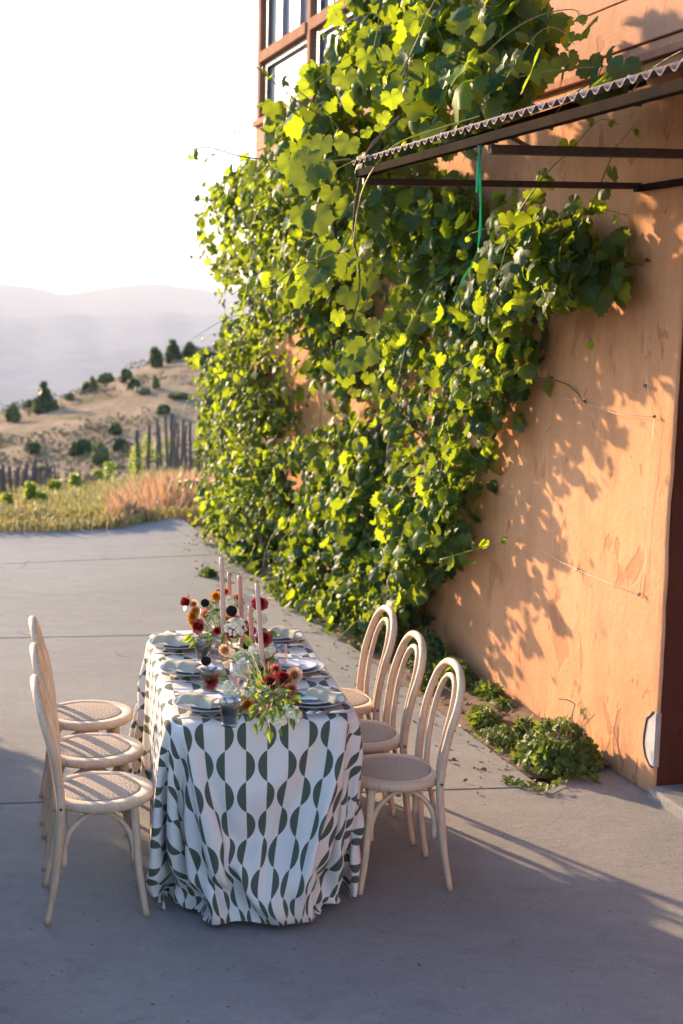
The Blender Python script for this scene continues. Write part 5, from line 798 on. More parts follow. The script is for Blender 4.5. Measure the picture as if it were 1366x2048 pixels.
[67,0,-5,6,-2,-1,0,-2,-3,0,-3,0,1,-5,2,3,-2,1,6,-1,-4,5,2,-5,-2,0,-6,-4,-3,5,-24,-1,1,15,1,12,17,-4,-15,2,3,-11,-10,-2,1,2,-1,20,11,-2,17,-21,-9,2,5,2,-7,-3,0,-6,18,5,8,-38,-9,3,-4,-3,4,14,-1,-10,11,-1,1,-4,-1,-1,-4,0,-1,-4,-1,-1,-1,1,-1,2,0,0,1,0,0,0,0,0,1,0,1,0,0,-1,0,0,0,0,-1,0,2,1,-1,-2,-1,-3,-2,1,-3,2,0,-3,-3,0,1,-7,1,4,-3,0,-7,8,2,4,19,6,15,7,8,-15,4,-3,22,-4,4,19,-18,5,3,-6,1,0,5,1,-2,4,-1,-5,9,-1,-9,9,-1,-12,6,-1,0,-1,0,5,-2,0,-1,-2,1,-1,-6,2,0,-6,6,0,-3,8,-3,-2,3,-3,0,-1,-1,-2,0],
[68,0,-4,9,-1,-2,4,0,-3,2,-1,-7,0,-2,-3,0,-5,-1,2,-2,-2,1,-3,-3,-5,-4,-3,-15,-2,7,18,1,21,11,-6,-21,-3,6,-8,-13,-1,6,5,-1,17,15,-1,18,-17,-7,-2,-6,0,-7,-7,-2,1,20,5,1,-35,-7,-4,-3,-1,12,8,-2,-2,14,-1,-10,5,-1,4,-6,-1,-3,-3,0,-1,-3,0,1,-1,0,-1,2,-1,-1,2,0,0,-1,0,0,0,0,0,0,0,0,0,1,0,1,0,-1,3,0,0,-4,0,-4,-1,-1,-3,1,1,1,1,1,-3,-8,0,6,-6,1,-3,1,0,-9,12,2,13,12,6,18,8,7,-22,6,-4,8,0,2,24,-16,5,9,-15,5,1,-6,3,0,0,0,1,4,0,-2,8,-2,-9,14,0,-6,6,1,-4,3,1,-2,1,4,-2,-3,3,-2,-2,4,-3,-1,1,-4,-4,0,-2,-3,-1],
[69,0,-2,9,0,-2,5,0,-5,4,2,-8,-1,0,-7,-4,-5,-3,-1,-7,2,1,-5,0,1,-2,5,8,-2,15,7,-5,-11,-1,4,-11,-18,0,6,7,-2,13,13,0,21,-15,-7,0,-6,-1,-7,-7,-1,-2,23,5,-3,-33,-5,-6,-13,-2,18,12,-2,3,5,0,-12,14,-2,-4,-1,-1,4,-6,-1,-2,-2,0,-1,-5,0,0,0,-1,0,2,1,-1,2,0,0,1,0,0,0,0,0,0,0,1,-1,-1,-1,3,0,0,1,0,-2,-4,0,-2,-2,1,-2,0,0,0,6,0,-4,-9,2,3,-7,0,4,-1,0,-8,5,0,-6,15,2,16,6,6,22,3,8,-26,10,-5,-6,-1,1,23,-5,4,18,-16,6,-10,12,7,-7,3,3,2,0,1,7,-7,-2,0,3,1,-4,5,4,-6,4,0,-2,-1,0,0,-3,-1,-2,-2,2,-3,-2,1,-3,-6,0],
[70,1,-6,13,-1,-2,3,1,-6,-2,1,-8,-5,-3,-2,-2,-7,1,3,-5,4,6,-4,7,7,-3,-3,2,0,-9,-12,0,7,3,-2,10,14,0,20,-9,-5,-1,-10,-1,-12,-15,-2,5,21,4,-2,-31,-5,-9,-6,0,20,14,-3,0,2,0,-2,7,-2,-13,8,-1,3,-2,0,3,-7,-1,-1,1,-1,-3,-7,1,0,1,0,-1,0,0,0,3,-1,0,0,0,0,0,0,0,0,1,0,1,0,-1,2,0,0,0,0,-2,-3,0,-2,-1,0,-1,-1,0,1,6,0,-5,-5,0,3,-10,2,3,-3,0,1,0,0,-10,11,1,-3,15,3,15,4,5,27,-1,7,-18,12,-3,-18,-2,-3,4,1,0,31,-25,6,2,5,5,4,-7,7,-5,3,4,-2,4,4,-2,8,3,-6,4,2,-3,0,-5,-1,-3,-3,0,-2,1,-3,-2,3],
[71,1,-5,9,-3,-2,3,0,-4,0,2,-6,-2,-1,-4,-2,-5,1,2,-7,6,5,-5,4,4,-2,-4,-4,-1,0,-2,-2,11,16,0,15,-4,-3,0,-17,-3,-11,-19,-2,6,24,3,-8,-23,-2,-10,-11,1,21,13,-3,8,8,-1,-9,-10,-2,-2,18,-1,-12,2,-1,7,-3,-1,2,-4,0,2,1,1,-4,-4,-2,0,-3,1,-1,-1,-1,0,3,1,-1,1,0,0,0,0,0,0,-1,0,1,0,0,3,1,-1,0,0,-2,-5,0,-2,-1,0,0,-1,0,-1,7,0,-3,-4,1,0,-9,0,4,-3,1,4,-2,0,-6,3,1,-10,14,1,2,12,2,20,3,7,26,-4,7,-15,9,-4,-16,4,-3,-1,-12,1,26,-32,14,3,13,1,-3,3,4,-1,4,4,2,4,4,0,4,-1,-5,0,-3,-4,0,-3,-5,-1,-1,-4,-3,3],
[72,2,-4,10,-2,-2,3,0,-5,0,3,-6,-2,-2,0,-1,-8,4,2,-8,5,2,-4,3,1,-2,8,5,-2,9,-2,-2,9,-16,-4,-12,-15,3,-6,26,-2,-4,-25,-1,-10,-10,1,20,9,-4,8,14,0,-17,-18,0,10,13,-3,-8,15,-1,-7,-2,0,9,-3,-1,1,-5,-1,1,3,1,-3,-3,0,-1,-4,0,0,-1,0,-2,3,0,0,1,0,0,0,0,0,1,0,0,1,0,-1,3,0,0,-2,-1,-3,-4,0,-1,-1,1,2,-3,0,-3,9,1,-2,-1,-1,-2,-9,1,4,-6,0,4,-2,1,1,0,0,-11,7,1,-6,12,1,2,9,2,19,6,6,27,-5,9,0,1,0,-11,3,-5,3,-1,3,-1,-17,8,1,1,4,3,1,3,3,0,2,1,1,1,-4,3,-1,-8,2,-3,-6,-2,0],
[73,3,-2,11,0,-2,3,3,-6,-1,1,-4,-2,-5,2,1,-9,6,0,-8,7,-1,-5,7,-5,-3,3,-13,-3,-8,-7,0,-10,6,-1,12,-12,-1,-18,-3,2,20,10,-4,11,20,0,-15,-21,-1,3,1,-2,5,19,-1,-12,6,0,-1,-2,-1,6,-5,-1,0,-3,0,2,2,0,-1,-1,0,-3,-5,-1,-1,-3,1,-1,3,-1,0,3,0,0,-1,0,0,1,0,-1,2,0,0,1,0,0,-2,1,-3,-4,0,0,0,0,7,-8,1,-4,12,-1,-2,4,1,-7,-9,0,4,-8,1,0,-1,0,6,-2,1,-7,1,-1,-8,10,2,-2,10,1,1,6,1,18,3,6,26,-1,10,-1,-2,3,-19,7,-7,-4,-1,3,6,-6,7,9,-6,4,6,-3,2,1,-2,1,-6,4,0,-6,1,0],
[74,3,-1,7,-2,0,4,3,-3,2,4,-4,1,0,-1,0,-5,4,0,-8,7,-4,-8,3,-7,-7,-4,-8,-3,-11,-4,0,7,3,-2,-11,-9,1,19,-2,-5,12,24,-1,-9,-17,-1,-11,-6,0,15,15,-3,-4,10,0,-11,0,-1,1,1,0,7,-7,-1,-1,-5,0,2,6,0,4,3,2,-8,-8,-2,0,-4,0,-1,2,0,-1,4,0,0,0,0,0,0,0,0,2,0,-1,2,0,0,-3,0,-11,-6,3,8,4,-3,6,-8,1,-3,7,0,0,10,0,-8,-8,0,2,-11,0,2,-1,1,3,-3,0,-2,-1,1,0,0,2,-13,16,-1,-1,0,1,0,7,1,0,-9,17,10,17,3,1,4,-2,3,0,-1,8,-2,3,7,-3,7,5,-5,4,0,0,0,-4,-1,-1,-4,-2,0],
[75,4,1,6,-5,3,4,4,-2,2,6,-3,1,5,1,1,-3,3,-2,-8,3,-6,-10,-3,-7,-9,-2,-5,-6,1,-4,-4,5,-2,-2,8,16,-1,-8,-11,0,-20,-10,2,22,12,-5,4,8,-1,-8,9,0,-7,-1,0,3,-1,-1,3,-9,-1,-1,-3,0,4,6,1,3,3,0,-5,-4,-1,1,-14,2,-4,4,-2,-1,6,-1,-1,2,0,0,3,1,0,0,0,-2,2,0,-1,-7,-1,-9,-2,2,9,6,0,-6,18,7,10,-27,-5,0,15,-2,-9,-4,0,0,-11,0,4,-6,0,1,0,0,4,-1,1,5,-8,5,-9,1,1,-16,23,1,-8,-13,10,-2,10,0,7,10,5,10,8,1,7,4,-1,6,1,4,1,-1,6,-1,-4,4,-1,-4,1,2,-3,0],
[76,4,2,4,-4,5,1,-2,2,0,6,-1,1,5,-1,0,4,0,1,-2,2,-1,-6,1,-3,-11,0,-5,-10,-2,-5,-6,1,3,-3,-5,0,-2,-12,-9,0,14,9,-3,6,3,-1,-3,5,-2,-10,10,0,-8,-6,-1,12,0,-1,2,-8,0,-2,-2,0,3,3,0,4,6,2,-3,-2,-1,-4,-13,0,3,-4,2,-4,8,-2,-3,10,0,-1,0,-1,0,-1,0,1,0,0,-4,-8,0,-3,-1,2,9,14,-1,-4,6,2,-9,-15,-1,18,6,1,-9,3,-2,-7,-12,1,6,-10,0,0,0,0,8,-3,1,-2,-1,1,-9,1,4,-9,-5,5,-6,10,7,1,13,0,3,4,2,6,9,0,6,5,2,2,3,3,-1,-1,4,-4,-4,3,1,-4,2,5,-5,2],
[77,5,8,2,-6,4,-3,-3,0,-4,4,-3,0,4,0,1,6,-1,3,1,3,1,-5,2,0,-8,0,-2,-9,-3,-2,-7,-6,-5,-3,1,-1,-3,4,4,-4,-4,6,-2,-7,14,0,-2,-1,-1,-1,-3,-1,9,-5,-2,0,-6,-1,-1,-2,1,0,0,0,4,7,0,6,4,3,-8,-10,-3,-8,2,1,4,-8,1,1,5,-1,-3,6,-1,-1,3,0,1,-4,0,-7,-7,2,14,3,-1,-4,20,4,-1,-4,-2,6,-3,8,-9,-9,-9,19,7,6,-23,-4,-6,-3,-10,0,3,-5,0,7,-5,1,-6,3,-1,2,-5,4,-3,-2,5,-2,9,3,-3,8,4,-1,6,5,0,7,1,2,6,1,0,2,1,-2,-1,2,0,-3,0,4,-5,6],
[78,6,10,-3,-8,3,-6,-4,-2,-3,2,-5,-1,4,-1,3,6,-1,4,5,3,3,0,3,2,-8,0,-1,-9,-1,-3,-8,-1,0,-4,-4,3,-1,-6,11,0,-8,5,-1,-1,-5,-6,12,0,-5,5,-11,-2,-3,-2,0,1,1,0,-2,-4,1,-2,-1,1,5,7,3,-1,5,-4,-2,-5,-1,-6,8,1,-1,-1,0,3,-6,-1,-1,3,1,3,-10,-1,5,1,1,6,9,1,-8,12,3,8,-9,-2,6,18,11,-6,-16,0,3,5,-4,0,3,2,-17,-7,-6,-3,-11,-2,2,-5,0,-1,-1,1,2,-3,3,1,-2,5,0,3,2,0,2,4,-3,3,5,-3,5,4,-2,4,1,-2,2,-1,-1,-1,-2,3,2,4],
[79,7,10,-7,-9,-2,-8,-4,-5,-2,0,-5,1,4,-1,4,8,1,5,5,3,5,-2,4,3,-6,2,1,-9,1,1,-5,-1,2,-2,-6,2,0,-4,-1,-3,-4,-4,-6,9,-2,-6,2,-8,-2,-4,0,0,0,2,0,-2,-6,2,-4,-5,0,-1,7,-1,4,16,0,2,-5,-2,0,-3,-1,1,-3,0,-1,1,2,2,-7,0,0,-3,1,4,6,0,4,16,-1,0,-5,1,0,4,3,2,5,2,9,11,13,-5,-3,0,-3,3,-4,-10,-6,-3,-8,-9,-3,-2,-5,-3,1,-1,1,4,-3,5,3,-2,4,1,-1,1,2,-3,1,-1,-4,5,-2,-2,6,-5,2,2,-3,2,-1,0,6,-2],
[80,8,3,-10,-8,-4,-6,-4,-5,-1,-3,-3,2,2,-2,5,5,2,6,5,2,7,1,5,4,-3,3,1,-6,-1,1,-3,-6,-1,-1,-8,-4,-1,0,-5,-5,6,-7,-5,4,-5,-3,-2,-4,1,-2,-1,1,-3,-1,0,0,2,-2,2,8,-5,2,8,-1,5,-2,-1,2,-6,0,1,-4,1,1,-2,1,0,-3,1,0,-1,1,1,6,0,4,9,-1,4,-3,0,-1,1,1,0,2,-1,4,10,8,2,10,5,-3,2,3,-7,-1,1,-9,-2,-1,-5,-2,1,0,-2,2,6,-2,3,6,-3,2,3,-4,-3,2,-6,-3,1,-7,2,-3,-5,4,-4,0,4,-5,5,2],
[81,10,-7,-14,-12,-4,1,-3,-2,2,-1,-1,6,3,1,6,4,1,5,2,2,4,-3,0,0,-1,-5,-2,0,-4,-6,-2,0,-7,-2,6,-7,-4,1,-7,0,-1,-2,1,-2,-1,0,0,3,-2,0,5,-5,4,6,-4,4,4,-2,4,-1,0,3,-6,1,1,-3,1,0,-3,0,1,-1,1,0,-1,1,2,3,0,2,5,0,3,0,0,1,1,0,-1,2,-2,1,5,0,1,5,4,3,5,7,-2,4,6,-5,2,4,-6,-1,4,-1,-3,3,3,-5,2,7,-5,-1,3,-2,-5,-2,-2,-5,-2,-4,-2,-2,-3,3],
[82,12,-10,-8,-15,-2,2,-1,-3,5,2,-1,4,1,-1,3,1,-1,0,-1,-2,-4,-1,-1,-7,1,2,-8,0,2,-6,1,0,-2,0,-1,0,1,0,4,-1,2,7,-4,3,8,-4,3,4,-1,5,0,1,3,-3,0,3,-3,1,0,-3,0,1,-1,0,-1,-1,-1,0,0,0,2,1,0,3,-1,-1,3,-1,1,2,-1,-2,0,-1,-1,-1,0,-3,2,4,1,4,6,5,2,5,7,0,2,6,-2,-1,5,-2,-5,4,1,-6,-2,0,-3,-3,-3,-1,-1,-4,3,-1],
[83,13,-7,-3,-9,-3,0,-2,-4,3,-1,-2,1,0,-2,0,-2,1,-5,-2,1,-5,0,1,-7,3,0,-3,3,-1,0,1,0,6,-1,2,7,-2,2,8,-2,4,5,2,3,2,2,2,-1,3,2,-3,2,1,-2,-1,0,-1,-1,0,0,-1,1,0,-1,0,0,-3,1,-1,-2,3,-2,-1,2,-6,-2,1,-4,-1,1,-3,-2,0,-2,0,1,2,-1,3,5,2,4,5,4,4,1,5,1,-2,5,-1,-3,0,-4,-3,-1,-6,1,0,-6,4,2],
[84,15,-4,-2,-6,-5,1,-1,-2,0,-1,1,-2,-2,1,-4,-2,1,-3,3,-1,-1,3,0,3,0,1,4,-2,2,5,-1,1,3,1,1,2,1,1,0,4,2,-2,2,1,-1,0,-1,0,1,1,-1,-1,0,0,0,0,0,-2,0,1,-1,1,-1,-2,1,-2,-2,1,-3,-1,1,-4,-2,1,-3,0,0,-1,0,0,1,0,2,3,1,4,2,2,1,1,2,1,-2,1,-2,-1,0,-6,1,0],
]

# ------------------------------------------------------------------ table and cloth
TX, TY, TRZ = -.405, 5.945, R(10.5)
TM = Matrix.Translation((TX, TY, 0)) @ Matrix.Rotation(TRZ, 4, 'Z')
tb_ = empty('dining_table', (TX, TY, 0), TRZ, 'long folding dining table hidden under the patterned cloth', 'table')
mb = MB(); mb.box((0, 0, .735), (.64, 1.48, .03)); mb.build('tabletop', M['table'], tb_, smooth=False, bevel=.008)
for sx_ in (-1, 1):
    for sy_ in (-1, 1):
        mb = MB(); mb.tube([(sx_ * .27, sy_ * .6, .73), (sx_ * .29, sy_ * .62, 0)], .014, 8); mb.build('leg', M['black'], tb_)
CW, CL, CD, CNX, CNY = .74, 1.58, .87, 62, 84
G = {}; rest = []; Q = []
for row in DRAPE:
    j, i0 = row[0], row[1]; d = row[2:]
    for k in range(len(d) // 3):
        i = i0 + k; l = G.get((i - 1, j)); u = G.get((i, j - 1)); ul = G.get((i - 1, j - 1)) if l is not None and u is not None else None
        p = Q[l] + Q[u] - Q[ul] if ul is not None else (Q[l] if l is not None else (Q[u] if u is not None else np.zeros(3, int)))
        G[i, j] = len(Q); rest.append((-(CW / 2 + CD) + i * (CW + 2 * CD) / CNX, -(CL / 2 + CD) + j * (CL + 2 * CD) / CNY)); Q.append(p + np.array(d[3 * k:3 * k + 3]))
co = np.array(Q) / 1000.
lowz = np.clip((.78 - co[:, 2]) / .78, 0, 1) ** 1.6          # the full front of the cloth settles outwards onto the ground
co[:, 1] -= .105 * lowz * np.clip((-co[:, 1] - .45) / .35, 0, 1) * np.clip(1 - (co[:, 0] / .62) ** 2, 0, 1)
F_ = []
for (i, j), a in G.items():
    if (i + 1, j) in G and (i, j + 1) in G and (i + 1, j + 1) in G: F_.append((a, G[i + 1, j], G[i + 1, j + 1], G[i, j + 1]))
mb = MB(); mb.v = [tuple(p) for p in co]; mb.f = F_
cl = mb.build('tablecloth', M['cloth'], sub=2)
ul_ = cl.data.uv_layers.new(name='fabric')
for lp in cl.data.loops: ul_.data[lp.index].uv = rest[lp.vertex_index]
sm = cl.modifiers.new('thick', 'SOLIDIFY'); sm.thickness = .0015; sm.offset = 1
cl.location = (TX, TY, 0); cl.rotation_euler = (0, 0, TRZ)
tag(cl, 'white floor-length tablecloth printed with dark green half-moon columns', 'tablecloth')

# ------------------------------------------------------------------ chairs
def make_chair():
    t = empty('bentwood_chair', (0, 0, 0), 0)
    n = 72; rg = []
    def outl(r, a):
        x, y = r * math.cos(a), r * math.sin(a) * 1.0
        lim = -.158 * (r / .207)
        if x < lim: x = lim - (lim - x) * .15
        return x, y
    prof = [(.156, .4300), (.156, .4555), (.160, .4600), (.196, .4612), (.2045, .4575), (.2075, .450), (.2065, .432), (.200, .4270), (.162, .4270)]
    vs = []; fs = []
    for r, z in prof:
        for k in range(n):
            a = 2 * math.pi * k / n; x, y = outl(r, a) if r > .17 else (r * math.cos(a), r * math.sin(a)); vs.append((x, y, z))
    m_ = len(prof)
    for i in range(m_):
        for k in range(n): fs.append((i * n + k, i * n + (k + 1) % n, ((i + 1) % m_) * n + (k + 1) % n, ((i + 1) % m_) * n + k))
    mb = MB().add(vs, [f[::-1] for f in fs]); mb.build('seat_frame', M['wood'], t, auto=50)
    mb = MB(); prof = [(.0, .467), (.05, .4665), (.10, .465), (.14, .4625), (.153, .460), (.1575, .4565), (.157, .445), (.12, .441), (0, .441)]
    mb.lathe(prof, 48, cap=False); mb.build('cane_seat', M['cane'], t)
    half = [(-.207, .180, 0.0), (-.178, .173, .16), (-.160, .168, .32), (-.154, .166, .44), (-.162, .172, .54), (-.182, .185, .66), (-.208, .186, .75), (-.229, .158, .825), (-.241, .098, .872), (-.246, .035, .888)]
    full = half + [(x, -y, z) for x, y, z in half[::-1]]
    pts = spline(full, 7); rad = [.0125 + .0045 * smooth(min(p.z, .45) / .3) - .0005 * (p.z > .6) for p in pts]
    mb = MB(); mb.tube(pts, rad, 12); mb.build('back_frame', M['wood'], t)
    half = [(-.170, .086, .405), (-.170, .090, .50), (-.186, .102, .62), (-.210, .104, .73), (-.229, .075, .805), (-.237, .028, .836)]
    full = half + [(x, -y, z) for x, y, z in half[::-1]]
    mb = MB(); mb.tube(spline(full, 7), .0118, 10); mb.build('inner_hoop', M['wood'], t)
    for s_ in (-1, 1):
        mb = MB(); pts = spline([(.118, s_ * .124, .430), (.128, s_ * .136, .30), (.142, s_ * .150, .15), (.166, s_ * .170, 0)], 6)
        mb.tube(pts, [.0185 - .006 * i / len(pts) for i in range(len(pts))], 12); mb.build('leg', M['wood'], t)
    def brace(a, b, name='brace'):
        a, b = Vector(a), Vector(b); pts = []
        for i in range(15):
            q = i / 14; p = a.lerp(b, .5 - .5 * math.cos(q * math.pi) if 0 else q)
            h = math.sin(q * math.pi) ** .55
            base = a.lerp(b, q); p = Vector((base.x, base.y, base.z + (.412 - base.z) * h))
            pts.append(p)
        # keep the ends running down along the legs
        pts = [a + Vector((0, 0, -.06))] + pts + [b + Vector((0, 0, -.06))]
        mb = MB(); mb.tube(spline(pts, 3), .0105, 8); mb.build(name, M['wood'], t)
    for s_ in (-1, 1): brace((-.143, s_ * .150, .27), (.117, s_ * .134, .27))
    brace((.116, -.120, .27), (.116, .120, .27)); brace((-.140, -.148, .27), (-.140, .148, .27))
    for s_ in (-1, 1):
        mb = MB(); mb.tube([(-.155, s_ * .180, .444), (-.155, s_ * .187, .444)], .0055, 8); mb.build('bolt', M['frame_dark'], t)
    return t
ch0 = make_chair()
spots = [((.236, 5.625), 180 + 12.5, 'bentwood chair nearest the camera on the wall side of the table'),
         ((.110, 6.120), 180 + 12.0, 'bentwood chair in the middle of the three on the wall side'),
         ((.000, 6.665), 180 + 13.5, 'bentwood chair farthest back on the wall side, before the vine'),
         ((-.905, 5.300), 13.0, 'bentwood chair nearest the camera on the open driveway side'),
         ((-1.020, 5.815), 12.0, 'bentwood chair in the middle of the three on the open driveway side'),
         ((-1.140, 6.335), 12.5, 'bentwood chair farthest back on the open driveway side')]
for i, ((x, y), a, lab) in enumerate(spots):
    o = ch0 if i == 0 else copy_tree(ch0)
    o.location = (x, y, 0.001); o.rotation_euler = (0, 0, R(a))
    tag(o, lab, 'chair', 'bentwood chairs around the dinner table')

# ------------------------------------------------------------------ place settings
ZT = .7895
def T(x, y, z=0): return TM @ Vector((x, y, z))
def loc2(px, py, z=ZT): p = onz(px, py, z); return Vector((p.x, p.y, z))
def mk_charger():
    mb = MB(); mb.lathe([(.0, .002), (.085, .0), (.100, .004), (.132, .015), (.1365, .0175), (.1375, .0195), (.135, .0205), (.125, .0175), (.098, .009), (.085, .006), (0, .006)][::1], 64, cap=False)
    return mb
def mk_salad():
    mb = MB(); mb.lathe([(0, .001), (.065, 0), (.075, .004), (.098, .013), (.101, .0155), (.098, .016), (.078, .0085), (.066, .005), (0, .005)], 56, cap=False); return mb
def mk_rim():
    mb = MB(); mb.lathe([(.0935, .0145), (.0965, .0158), (.0975, .0165), (.0985, .0162)], 56, cap=False); return mb
lr = ['left', 'right']
rows = ['nearest', 'middle', 'farthest']
centers = {}
for si, pl in ((0, [(-.493, 5.315), (-.613, 5.835), (-.722, 6.300)]), (1, [(-.100, 5.405), (-.188, 5.920), (-.300, 6.485)])):
    for ri, (x, y) in enumerate(pl): centers[si, ri] = Vector((x, y, ZT))
side_n = ['on the driveway side', 'on the wall side']
Z = Vector((0, 0, 1))
def napkin_mesh(seed, L_=.155, Wd=.088, mirror=1):
    rg = random.Random(seed); nu, nv_ = 18, 10; mb = MB(); vs = []
    for layer in (0, 1):
        for i in range(nu + 1):
            for j in range(nv_ + 1):
                u = i / nu; v = j / nv_
                x = (u - .5) * L_; y = (v - .5) * Wd * (1 - .22 * u) + .012 * math.sin(u * 3)
                z = .014 - .026 * smooth((.42 - v) / .42) * (1 if u > .15 else 1) + .004 * math.sin(u * 7 + seed) + .010 * math.exp(-((u - .45) / .12) ** 2) * (1 - v)
                if layer: z -= .0105 * (1 - .3 * v)
                if j in (0, nv_) or i in (0, nu): z += (.004 if layer else -.004)
                vs.append((x, y * mirror, z))
    n1 = (nu + 1) * (nv_ + 1); fs = []
    for l_ in (0, 1):
        for i in range(nu):
            for j in range(nv_):
                a = l_ * n1 + i * (nv_ + 1) + j; f = (a, a + nv_ + 1, a + nv_ + 2, a + 1); fs.append(f if (l_ == 0) == (mirror > 0) else f[::-1])
    bd_ = [i * (nv_ + 1) for i in range(nu + 1)] + [nu * (nv_ + 1) + j for j in range(1, nv_ + 1)] + [i * (nv_ + 1) + nv_ for i in range(nu - 1, -1, -1)] + [j for j in range(nv_ - 1, 0, -1)]
    for a, b in zip(bd_, bd_[1:] + bd_[:1]): fs.append((a, a + n1, b + n1, b) if mirror > 0 else (b, b + n1, a + n1, a))
    return mb.add(vs, fs)
def put(o, p, rz): o.location = p; o.rotation_euler = (0, 0, rz); return o
ch_p = sp_p = None
for (si, ri), c in centers.items():
    where = '%s setting %s' % (rows[ri], side_n[si])
    ch = mk_charger().build('dinner_plate', M['plate'], loc=c) if not ch_p else ch_p.copy()
    if ch_p: COL.objects.link(ch); ch.location = c
    ch_p = ch_p or ch
    tag(ch, 'large matte grey plate, ' + where, 'plate', 'large grey plates along the table')
    c2 = c + Vector((.0, .004, .0075))
    sp = empty('salad_plate', c2, 0, 'small white plate with violet rim, ' + where, 'plate', 'small white plates along the table')
    mk_salad().build('dish', M['plate2'], sp); mk_rim().build('rim', M['rim'], sp)
    # menu card
    cd = empty('menu_card', c2 + Vector((.012 if si == 0 else -.02, .012, .0175)), TRZ + (R(4) if si == 0 else R(-6)), 'paper menu on the white plate, ' + where, 'menu card', 'menu cards on the plates')
    mb = MB(); mb.box((0, 0, 0), (.085, .125, .0008)); mb.build('paper', M['card'], cd, smooth=False)
    mb = MB()
    for k in range(7): mb.box((-.004 * (k % 3), .045 - k * .014, .0008), (.05 - .008 * (k % 3), .0016, .0003))
    mb.build('print', M['ink'], cd, smooth=False)
    if not (si == 1 and ri == 1):
        mir = 1
        nk = napkin_mesh(3 * ri + si, mirror=1).build('napkin', M['napkin'], sub=1)
        if si == 0: put(nk, c + Vector((-.035, -.038, .0335)), R(-28))
        else: put(nk, c + Vector((.052, -.012, .0335)), R(-40))
        tag(nk, 'folded sage napkin, ' + where, 'napkin', 'folded sage napkins')
    # cutlery: handles towards the guest
    ax = T(1, 0) - T(0, 0); ay = T(0, 1) - T(0, 0); d = -1 if si == 0 else 1
    kn = empty('knife', c + ax * d * .045 - ay * (-d) * -1 * 0 + ay * (d * .168 if si == 0 else .168), TRZ + (math.pi if si == 0 else 0), 'cream handled knife, ' + where, 'knife', 'cream handled knives')
    if si == 0: kn.location = c - ay * .168 + ax * -.035
    else: kn.location = c + ay * .165 + ax * .035
    mb = MB(); mb.tube([(.0, 0, .006), (.05, 0, .0065), (.092, 0, .005)], [.0055, .0068, .0045], 8, flat=.6); mb.build('handle', M['handle'], kn)
    mb = MB(); mb.add([(0, -.005, .004), (0, .006, .004), (-.07, .0085, .003), (-.105, -.001, .003), (-.08, -.006, .003)] + [(0, -.005, .0055), (0, .006, .0055), (-.07, .0085, .0042), (-.105, -.001, .0035), (-.08, -.006, .0042)],
        [(0, 1, 2, 3, 4)[::-1], (5, 6, 7, 8, 9)] + [(k, (k + 1) % 5, (k + 1) % 5 + 5, k + 5) for k in range(5)]); mb.build('blade', M['steel'], kn, smooth=False)
    for q in range(2):
        fk = empty('fork', c, TRZ + (math.pi if si == 0 else 0) + R(3 * q), ('outer' if q else 'inner') + ' fork, cream handle, ' + where, 'fork', 'cream handled forks')
        fk.location = (c + ay * (.160 + .017 * q) + ax * -.03) if si == 0 else (c - ay * (.150 + .017 * q) + ax * (.055 - .01 * q))
        mb = MB(); mb.tube([(.0, 0, .006), (.045, 0, .007), (.085, 0, .005)], [.005, .0062, .0042], 8, flat=.6); mb.build('handle', M['handle'], fk)
        mb = MB(); mb.tube([(0, 0, .0055), (-.035, 0, .006), (-.052, 0, .0065)], [.0035, .0025, .006], 8, flat=.5)
        for k in range(4): mb.tube([(-.050, (k - 1.5) * .0045, .0062), (-.07, (k - 1.5) * .0052, .005), (-.09, (k - 1.5) * .005, .0085)], .0014, 5)
        mb.build('tines', M['steel'], fk)

# ------------------------------------------------------------------ glasses
def tumbler(px, py, lab, ht=.098, r0=.030, r1=.041, mat='smoke'):
    t = empty('smoked_tumbler', loc2(px, py), 0, lab, 'glass', 'smoked grey tumblers')
    mb = MB(); mb.lathe([(r0 * .9, .012), (r0, .016), (r0 + (r1 - r0) * .5, ht * .55), (r1, ht), (r1 - .001, ht + .0012), (r1 - .0022, ht), (r0 + (r1 - r0) * .5 - .0025, ht * .55), (r0 - .003, .018), (0, .016)], 40, cap=False)
    mb.build('bowl', M[mat], t)
    mb = MB(); mb.lathe([(0, .001), (r0 * .88, .0), (r0 * .98, .003), (r0, .012), (r0 * .9, .0135), (0, .013)], 40, cap=False); mb.build('base', M['smokebase'], t)
    return t
tumbler(459, 1452, 'smoked grey tumbler at the table corner beside the nearest driveway-side setting')
tumbler(419, 1386, 'smoked grey tumbler with a dark red flower leaning against it')
tumbler(405, 1322, 'smoked grey tumbler behind the black scabiosa, farthest of the three')
def ribbed(px, py, lab, ht=.112, r=.0365):
    t = empty('ribbed_tumbler', loc2(px, py), 0, lab, 'glass', 'clear ribbed tumblers')
    mb = MB(); prof = [(0, .001), (r * .94, 0), (r, .004), (r, ht * .5), (r, ht), (r - .001, ht + .001), (r - .002, ht), (r - .003, ht * .5), (r - .004, .012), (0, .010)]
    mb.lathe(prof, 96, cap=False, rib=(22, .035, .003, ht * .93)); mb.build('ribbed_body', M['clear'], t)
    mb = MB(); mb.lathe([(0, .013), (r - .006, .013), (r - .006, ht * .5), (0, ht * .5)], 40, cap=False); mb.build('water', M['clear'], t)
ribbed(557, 1342, 'clear ribbed tumbler of water on the wall side, beside the peach rose')
ribbed(436, 1322, 'clear ribbed tumbler between the rear flowers and the left settings')
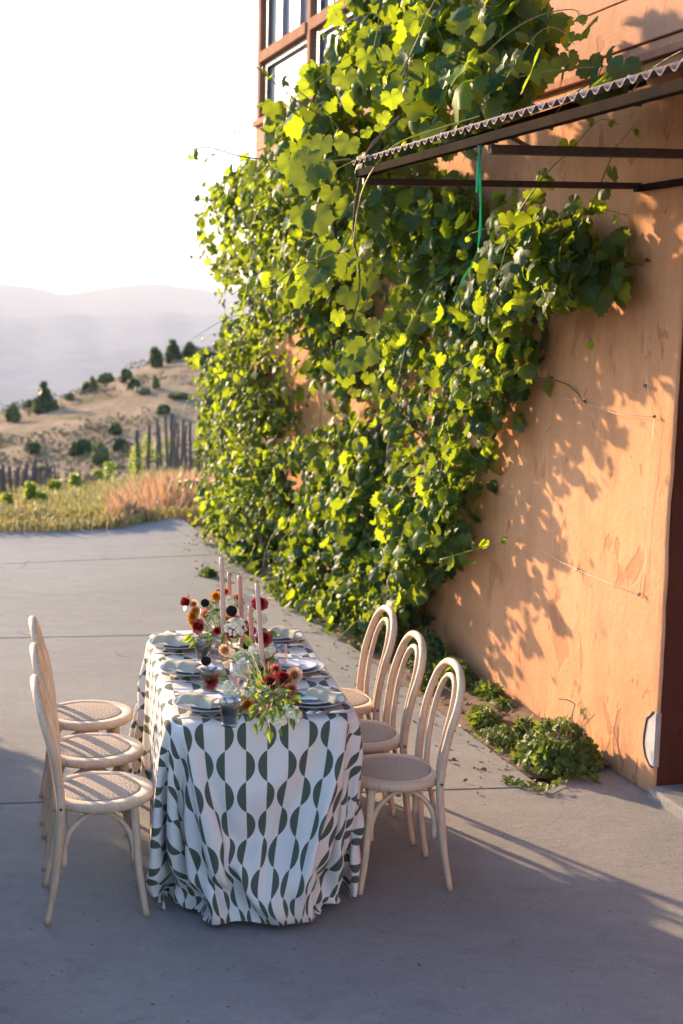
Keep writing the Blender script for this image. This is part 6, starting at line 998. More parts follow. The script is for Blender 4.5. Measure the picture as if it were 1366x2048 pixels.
def goblet(px, py, lab, ht=.185, r=.036):
    t = empty('wine_goblet', loc2(px, py), 0, lab, 'glass', 'ribbed stem glasses')
    mb = MB(); mb.lathe([(0, ht * .42), (r * .45, ht * .44), (r * .85, ht * .54), (r, ht * .68), (r * .98, ht), (r * .95, ht), (r * .96, ht * .68), (r * .8, ht * .56), (0, ht * .45)], 96, cap=False, rib=(22, .03, ht * .5, ht * .97)); mb.build('bowl', M['clear'], t)
    mb = MB(); mb.lathe([(0, .0), (r * .85, .0), (r * .85, .002), (.006, .007), (.0042, .02), (.0042, ht * .40), (.008, ht * .43)], 32, cap=False); mb.build('stem', M['clear'], t)
goblet(415, 1297, 'clear stem glass beside the orange flowers of the rear bouquet')
goblet(478, 1418, 'clear ribbed stem glass in front of the white viburnum, behind the corner tumbler')
goblet(492, 1268, 'clear stem glass far back between the two candles')

# ------------------------------------------------------------------ candles
def candle(px, base_py, top_py, top_px, lab, r=.0115, mat='candle', burnt=True):
    b = loc2(px, base_py); yy = b.y; top = aty(top_px, top_py, yy)
    t = empty('taper_candle', b, 0, lab, 'candle', 'tall blush taper candles')
    d = top - b; L_ = d.length; ax = d.normalized()
    mb = MB(); n = 10
    mb.tube([ax * (.012 + (L_ - .016) * i / n) for i in range(n + 1)] + [ax * (L_ - .002)], [r * (1 - .22 * i / n) for i in range(n + 1)] + [r * .35], 16); mb.build('wax', M[mat], t)
    mb = MB(); mb.tube([ax * (L_ - .003), ax * (L_ + .008)], .0011, 5); mb.build('wick', M['wick'], t)
    mb = MB(); mb.lathe([(0, 0), (.030, 0), (.031, .004), (.024, .008), (.0155, .014), (.0145, .034), (.017, .037), (.015, .038), (.0128, .034), (.0125, .012), (0, .011)], 32, cap=False); mb.build('holder', M['holder'], t)
candle(449, 1318, 1113, 443, 'tallest taper candle, palest of the five, left of the group', mat='candle2', r=.0125)
candle(461, 1262, 1144, 458, 'taper candle standing farthest back, just right of the tallest')
candle(486, 1300, 1150, 479, 'taper candle in the middle of the five, rising behind the white viburnum')
candle(527, 1362, 1166, 514, 'tall taper candle on the wall side, behind the single dark red bloom', mat='candle2')
candle(508, 1345, 1211, 500, 'shortest taper candle, just left of the right hand one')

# ------------------------------------------------------------------ leaf and flower geometry
def leaf_template(kind, res=1):
    vs = [(0, 0, 0)]; fs = []
    if kind in ('grape', 'heart'):
        n = 28; lobes = [(0, 1.0, .34), (58, .90, .34), (-58, .90, .34), (112, .78, .42), (-112, .78, .42)]
        out = []
        for k in range(n + 1):
            th = -172 + 344 * k / n
            r = max(a * (1 - (.25 if kind == 'grape' else .08) * min(1, abs((th - c) / 30)) ** 1.6) for c, a, w in lobes) * .55
            r *= (1 + .06 * (1 if k % 2 else -1))
            if abs(th) > 150: r *= 1 - (abs(th) - 150) / 22 * .45
            a = R(th); out.append((r * math.sin(a), r * math.cos(a)))
    elif kind == 'ivy':
        n = 16; out = []
        for k in range(n + 1):
            th = -165 + 330 * k / n; r = .5 * (.62 + .38 * abs(math.cos(R(th) * 1.45)) ** 1.2) * (1 - .2 * abs(th) / 165); a = R(th); out.append((r * math.sin(a), r * math.cos(a)))
    elif kind == 'round':
        n = 8; out = []
        for k in range(n + 1):
            th = -150 + 300 * k / n; r = .45 * (1 + .1 * math.cos(R(th) * 3)); a = R(th); out.append((r * math.sin(a), r * math.cos(a) * 1.1))
    else:   # pointed
        n = 12; out = []
        for k in range(n + 1):
            q = k / n; side = -1 if q < .5 else 1; t = 1 - abs(q - .5) * 2
            out.append((side * .27 * math.sin(math.pi * min(1, t * 1.0) ** .8) if 0 < q < 1 else 0, t * 1.0))
            if q == .5: out[-1] = (0, 1.05)
        n = len(out) - 1
    two = kind in ('grape', 'heart') and res
    ring = [(x * .55, y * .55) for x, y in out[::2]] if two else None
    if two:
        m_ = len(ring)
        vs += [(x, y, 0) for x, y in ring]; o0 = len(vs); vs += [(x, y, 0) for x, y in out]
        for k in range(m_ - 1):
            fs.append((0, 1 + k, 2 + k)); fs.append((1 + k, o0 + 2 * k, o0 + 2 * k + 1)); fs.append((1 + k, o0 + 2 * k + 1, 2 + k)); fs.append((2 + k, o0 + 2 * k + 1, o0 + 2 * k + 2))
    else:
        vs += [(x, y, 0) for x, y in out]
        for k in range(n): fs.append((0, 1 + k, 2 + k))
    vs = np.array(vs, float); return vs, np.array([f[::-1] for f in fs])
def leaf_mesh(name, mat, kind, items, parent=None, seed=1, curl=(.1, .5), res=1, loc=None):
    """items: array rows x,y,z, nx,ny,nz (face normal), dx,dy,dz (tip direction), size, tint"""
    it = np.array(items, float); n = len(it); rg = np.random.default_rng(seed)
    tv, tf = leaf_template(kind, res); m_ = len(tv)
    nrm = it[:, 3:6]; nrm /= np.linalg.norm(nrm, axis=1)[:, None] + 1e-9
    d = it[:, 6:9]; d = d - nrm * (d * nrm).sum(1)[:, None]; d /= np.linalg.norm(d, axis=1)[:, None] + 1e-9
    x = np.cross(d, nrm); sz = it[:, 9]
    cup = rg.uniform(*curl, n) * np.where(rg.random(n) < .75, 1, -.6); fold = rg.uniform(0, .35, n); wav = rg.uniform(.02, .07, n); ph = rg.uniform(0, 6, n)
    X = tv[None, :, 0]; Y = tv[None, :, 1]
    rr = np.sqrt(X ** 2 + Y ** 2); an = np.arctan2(X, Y)
    Zc = -cup[:, None] * rr ** 2 * 1.2 + fold[:, None] * np.abs(X) * .8 + wav[:, None] * np.sin(an * 5 + ph[:, None]) * rr * 1.5 - cup[:, None] * np.clip(Y, 0, 2) ** 2 * .6
    asp = rg.uniform(.85, 1.15, n)[:, None]
    V = it[:, None, 0:3] + sz[:, None, None] * (x[:, None] * (X * asp)[..., None] + d[:, None] * (Y + 0 * X)[..., None] + nrm[:, None] * Zc[..., None])
    V = V.reshape(-1, 3); Fc = (tf[None] + (np.arange(n) * m_)[:, None, None]).reshape(-1, 3)
    if parent is not None: V = V - np.array(parent.location)[None]
    elif loc is not None: V = V - np.array(loc)[None]
    me = bpy.data.meshes.new(name)
    me.vertices.add(len(V)); me.vertices.foreach_set('co', V.ravel())
    me.loops.add(Fc.size); me.loops.foreach_set('vertex_index', Fc.ravel())
    me.polygons.add(len(Fc)); me.polygons.foreach_set('loop_start', np.arange(0, Fc.size, 3)); me.polygons.foreach_set('loop_total', np.full(len(Fc), 3))
    me.polygons.foreach_set('use_smooth', np.ones(len(Fc), bool))
    at = me.attributes.new('tint', 'FLOAT', 'POINT'); at.data.foreach_set('value', np.repeat(it[:, 10], m_))
    uvl = me.uv_layers.new(name='leaf'); UV = np.tile(tv[:, :2], (n, 1))[Fc.ravel()]; uvl.data.foreach_set('uv', UV.ravel())
    me.materials.append(mat); me.update(); me.validate()
    o = bpy.data.objects.new(name, me); COL.objects.link(o)
    if parent is not None: o.parent = parent
    elif loc is not None: o.location = loc
    return o
def petal_mesh(name, mat, petals, parent, seed=0):
    """petals: (base, outward dir, up dir, length, width, cup, tint)"""
    V = []; Fc = []; T_ = []; UV = []
    for b, o_, u_, L_, W_, cup, ti in petals:
        o_ = Vector(o_).normalized(); u_ = Vector(u_).normalized(); s_ = o_.cross(u_).normalized(); n0 = len(V)
        for i in range(4):
            for j in range(4):
                t = i / 3; w = (j / 3 - .5) * W_ * math.sin(math.pi * (.18 + .70 * t)) ** .7
                p = Vector(b) + o_ * L_ * t + s_ * w + u_ * (cup * L_ * t * t + cup * abs(w) * .8); V.append(p); T_.append(ti)
        for i in range(3):
            for j in range(3): a = n0 + i * 4 + j; Fc.append((a, a + 4, a + 5, a + 1))
    mb = MB(); off_ = Vector(parent.location) if parent is not None else Vector((0, 0, 0))
    mb.v = [tuple(p - off_) for p in V]; mb.f = Fc; o = mb.build(name, mat, parent)
    at = o.data.attributes.new('tint', 'FLOAT', 'POINT'); at.data.foreach_set('value', T_)
    return o
frng = random.Random(21)
def basis(n):
    n = Vector(n).normalized(); a = n.orthogonal().normalized(); return n, a, n.cross(a)
def ranunculus(parent, p, n, r, mat='redp', name='ranunculus'):
    n, a, b = basis(n); pet = []
    for ring, (cnt, out, up, ln) in enumerate([(9, 1.0, .45, .95), (9, .85, .75, .85), (8, .65, .9, .72), (7, .42, 1.0, .58), (6, .22, 1.0, .45)]):
        for k in range(cnt):
            t = 2 * math.pi * (k + .5 * ring + .2 * frng.random()) / cnt; d = a * math.cos(t) + b * math.sin(t)
            base = p - n * r * .45 + d * r * .12 * (4 - ring) / 4
            dirv = (d * out + n * up).normalized(); inner = (n * out - d * up).normalized()
            pet.append((base, dirv, inner, r * ln * 1.1, r * .95, .42 if ring > 0 else -.1, frng.random() * .6 + (.4 if ring == 0 else 0)))
    petal_mesh(name, M[mat], pet, parent)
def cluster(parent, p, n, rx, rz_, mat, cnt, fl=.006, name='hydrangea_cluster', four=True):
    n, a, b = basis(n); pet = []
    for k in range(cnt):
        while True:
            x, y = frng.uniform(-1, 1), frng.uniform(-1, 1)
            if x * x + y * y < 1: break
        h = math.sqrt(max(0, 1 - x * x - y * y))
        c = p + a * x * rx + b * y * rx + n * h * rz_ + Vector((frng.gauss(0, .2), frng.gauss(0, .2), frng.gauss(0, .2))) * fl
        nn, aa, bb = basis(n * (.5 + h) + a * x + b * y + Vector((frng.gauss(0, .25),) * 3)); q0 = frng.random() * 6; ti = frng.random(); f = fl * frng.uniform(.6, 1.3)
        for q in range(4 if four else 5):
            t = q0 + q * math.pi * 2 / (4 if four else 5); d = aa * math.cos(t) + bb * math.sin(t)
            pet.append((c, d + nn * .2, nn, f, f * .95, .15, ti))
    petal_mesh(name, M[mat], pet, parent)
def scabiosa(parent, p, r):
    mb = MB(); off_ = Vector(parent.location); pet = []
    for k in range(110):
        z = 1 - 2 * (k + .5) / 110; t = k * 2.39996; q = math.sqrt(1 - z * z); d = Vector((q * math.cos(t), q * math.sin(t), z))
        nn, aa, bb = basis(d); s0 = frng.random() * 6
        for j in range(3):
            tt = s0 + j * 2.1; pet.append((p + d * r * .75, aa * math.cos(tt) + bb * math.sin(tt) + d * .8, d, r * .38, r * .3, .2, frng.random() ** 2))
    petal_mesh('scabiosa', M['blackp'], pet, parent)
def stem(mb, a, b, off_, r=.0013, sag=.01):
    a, b = Vector(a), Vector(b)
    if (a - b).length > .15: a = a.lerp(b, .25) - Vector((0, 0, .02)); a.z = max(a.z, ZT + .004)
    m_ = a.lerp(b, .5) + Vector((frng.uniform(-1, 1) * sag, frng.uniform(-1, 1) * sag, sag)); mb.tube([q - off_ for q in spline([a, m_, b], 5)], r, 5)
def aty2(px, py, yy, rpx):
    p = aty(px, py, yy); r = rpx * yy / FPX
    return p if p.z > ZT + r * .75 else onz(px, py, ZT + r * .75)
def arrangement(base, lab, reds, blacks, clusters, others, leaves, leaf_n, ell):
    t = empty('flower_arrangement', base, 0, lab, 'flowers', 'low flower arrangements down the table')
    mb = MB(); mb.lathe([(0, 0), (.03, 0), (.045, .02), (.048, .04), (.040, .055), (.036, .055), (.043, .04), (0, .03)], 28, cap=False); mb.build('vase', M['holder'], t)
    st = MB(); core = Vector(base) + Vector((0, 0, .05)); cam_ = Vector((0, 0, CAMH))
    for px, py, yy, rpx, *nrm in reds:
        p = aty2(px, py, yy, rpx); n_ = Vector(nrm[0]) if nrm else (cam_ - p).normalized() + Vector((frng.uniform(-.5, .5), 0, .5)); ranunculus(t, p, n_, 1.15 * rpx * yy / FPX); stem(st, core, p - n_.normalized() * rpx * yy / FPX * .4, Vector(base), .0015)
    for px, py, yy, rpx in blacks: p = aty2(px, py, yy, rpx); scabiosa(t, p, rpx * yy / FPX); stem(st, core, p, Vector(base))
    for px, py, yy, rpx, mat, cnt, fl in clusters:
        p = aty2(px, py, yy, rpx); n_ = ((cam_ - p).normalized() + Vector((frng.uniform(-.4, .4), 0, .9))); cluster(t, p, n_, rpx * yy / FPX, rpx * yy / FPX * .5, mat, int(cnt * 1.2), fl * 1.25, 'viburnum_cluster'); stem(st, core, p, Vector(base))
    for px, py, yy, rpx, mat, nm in others:
        p = aty2(px, py, yy, rpx); n_ = (cam_ - p).normalized() + Vector((frng.uniform(-.6, .6), 0, frng.uniform(0, .6))); ranunculus(t, p, n_, 1.1 * rpx * yy / FPX, mat, nm); stem(st, core, p, Vector(base))
    items = []
    for px, py, yy, sp, ti in leaves:
        p = aty2(px, py, yy, sp * .25); d = (p - core); d.z += frng.uniform(-.05, .0); n_ = (cam_ - p).normalized() * .7 + Vector((frng.uniform(-.6, .6), 0, .8)); s_ = sp * yy / FPX * .85
        items.append((*(p - d.normalized() * s_ * .5), *n_, *d, s_, ti)); stem(st, core, p, Vector(base), .001)
    for k in range(leaf_n):
        v = Vector((frng.gauss(0, 1), frng.gauss(0, 1), frng.gauss(0, 1))).normalized() * frng.uniform(.45, 1); v.z = abs(v.z) * .9 - .1
        p = core + TM.to_3x3() @ Vector((v.x * ell[0], v.y * ell[1], v.z * ell[2])); d = Vector((v.x + frng.gauss(0, .5), v.y + frng.gauss(0, .5), frng.uniform(-.6, .3)))
        n_ = Vector((frng.gauss(0, .5), -.4 + frng.gauss(0, .5), 1)); items.append((*p, *n_, *d, frng.uniform(.020, .042), frng.random()))
    leaf_mesh('foliage', M['bouquet'], 'pointed', items, t, 3, (.1, .5))
    st.build('stems', M['shoot'], t)
    return t
B1 = loc2(540, 1412)
arrangement(B1, 'front flower arrangement with paired dark red blooms, white viburnum and trailing green leaves', 
    [(541, 1365, 5.46, 15, (-.2, -.8, .6)), (566, 1356, 5.50, 15, (.3, -.6, .8))],
    [(493, 1293, 5.80, 7), (524, 1340, 5.7, 7)],
    [(500, 1388, 5.4, 14, 'whitep', 34, .007), (535, 1300, 5.8, 14, 'whitep', 36, .007), (556, 1438, 5.20, 17, 'whitep', 60, .0048), (580, 1424, 5.30, 15, 'whitep', 26, .010), (560, 1392, 5.36, 17, 'greenp', 70, .0045), (512, 1374, 5.48, 17, 'greenp', 60, .0048), (464, 1384, 5.55, 19, 'whitep', 55, .0065),
     (528, 1388, 5.36, 15, 'greenp', 50, .005), (487, 1330, 5.7, 16, 'whitep', 46, .007), (590, 1432, 5.22, 13, 'whitep', 26, .009), (485, 1316, 5.74, 17, 'greenp', 50, .0065), (513, 1306, 5.76, 20, 'whitep', 55, .0065), (505, 1322, 5.72, 18, 'greenp', 45, .006), (474, 1345, 5.62, 14, 'whitep', 36, .006), (456, 1372, 5.60, 12, 'whitep', 30, .006)],
    [(522, 1370, 5.45, 9, 'orangep', 'marigold'), (552, 1338, 5.6, 10, 'coralp', 'snapdragon'), (574, 1400, 5.36, 11, 'coralp', 'snapdragon'), (495, 1408, 5.36, 12, 'orangep', 'marigold'), (508, 1420, 5.34, 9, 'orangep', 'marigold'), (486, 1402, 5.38, 9, 'orangep', 'marigold'), (588, 1350, 5.55, 15, 'peachp', 'rose'), (583, 1378, 5.44, 12, 'coralp', 'snapdragon'), (588, 1394, 5.42, 12, 'coralp', 'snapdragon'), (592, 1408, 5.38, 11, 'coralp', 'snapdragon'),
     (595, 1430, 5.30, 10, 'coralp', 'snapdragon'), (532, 1318, 5.80, 15, 'peachp', 'rose'), (505, 1330, 5.74, 13, 'peachp', 'rose'), (570, 1378, 5.46, 9, 'coralp', 'snapdragon'), (486, 1365, 5.6, 13, 'peachp', 'rose'), (450, 1300, 5.8, 11, 'peachp', 'rose'), (538, 1345, 5.7, 9, 'orangep', 'marigold')],
    [(540, 1398, 5.34, 34, .5), (520, 1412, 5.32, 30, .7), (550, 1410, 5.30, 34, .3), (522, 1440, 5.26, 30, .97), (505, 1432, 5.28, 28, .2), (541, 1466, 5.20, 26, .97), (535, 1458, 5.22, 20, .5), (586, 1442, 5.24, 30, .2), (497, 1440, 5.28, 26, .3), (600, 1392, 5.40, 24, .3), (530, 1380, 5.4, 30, .6),
     (445, 1362, 5.62, 34, .3), (493, 1350, 5.6, 26, .97), (500, 1290, 5.8, 34, .5), (475, 1272, 5.95, 30, .3), (482, 1290, 5.85, 34, .6), (490, 1385, 5.45, 26, .9), (515, 1395, 5.38, 30, .8), (560, 1420, 5.26, 26, .3), (525, 1425, 5.28, 24, .5), (510, 1355, 5.55, 24, .5), (575, 1412, 5.3, 24, .4), (440, 1285, 6.0, 26, .9), (470, 1330, 5.75, 26, .4), (498, 1318, 5.8, 24, .6), (520, 1335, 5.7, 24, .3), (545, 1325, 5.75, 22, .5), (470, 1300, 5.85, 26, .5), (515, 1285, 5.9, 24, .7), (600, 1415, 5.32, 22, .3), (478, 1430, 5.25, 20, .6), (560, 1462, 5.15, 20, .4), (508, 1452, 5.2, 22, .5)], 110, (.10, .34, .03))
B2 = loc2(442, 1292)
arrangement(B2, 'rear flower arrangement with orange leaves and a dark red bloom leaning left',
    [(371, 1204, 6.15, 14, (-.9, -.3, .3)), (395, 1253, 6.05, 13, (-.6, -.7, .3)), (520, 1206, 6.2, 14, (.1, -.5, .6)), (484, 1250, 6.0, 13, (.1, -.6, .7)), (463, 1264, 5.98, 10), (470, 1240, 6.2, 9), (528, 1276, 5.82, 14, (0, -.7, .7)), (500, 1262, 5.98, 10), (434, 1262, 6.1, 8), (437, 1186, 6.35, 7)],
    [(410, 1206, 6.2, 8), (463, 1222, 6.12, 10.5), (412, 1322, 5.72, 9.5), (466, 1224, 6.10, 7)],
    [(472, 1256, 5.98, 22, 'whitep', 80, .0075), (425, 1236, 6.12, 17, 'greenp', 60, .005), (464, 1204, 6.3, 15, 'whitep', 45, .006), (420, 1212, 6.25, 14, 'greenp', 40, .006), (522, 1240, 6.15, 12, 'whitep', 36, .006), (407, 1278, 6.1, 14, 'greenp', 36, .005), (480, 1208, 6.3, 12, 'greenp', 34, .006)],
    [(385, 1232, 6.1, 10, 'orangep', 'marigold'), (390, 1222, 6.12, 9, 'orangep', 'marigold'), (386, 1243, 6.1, 9, 'orangep', 'marigold'), (432, 1192, 6.3, 10, 'orangep', 'marigold'), (452, 1183, 6.35, 7, 'coralp', 'snapdragon'), (388, 1208, 6.15, 8, 'peachp', 'rose'), (478, 1196, 6.3, 9, 'coralp', 'snapdragon'), (414, 1228, 6.2, 10, 'coralp', 'snapdragon'), (452, 1240, 6.1, 10, 'orangep', 'marigold')],
    [(424, 1222, 6.1, 30, .3), (384, 1275, 6.0, 26, .97), (378, 1270, 6.0, 24, .95), (392, 1282, 6.0, 26, .4), (430, 1200, 6.3, 28, .6), (424, 1206, 6.25, 24, .8), (500, 1210, 6.2, 26, .5), (545, 1262, 6.0, 28, .2), (425, 1268, 6.0, 24, .3), (448, 1268, 6.0, 26, .2), (496, 1245, 6.1, 26, .3), (505, 1232, 6.15, 24, .4), (530, 1256, 6.1, 22, .3), (440, 1212, 6.2, 26, .2), (455, 1250, 6.05, 24, .5)], 90, (.10, .14, .07))
# the bloom that leans against the second tumbler
p = aty(421, 1362, 5.48); t = empty('dark_red_bloom', p, 0, 'single dark red ranunculus leaning out in front of the smoked tumbler', 'flower')
ranunculus(t, p, (-.35, -.8, .45), 15.5 * 5.48 / FPX); mb = MB(); stem(mb, p + Vector((.01, .02, -.005)), loc2(470, 1398) + Vector((0, 0, .02)), p, .0017); mb.build('stem', M['shoot'], t)

# ------------------------------------------------------------------ the climbing vine
def inpoly(x, y, P):
    r = False; j = len(P) - 1
    for i in range(len(P)):
        if (P[i][1] > y) != (P[j][1] > y) and x < (P[j][0] - P[i][0]) * (y - P[i][1]) / (P[j][1] - P[i][1]) + P[i][0]: r = not r
        j = i
    return r
def szpoly(px, off): return [wallsz(a, b, off) for a, b in px]
vrng = random.Random(11)
NWv = Vector(NW); DWv = Vector(DW)
def fill(poly_px, off0, offr, density, size, holes=(), nthr=.0, nscale=1.3, tintb=0.0, holek=.9, lim=None):
    P = szpoly(poly_px, off0); H = [szpoly(h, .1) for h in holes]
    s0, s1 = min(p[0] for p in P), max(p[0] for p in P); z0, z1 = min(p[1] for p in P), max(p[1] for p in P)
    n = int(density * (s1 - s0) * (z1 - z0)); out = []
    for _ in range(n):
        s, z = vrng.uniform(s0, s1), vrng.uniform(z0, z1)
        if z < .02 or not inpoly(s, z, P): continue
        if any(inpoly(s, z, h) for h in H) and vrng.random() < holek: continue
        o_ = vrng.uniform(*offr)
        if noise.noise(Vector((s * nscale, z * nscale, o_ * nscale * 1.5))) < nthr: continue
        out.append(leafitem(WP(s, z, o_), vrng.uniform(*size) * (1 if vrng.random() > .25 else .65)))
    return out
def leafitem(p, size, d=None, tint=None, flat=1.0):
    n = Vector((-NW[0], -NW[1], .35)) * 1.0 + Vector((vrng.gauss(0, .62), vrng.gauss(0, .62), vrng.gauss(0, .5))) * flat
    if d is None: d = Vector((vrng.gauss(0, .55), vrng.gauss(0, .55), -1 + vrng.gauss(0, .35)))
    t = vrng.random() if tint is None else tint
    return (*p, *n, *d, size, t)
A_ = [(415, 1095), (432, 980), (425, 850), (470, 700), (480, 600), (440, 520), (430, 400), (520, 330), (600, 260), (760, 330), (900, 360), (1180, 430), (1205, 500), (1190, 588), (1110, 625), (1050, 690), (1040, 760), (1003, 850), (955, 890), (960, 950), (930, 1010), (895, 1090), (858, 1130), (830, 1180), (822, 1235), (800, 1250), (720, 1262), (640, 1245), (560, 1190), (480, 1150)]
holes = [[(575, 700), (660, 670), (690, 790), (665, 895), (575, 895)], [(740, 490), (800, 480), (815, 640), (760, 705), (735, 600)], [(752, 745), (850, 690), (835, 800), (800, 850), (765, 850)], [(505, 610), (575, 600), (560, 690), (530, 720)], [(645, 800), (700, 780), (700, 850), (650, 870)], [(990, 380), (1100, 300), (1250, 330), (1240, 450), (1100, 430)]]
items = []
items += fill(A_, .2, (.03, .42), 560, (.07, .145), holes, -.12, 1.7)
items += fill([(425, 500), (418, 400), (445, 345), (560, 290), (640, 330), (640, 560), (560, 720), (540, 1100), (450, 1115), (440, 1000), (462, 905), (430, 790), (440, 700), (480, 680), (490, 600), (470, 540)], .55, (.3, .72), 400, (.06, .115), [holes[0], holes[3]], -.08, 1.9)
items += fill([(385, 735), (400, 695), (470, 680), (520, 720), (500, 830), (440, 850), (415, 790)], .7, (.55, .85), 150, (.06, .095), (), -.12, 1.8)
items += fill([(575, 330), (585, 245), (650, 205), (705, 140), (735, 60), (760, -40), (1050, -40), (1085, 40), (1140, 110), (1130, 180), (960, 232), (760, 300), (680, 335)], .75, (.4, 1.05), 520, (.09, .225), (), -.13, 1.4)
items += fill([(680, 330), (900, 345), (1060, 340), (1190, 430), (1200, 585), (1100, 620), (1000, 660), (860, 600), (700, 480)], .28, (.08, .5), 430, (.10, .17), [holes[1], holes[5]], -.08, 1.5)
items += fill([(470, 1080), (560, 980), (840, 990), (905, 1080), (862, 1130), (800, 1245), (700, 1262), (640, 1262), (560, 1200)], .3, (.12, .48), 420, (.08, .15), (), -.08, 1.7)
items += fill([(560, 300), (750, 330), (740, 430), (690, 500), (640, 560), (560, 560), (500, 430)], .75, (.5, 1.0), 230, (.10, .15), (), -.08, 1.5)
items += fill([(425, 985), (490, 1000), (580, 1100), (700, 1200), (735, 1262), (640, 1262), (560, 1215), (480, 1150), (425, 1090)], .42, (.28, .62), 620, (.065, .12), (), -.12, 1.7)
vine = empty('grape_vine', WP(4.2, 0, .15), 0, 'big leafy grape vine climbing the stucco wall from the bed up past the windows', 'vine')
def shoot_path(start, vel, n, grav=.012, jit=.03):
    p = Vector(start); v = Vector(vel); out = [p.copy()]
    for k in range(n):
        v = v + Vector((vrng.gauss(0, jit), vrng.gauss(0, jit), vrng.gauss(0, jit) - grav)); p = p + v; out.append(p.copy())
    return out
shoots = MB(); VO = Vector(vine.location)
def leafy_shoot(pts, r, size, step=2, both=True, small_end=True, tint=None):
    m_ = len(pts); shoots.tube([p - VO for p in pts], [r * 1.5 * (1 - .7 * i / m_) for i in range(m_)], 5)
    for i in range(1, m_, step):
        p = pts[i]; t = (pts[min(i + 1, m_ - 1)] - pts[i - 1]).normalized(); side = Vector((vrng.gauss(0, 1), vrng.gauss(0, 1), vrng.gauss(0, .6))).normalized()
        k = 1 - .8 * i / m_ if small_end else 1
        sz = size * (.3 + .8 * k) * vrng.uniform(.75, 1.15); q = p + side * sz * .55 + Vector((0, 0, -.01)); shoots.tube([p - VO, (p + q) / 2 + Vector((0, 0, .012)) - VO, q - VO], r * .4, 4)
        d = side * .7 + Vector((0, 0, -.8)) + t * .3
        items.append(leafitem(q, sz, d, (.92 + .08 * vrng.random()) if (k < .5 and vrng.random() < .6) else tint))
# shoots that can be followed in the photograph (sight line, distance)
def pxpath(pl, y0, y1, n=6):
    m_ = len(pl); return spline([aty(a, b, y0 + (y1 - y0) * i / (m_ - 1)) for i, (a, b) in enumerate(pl)], n)
leafy_shoot(pxpath([(700, 318), (640, 325), (560, 322), (480, 312), (420, 295), (385, 300), (370, 308)], 7.6, 7.0), .0035, .12, 7)
leafy_shoot(pxpath([(640, 230), (600, 205), (560, 175), (525, 145), (497, 122)], 8.2, 7.8), .0035, .12, 6)
leafy_shoot(pxpath([(680, 260), (650, 225), (600, 185), (545, 150), (500, 128)], 8.3, 7.9), .003, .09, 8)
leafy_shoot(pxpath([(735, 165), (745, 110), (755, 60), (760, 20)], 7.4, 7.2), .003, .13, 6)
leafy_shoot(pxpath([(800, 150), (830, 90), (850, 40), (880, -20)], 7.2, 7.0), .0035, .12, 6)
leafy_shoot(pxpath([(940, 140), (1000, 80), (1050, 45), (1100, 25), (1150, 20), (1160, 45)], 6.9, 6.6), .0035, .10, 8)
leafy_shoot(pxpath([(1000, 160), (1060, 150), (1120, 140), (1180, 135), (1240, 132)], 6.8, 6.7), .003, .15, 7)
leafy_shoot(pxpath([(960, 190), (1010, 160), (1050, 100), (1085, 60), (1120, 60), (1150, 90)], 6.8, 6.6), .003, .08, 7)
leafy_shoot(pxpath([(700, 470), (680, 500), (640, 520), (600, 530), (540, 575), (500, 570), (462, 590)], 6.6, 6.3), .0035, .15, 6)
leafy_shoot(pxpath([(560, 380), (520, 410), (480, 420), (445, 410)], 8.4, 8.0), .003, .10, 5)
leafy_shoot(pxpath([(880, 1120), (930, 1105), (975, 1092), (1012, 1078)], 8.5, 8.3), .004, .11, 4)
leafy_shoot(pxpath([(1040, 420), (1090, 350), (1150, 290), (1200, 240), (1240, 250)], 7.5, 7.2), .0035, .12, 5)
leafy_shoot(pxpath([(1100, 470), (1150, 440), (1200, 420), (1255, 430)], 7.4, 7.1), .0035, .13, 4)
leafy_shoot(pxpath([(1180, 420), (1200, 370), (1230, 300), (1270, 250)], 7.2, 7.0), .0035, .11, 4)
leafy_shoot(pxpath([(1250, 200), (1290, 150), (1330, 120), (1366, 100)], 6.2, 5.6), .003, .05, 9)
# free shoots sprouting everywhere
for k in range(150):
    b = vrng.choice(items); p = Vector(b[:3]); out_ = -NWv * vrng.uniform(.01, .05) + DWv * vrng.gauss(0, .02) + Vector((0, 0, vrng.uniform(-.02, .035)))
    leafy_shoot(shoot_path(p, out_, vrng.randint(7, 13), .006, .008), .0026, .085, 3)
# curly tendrils
for k in range(90):
    b = vrng.choice(items); p = Vector(b[:3]); pts = []; a = vrng.uniform(0, 6); ax = (-NWv * vrng.uniform(.3, 1) + Vector((vrng.gauss(0, .4), vrng.gauss(0, .4), vrng.gauss(0, .6)))).normalized(); u = ax.orthogonal().normalized(); w = ax.cross(u)
    L_ = vrng.uniform(.08, .2)
    for i in range(16): t = i / 15; r_ = .004 + .022 * t; pts.append(p + ax * L_ * t + (u * math.cos(a + t * t * 9) + w * math.sin(a + t * t * 9)) * r_ - VO)
    shoots.tube(pts, .0011, 4)
# woody trunks and branches on the wall
wood = MB()
def trunk(pl, off, r0, r1, side=True):
    pts = [WP(*wallsz(a, b, o_), o_) for (a, b), o_ in zip(pl, off)]; pts = spline(pts, 8)
    pts = [p + Vector((noise.noise(p * 3.1), noise.noise(p * 3.3 + Vector((5, 0, 0))), 0)) * .05 for p in pts]
    wood.tube([p - VO for p in pts], [1.35 * (r0 + (r1 - r0) * i / len(pts)) for i in range(len(pts))], 9); return pts
trunk([(640, 1235), (612, 1120), (580, 1040), (570, 960), (520, 860), (500, 760), (540, 640)], [.2, .22, .22, .2, .18, .15, .12], .022, .012)
trunk([(700, 1250), (650, 1080), (640, 950), (690, 880), (750, 860), (770, 800), (815, 700), (860, 640), (900, 520)], [.25, .22, .2, .16, .12, .1, .12, .14, .2], .026, .012)
trunk([(790, 1240), (800, 1120), (790, 1000), (780, 900), (800, 830), (830, 800), (850, 810), (880, 830)], [.25, .2, .18, .15, .12, .12, .12, .12], .02, .008)
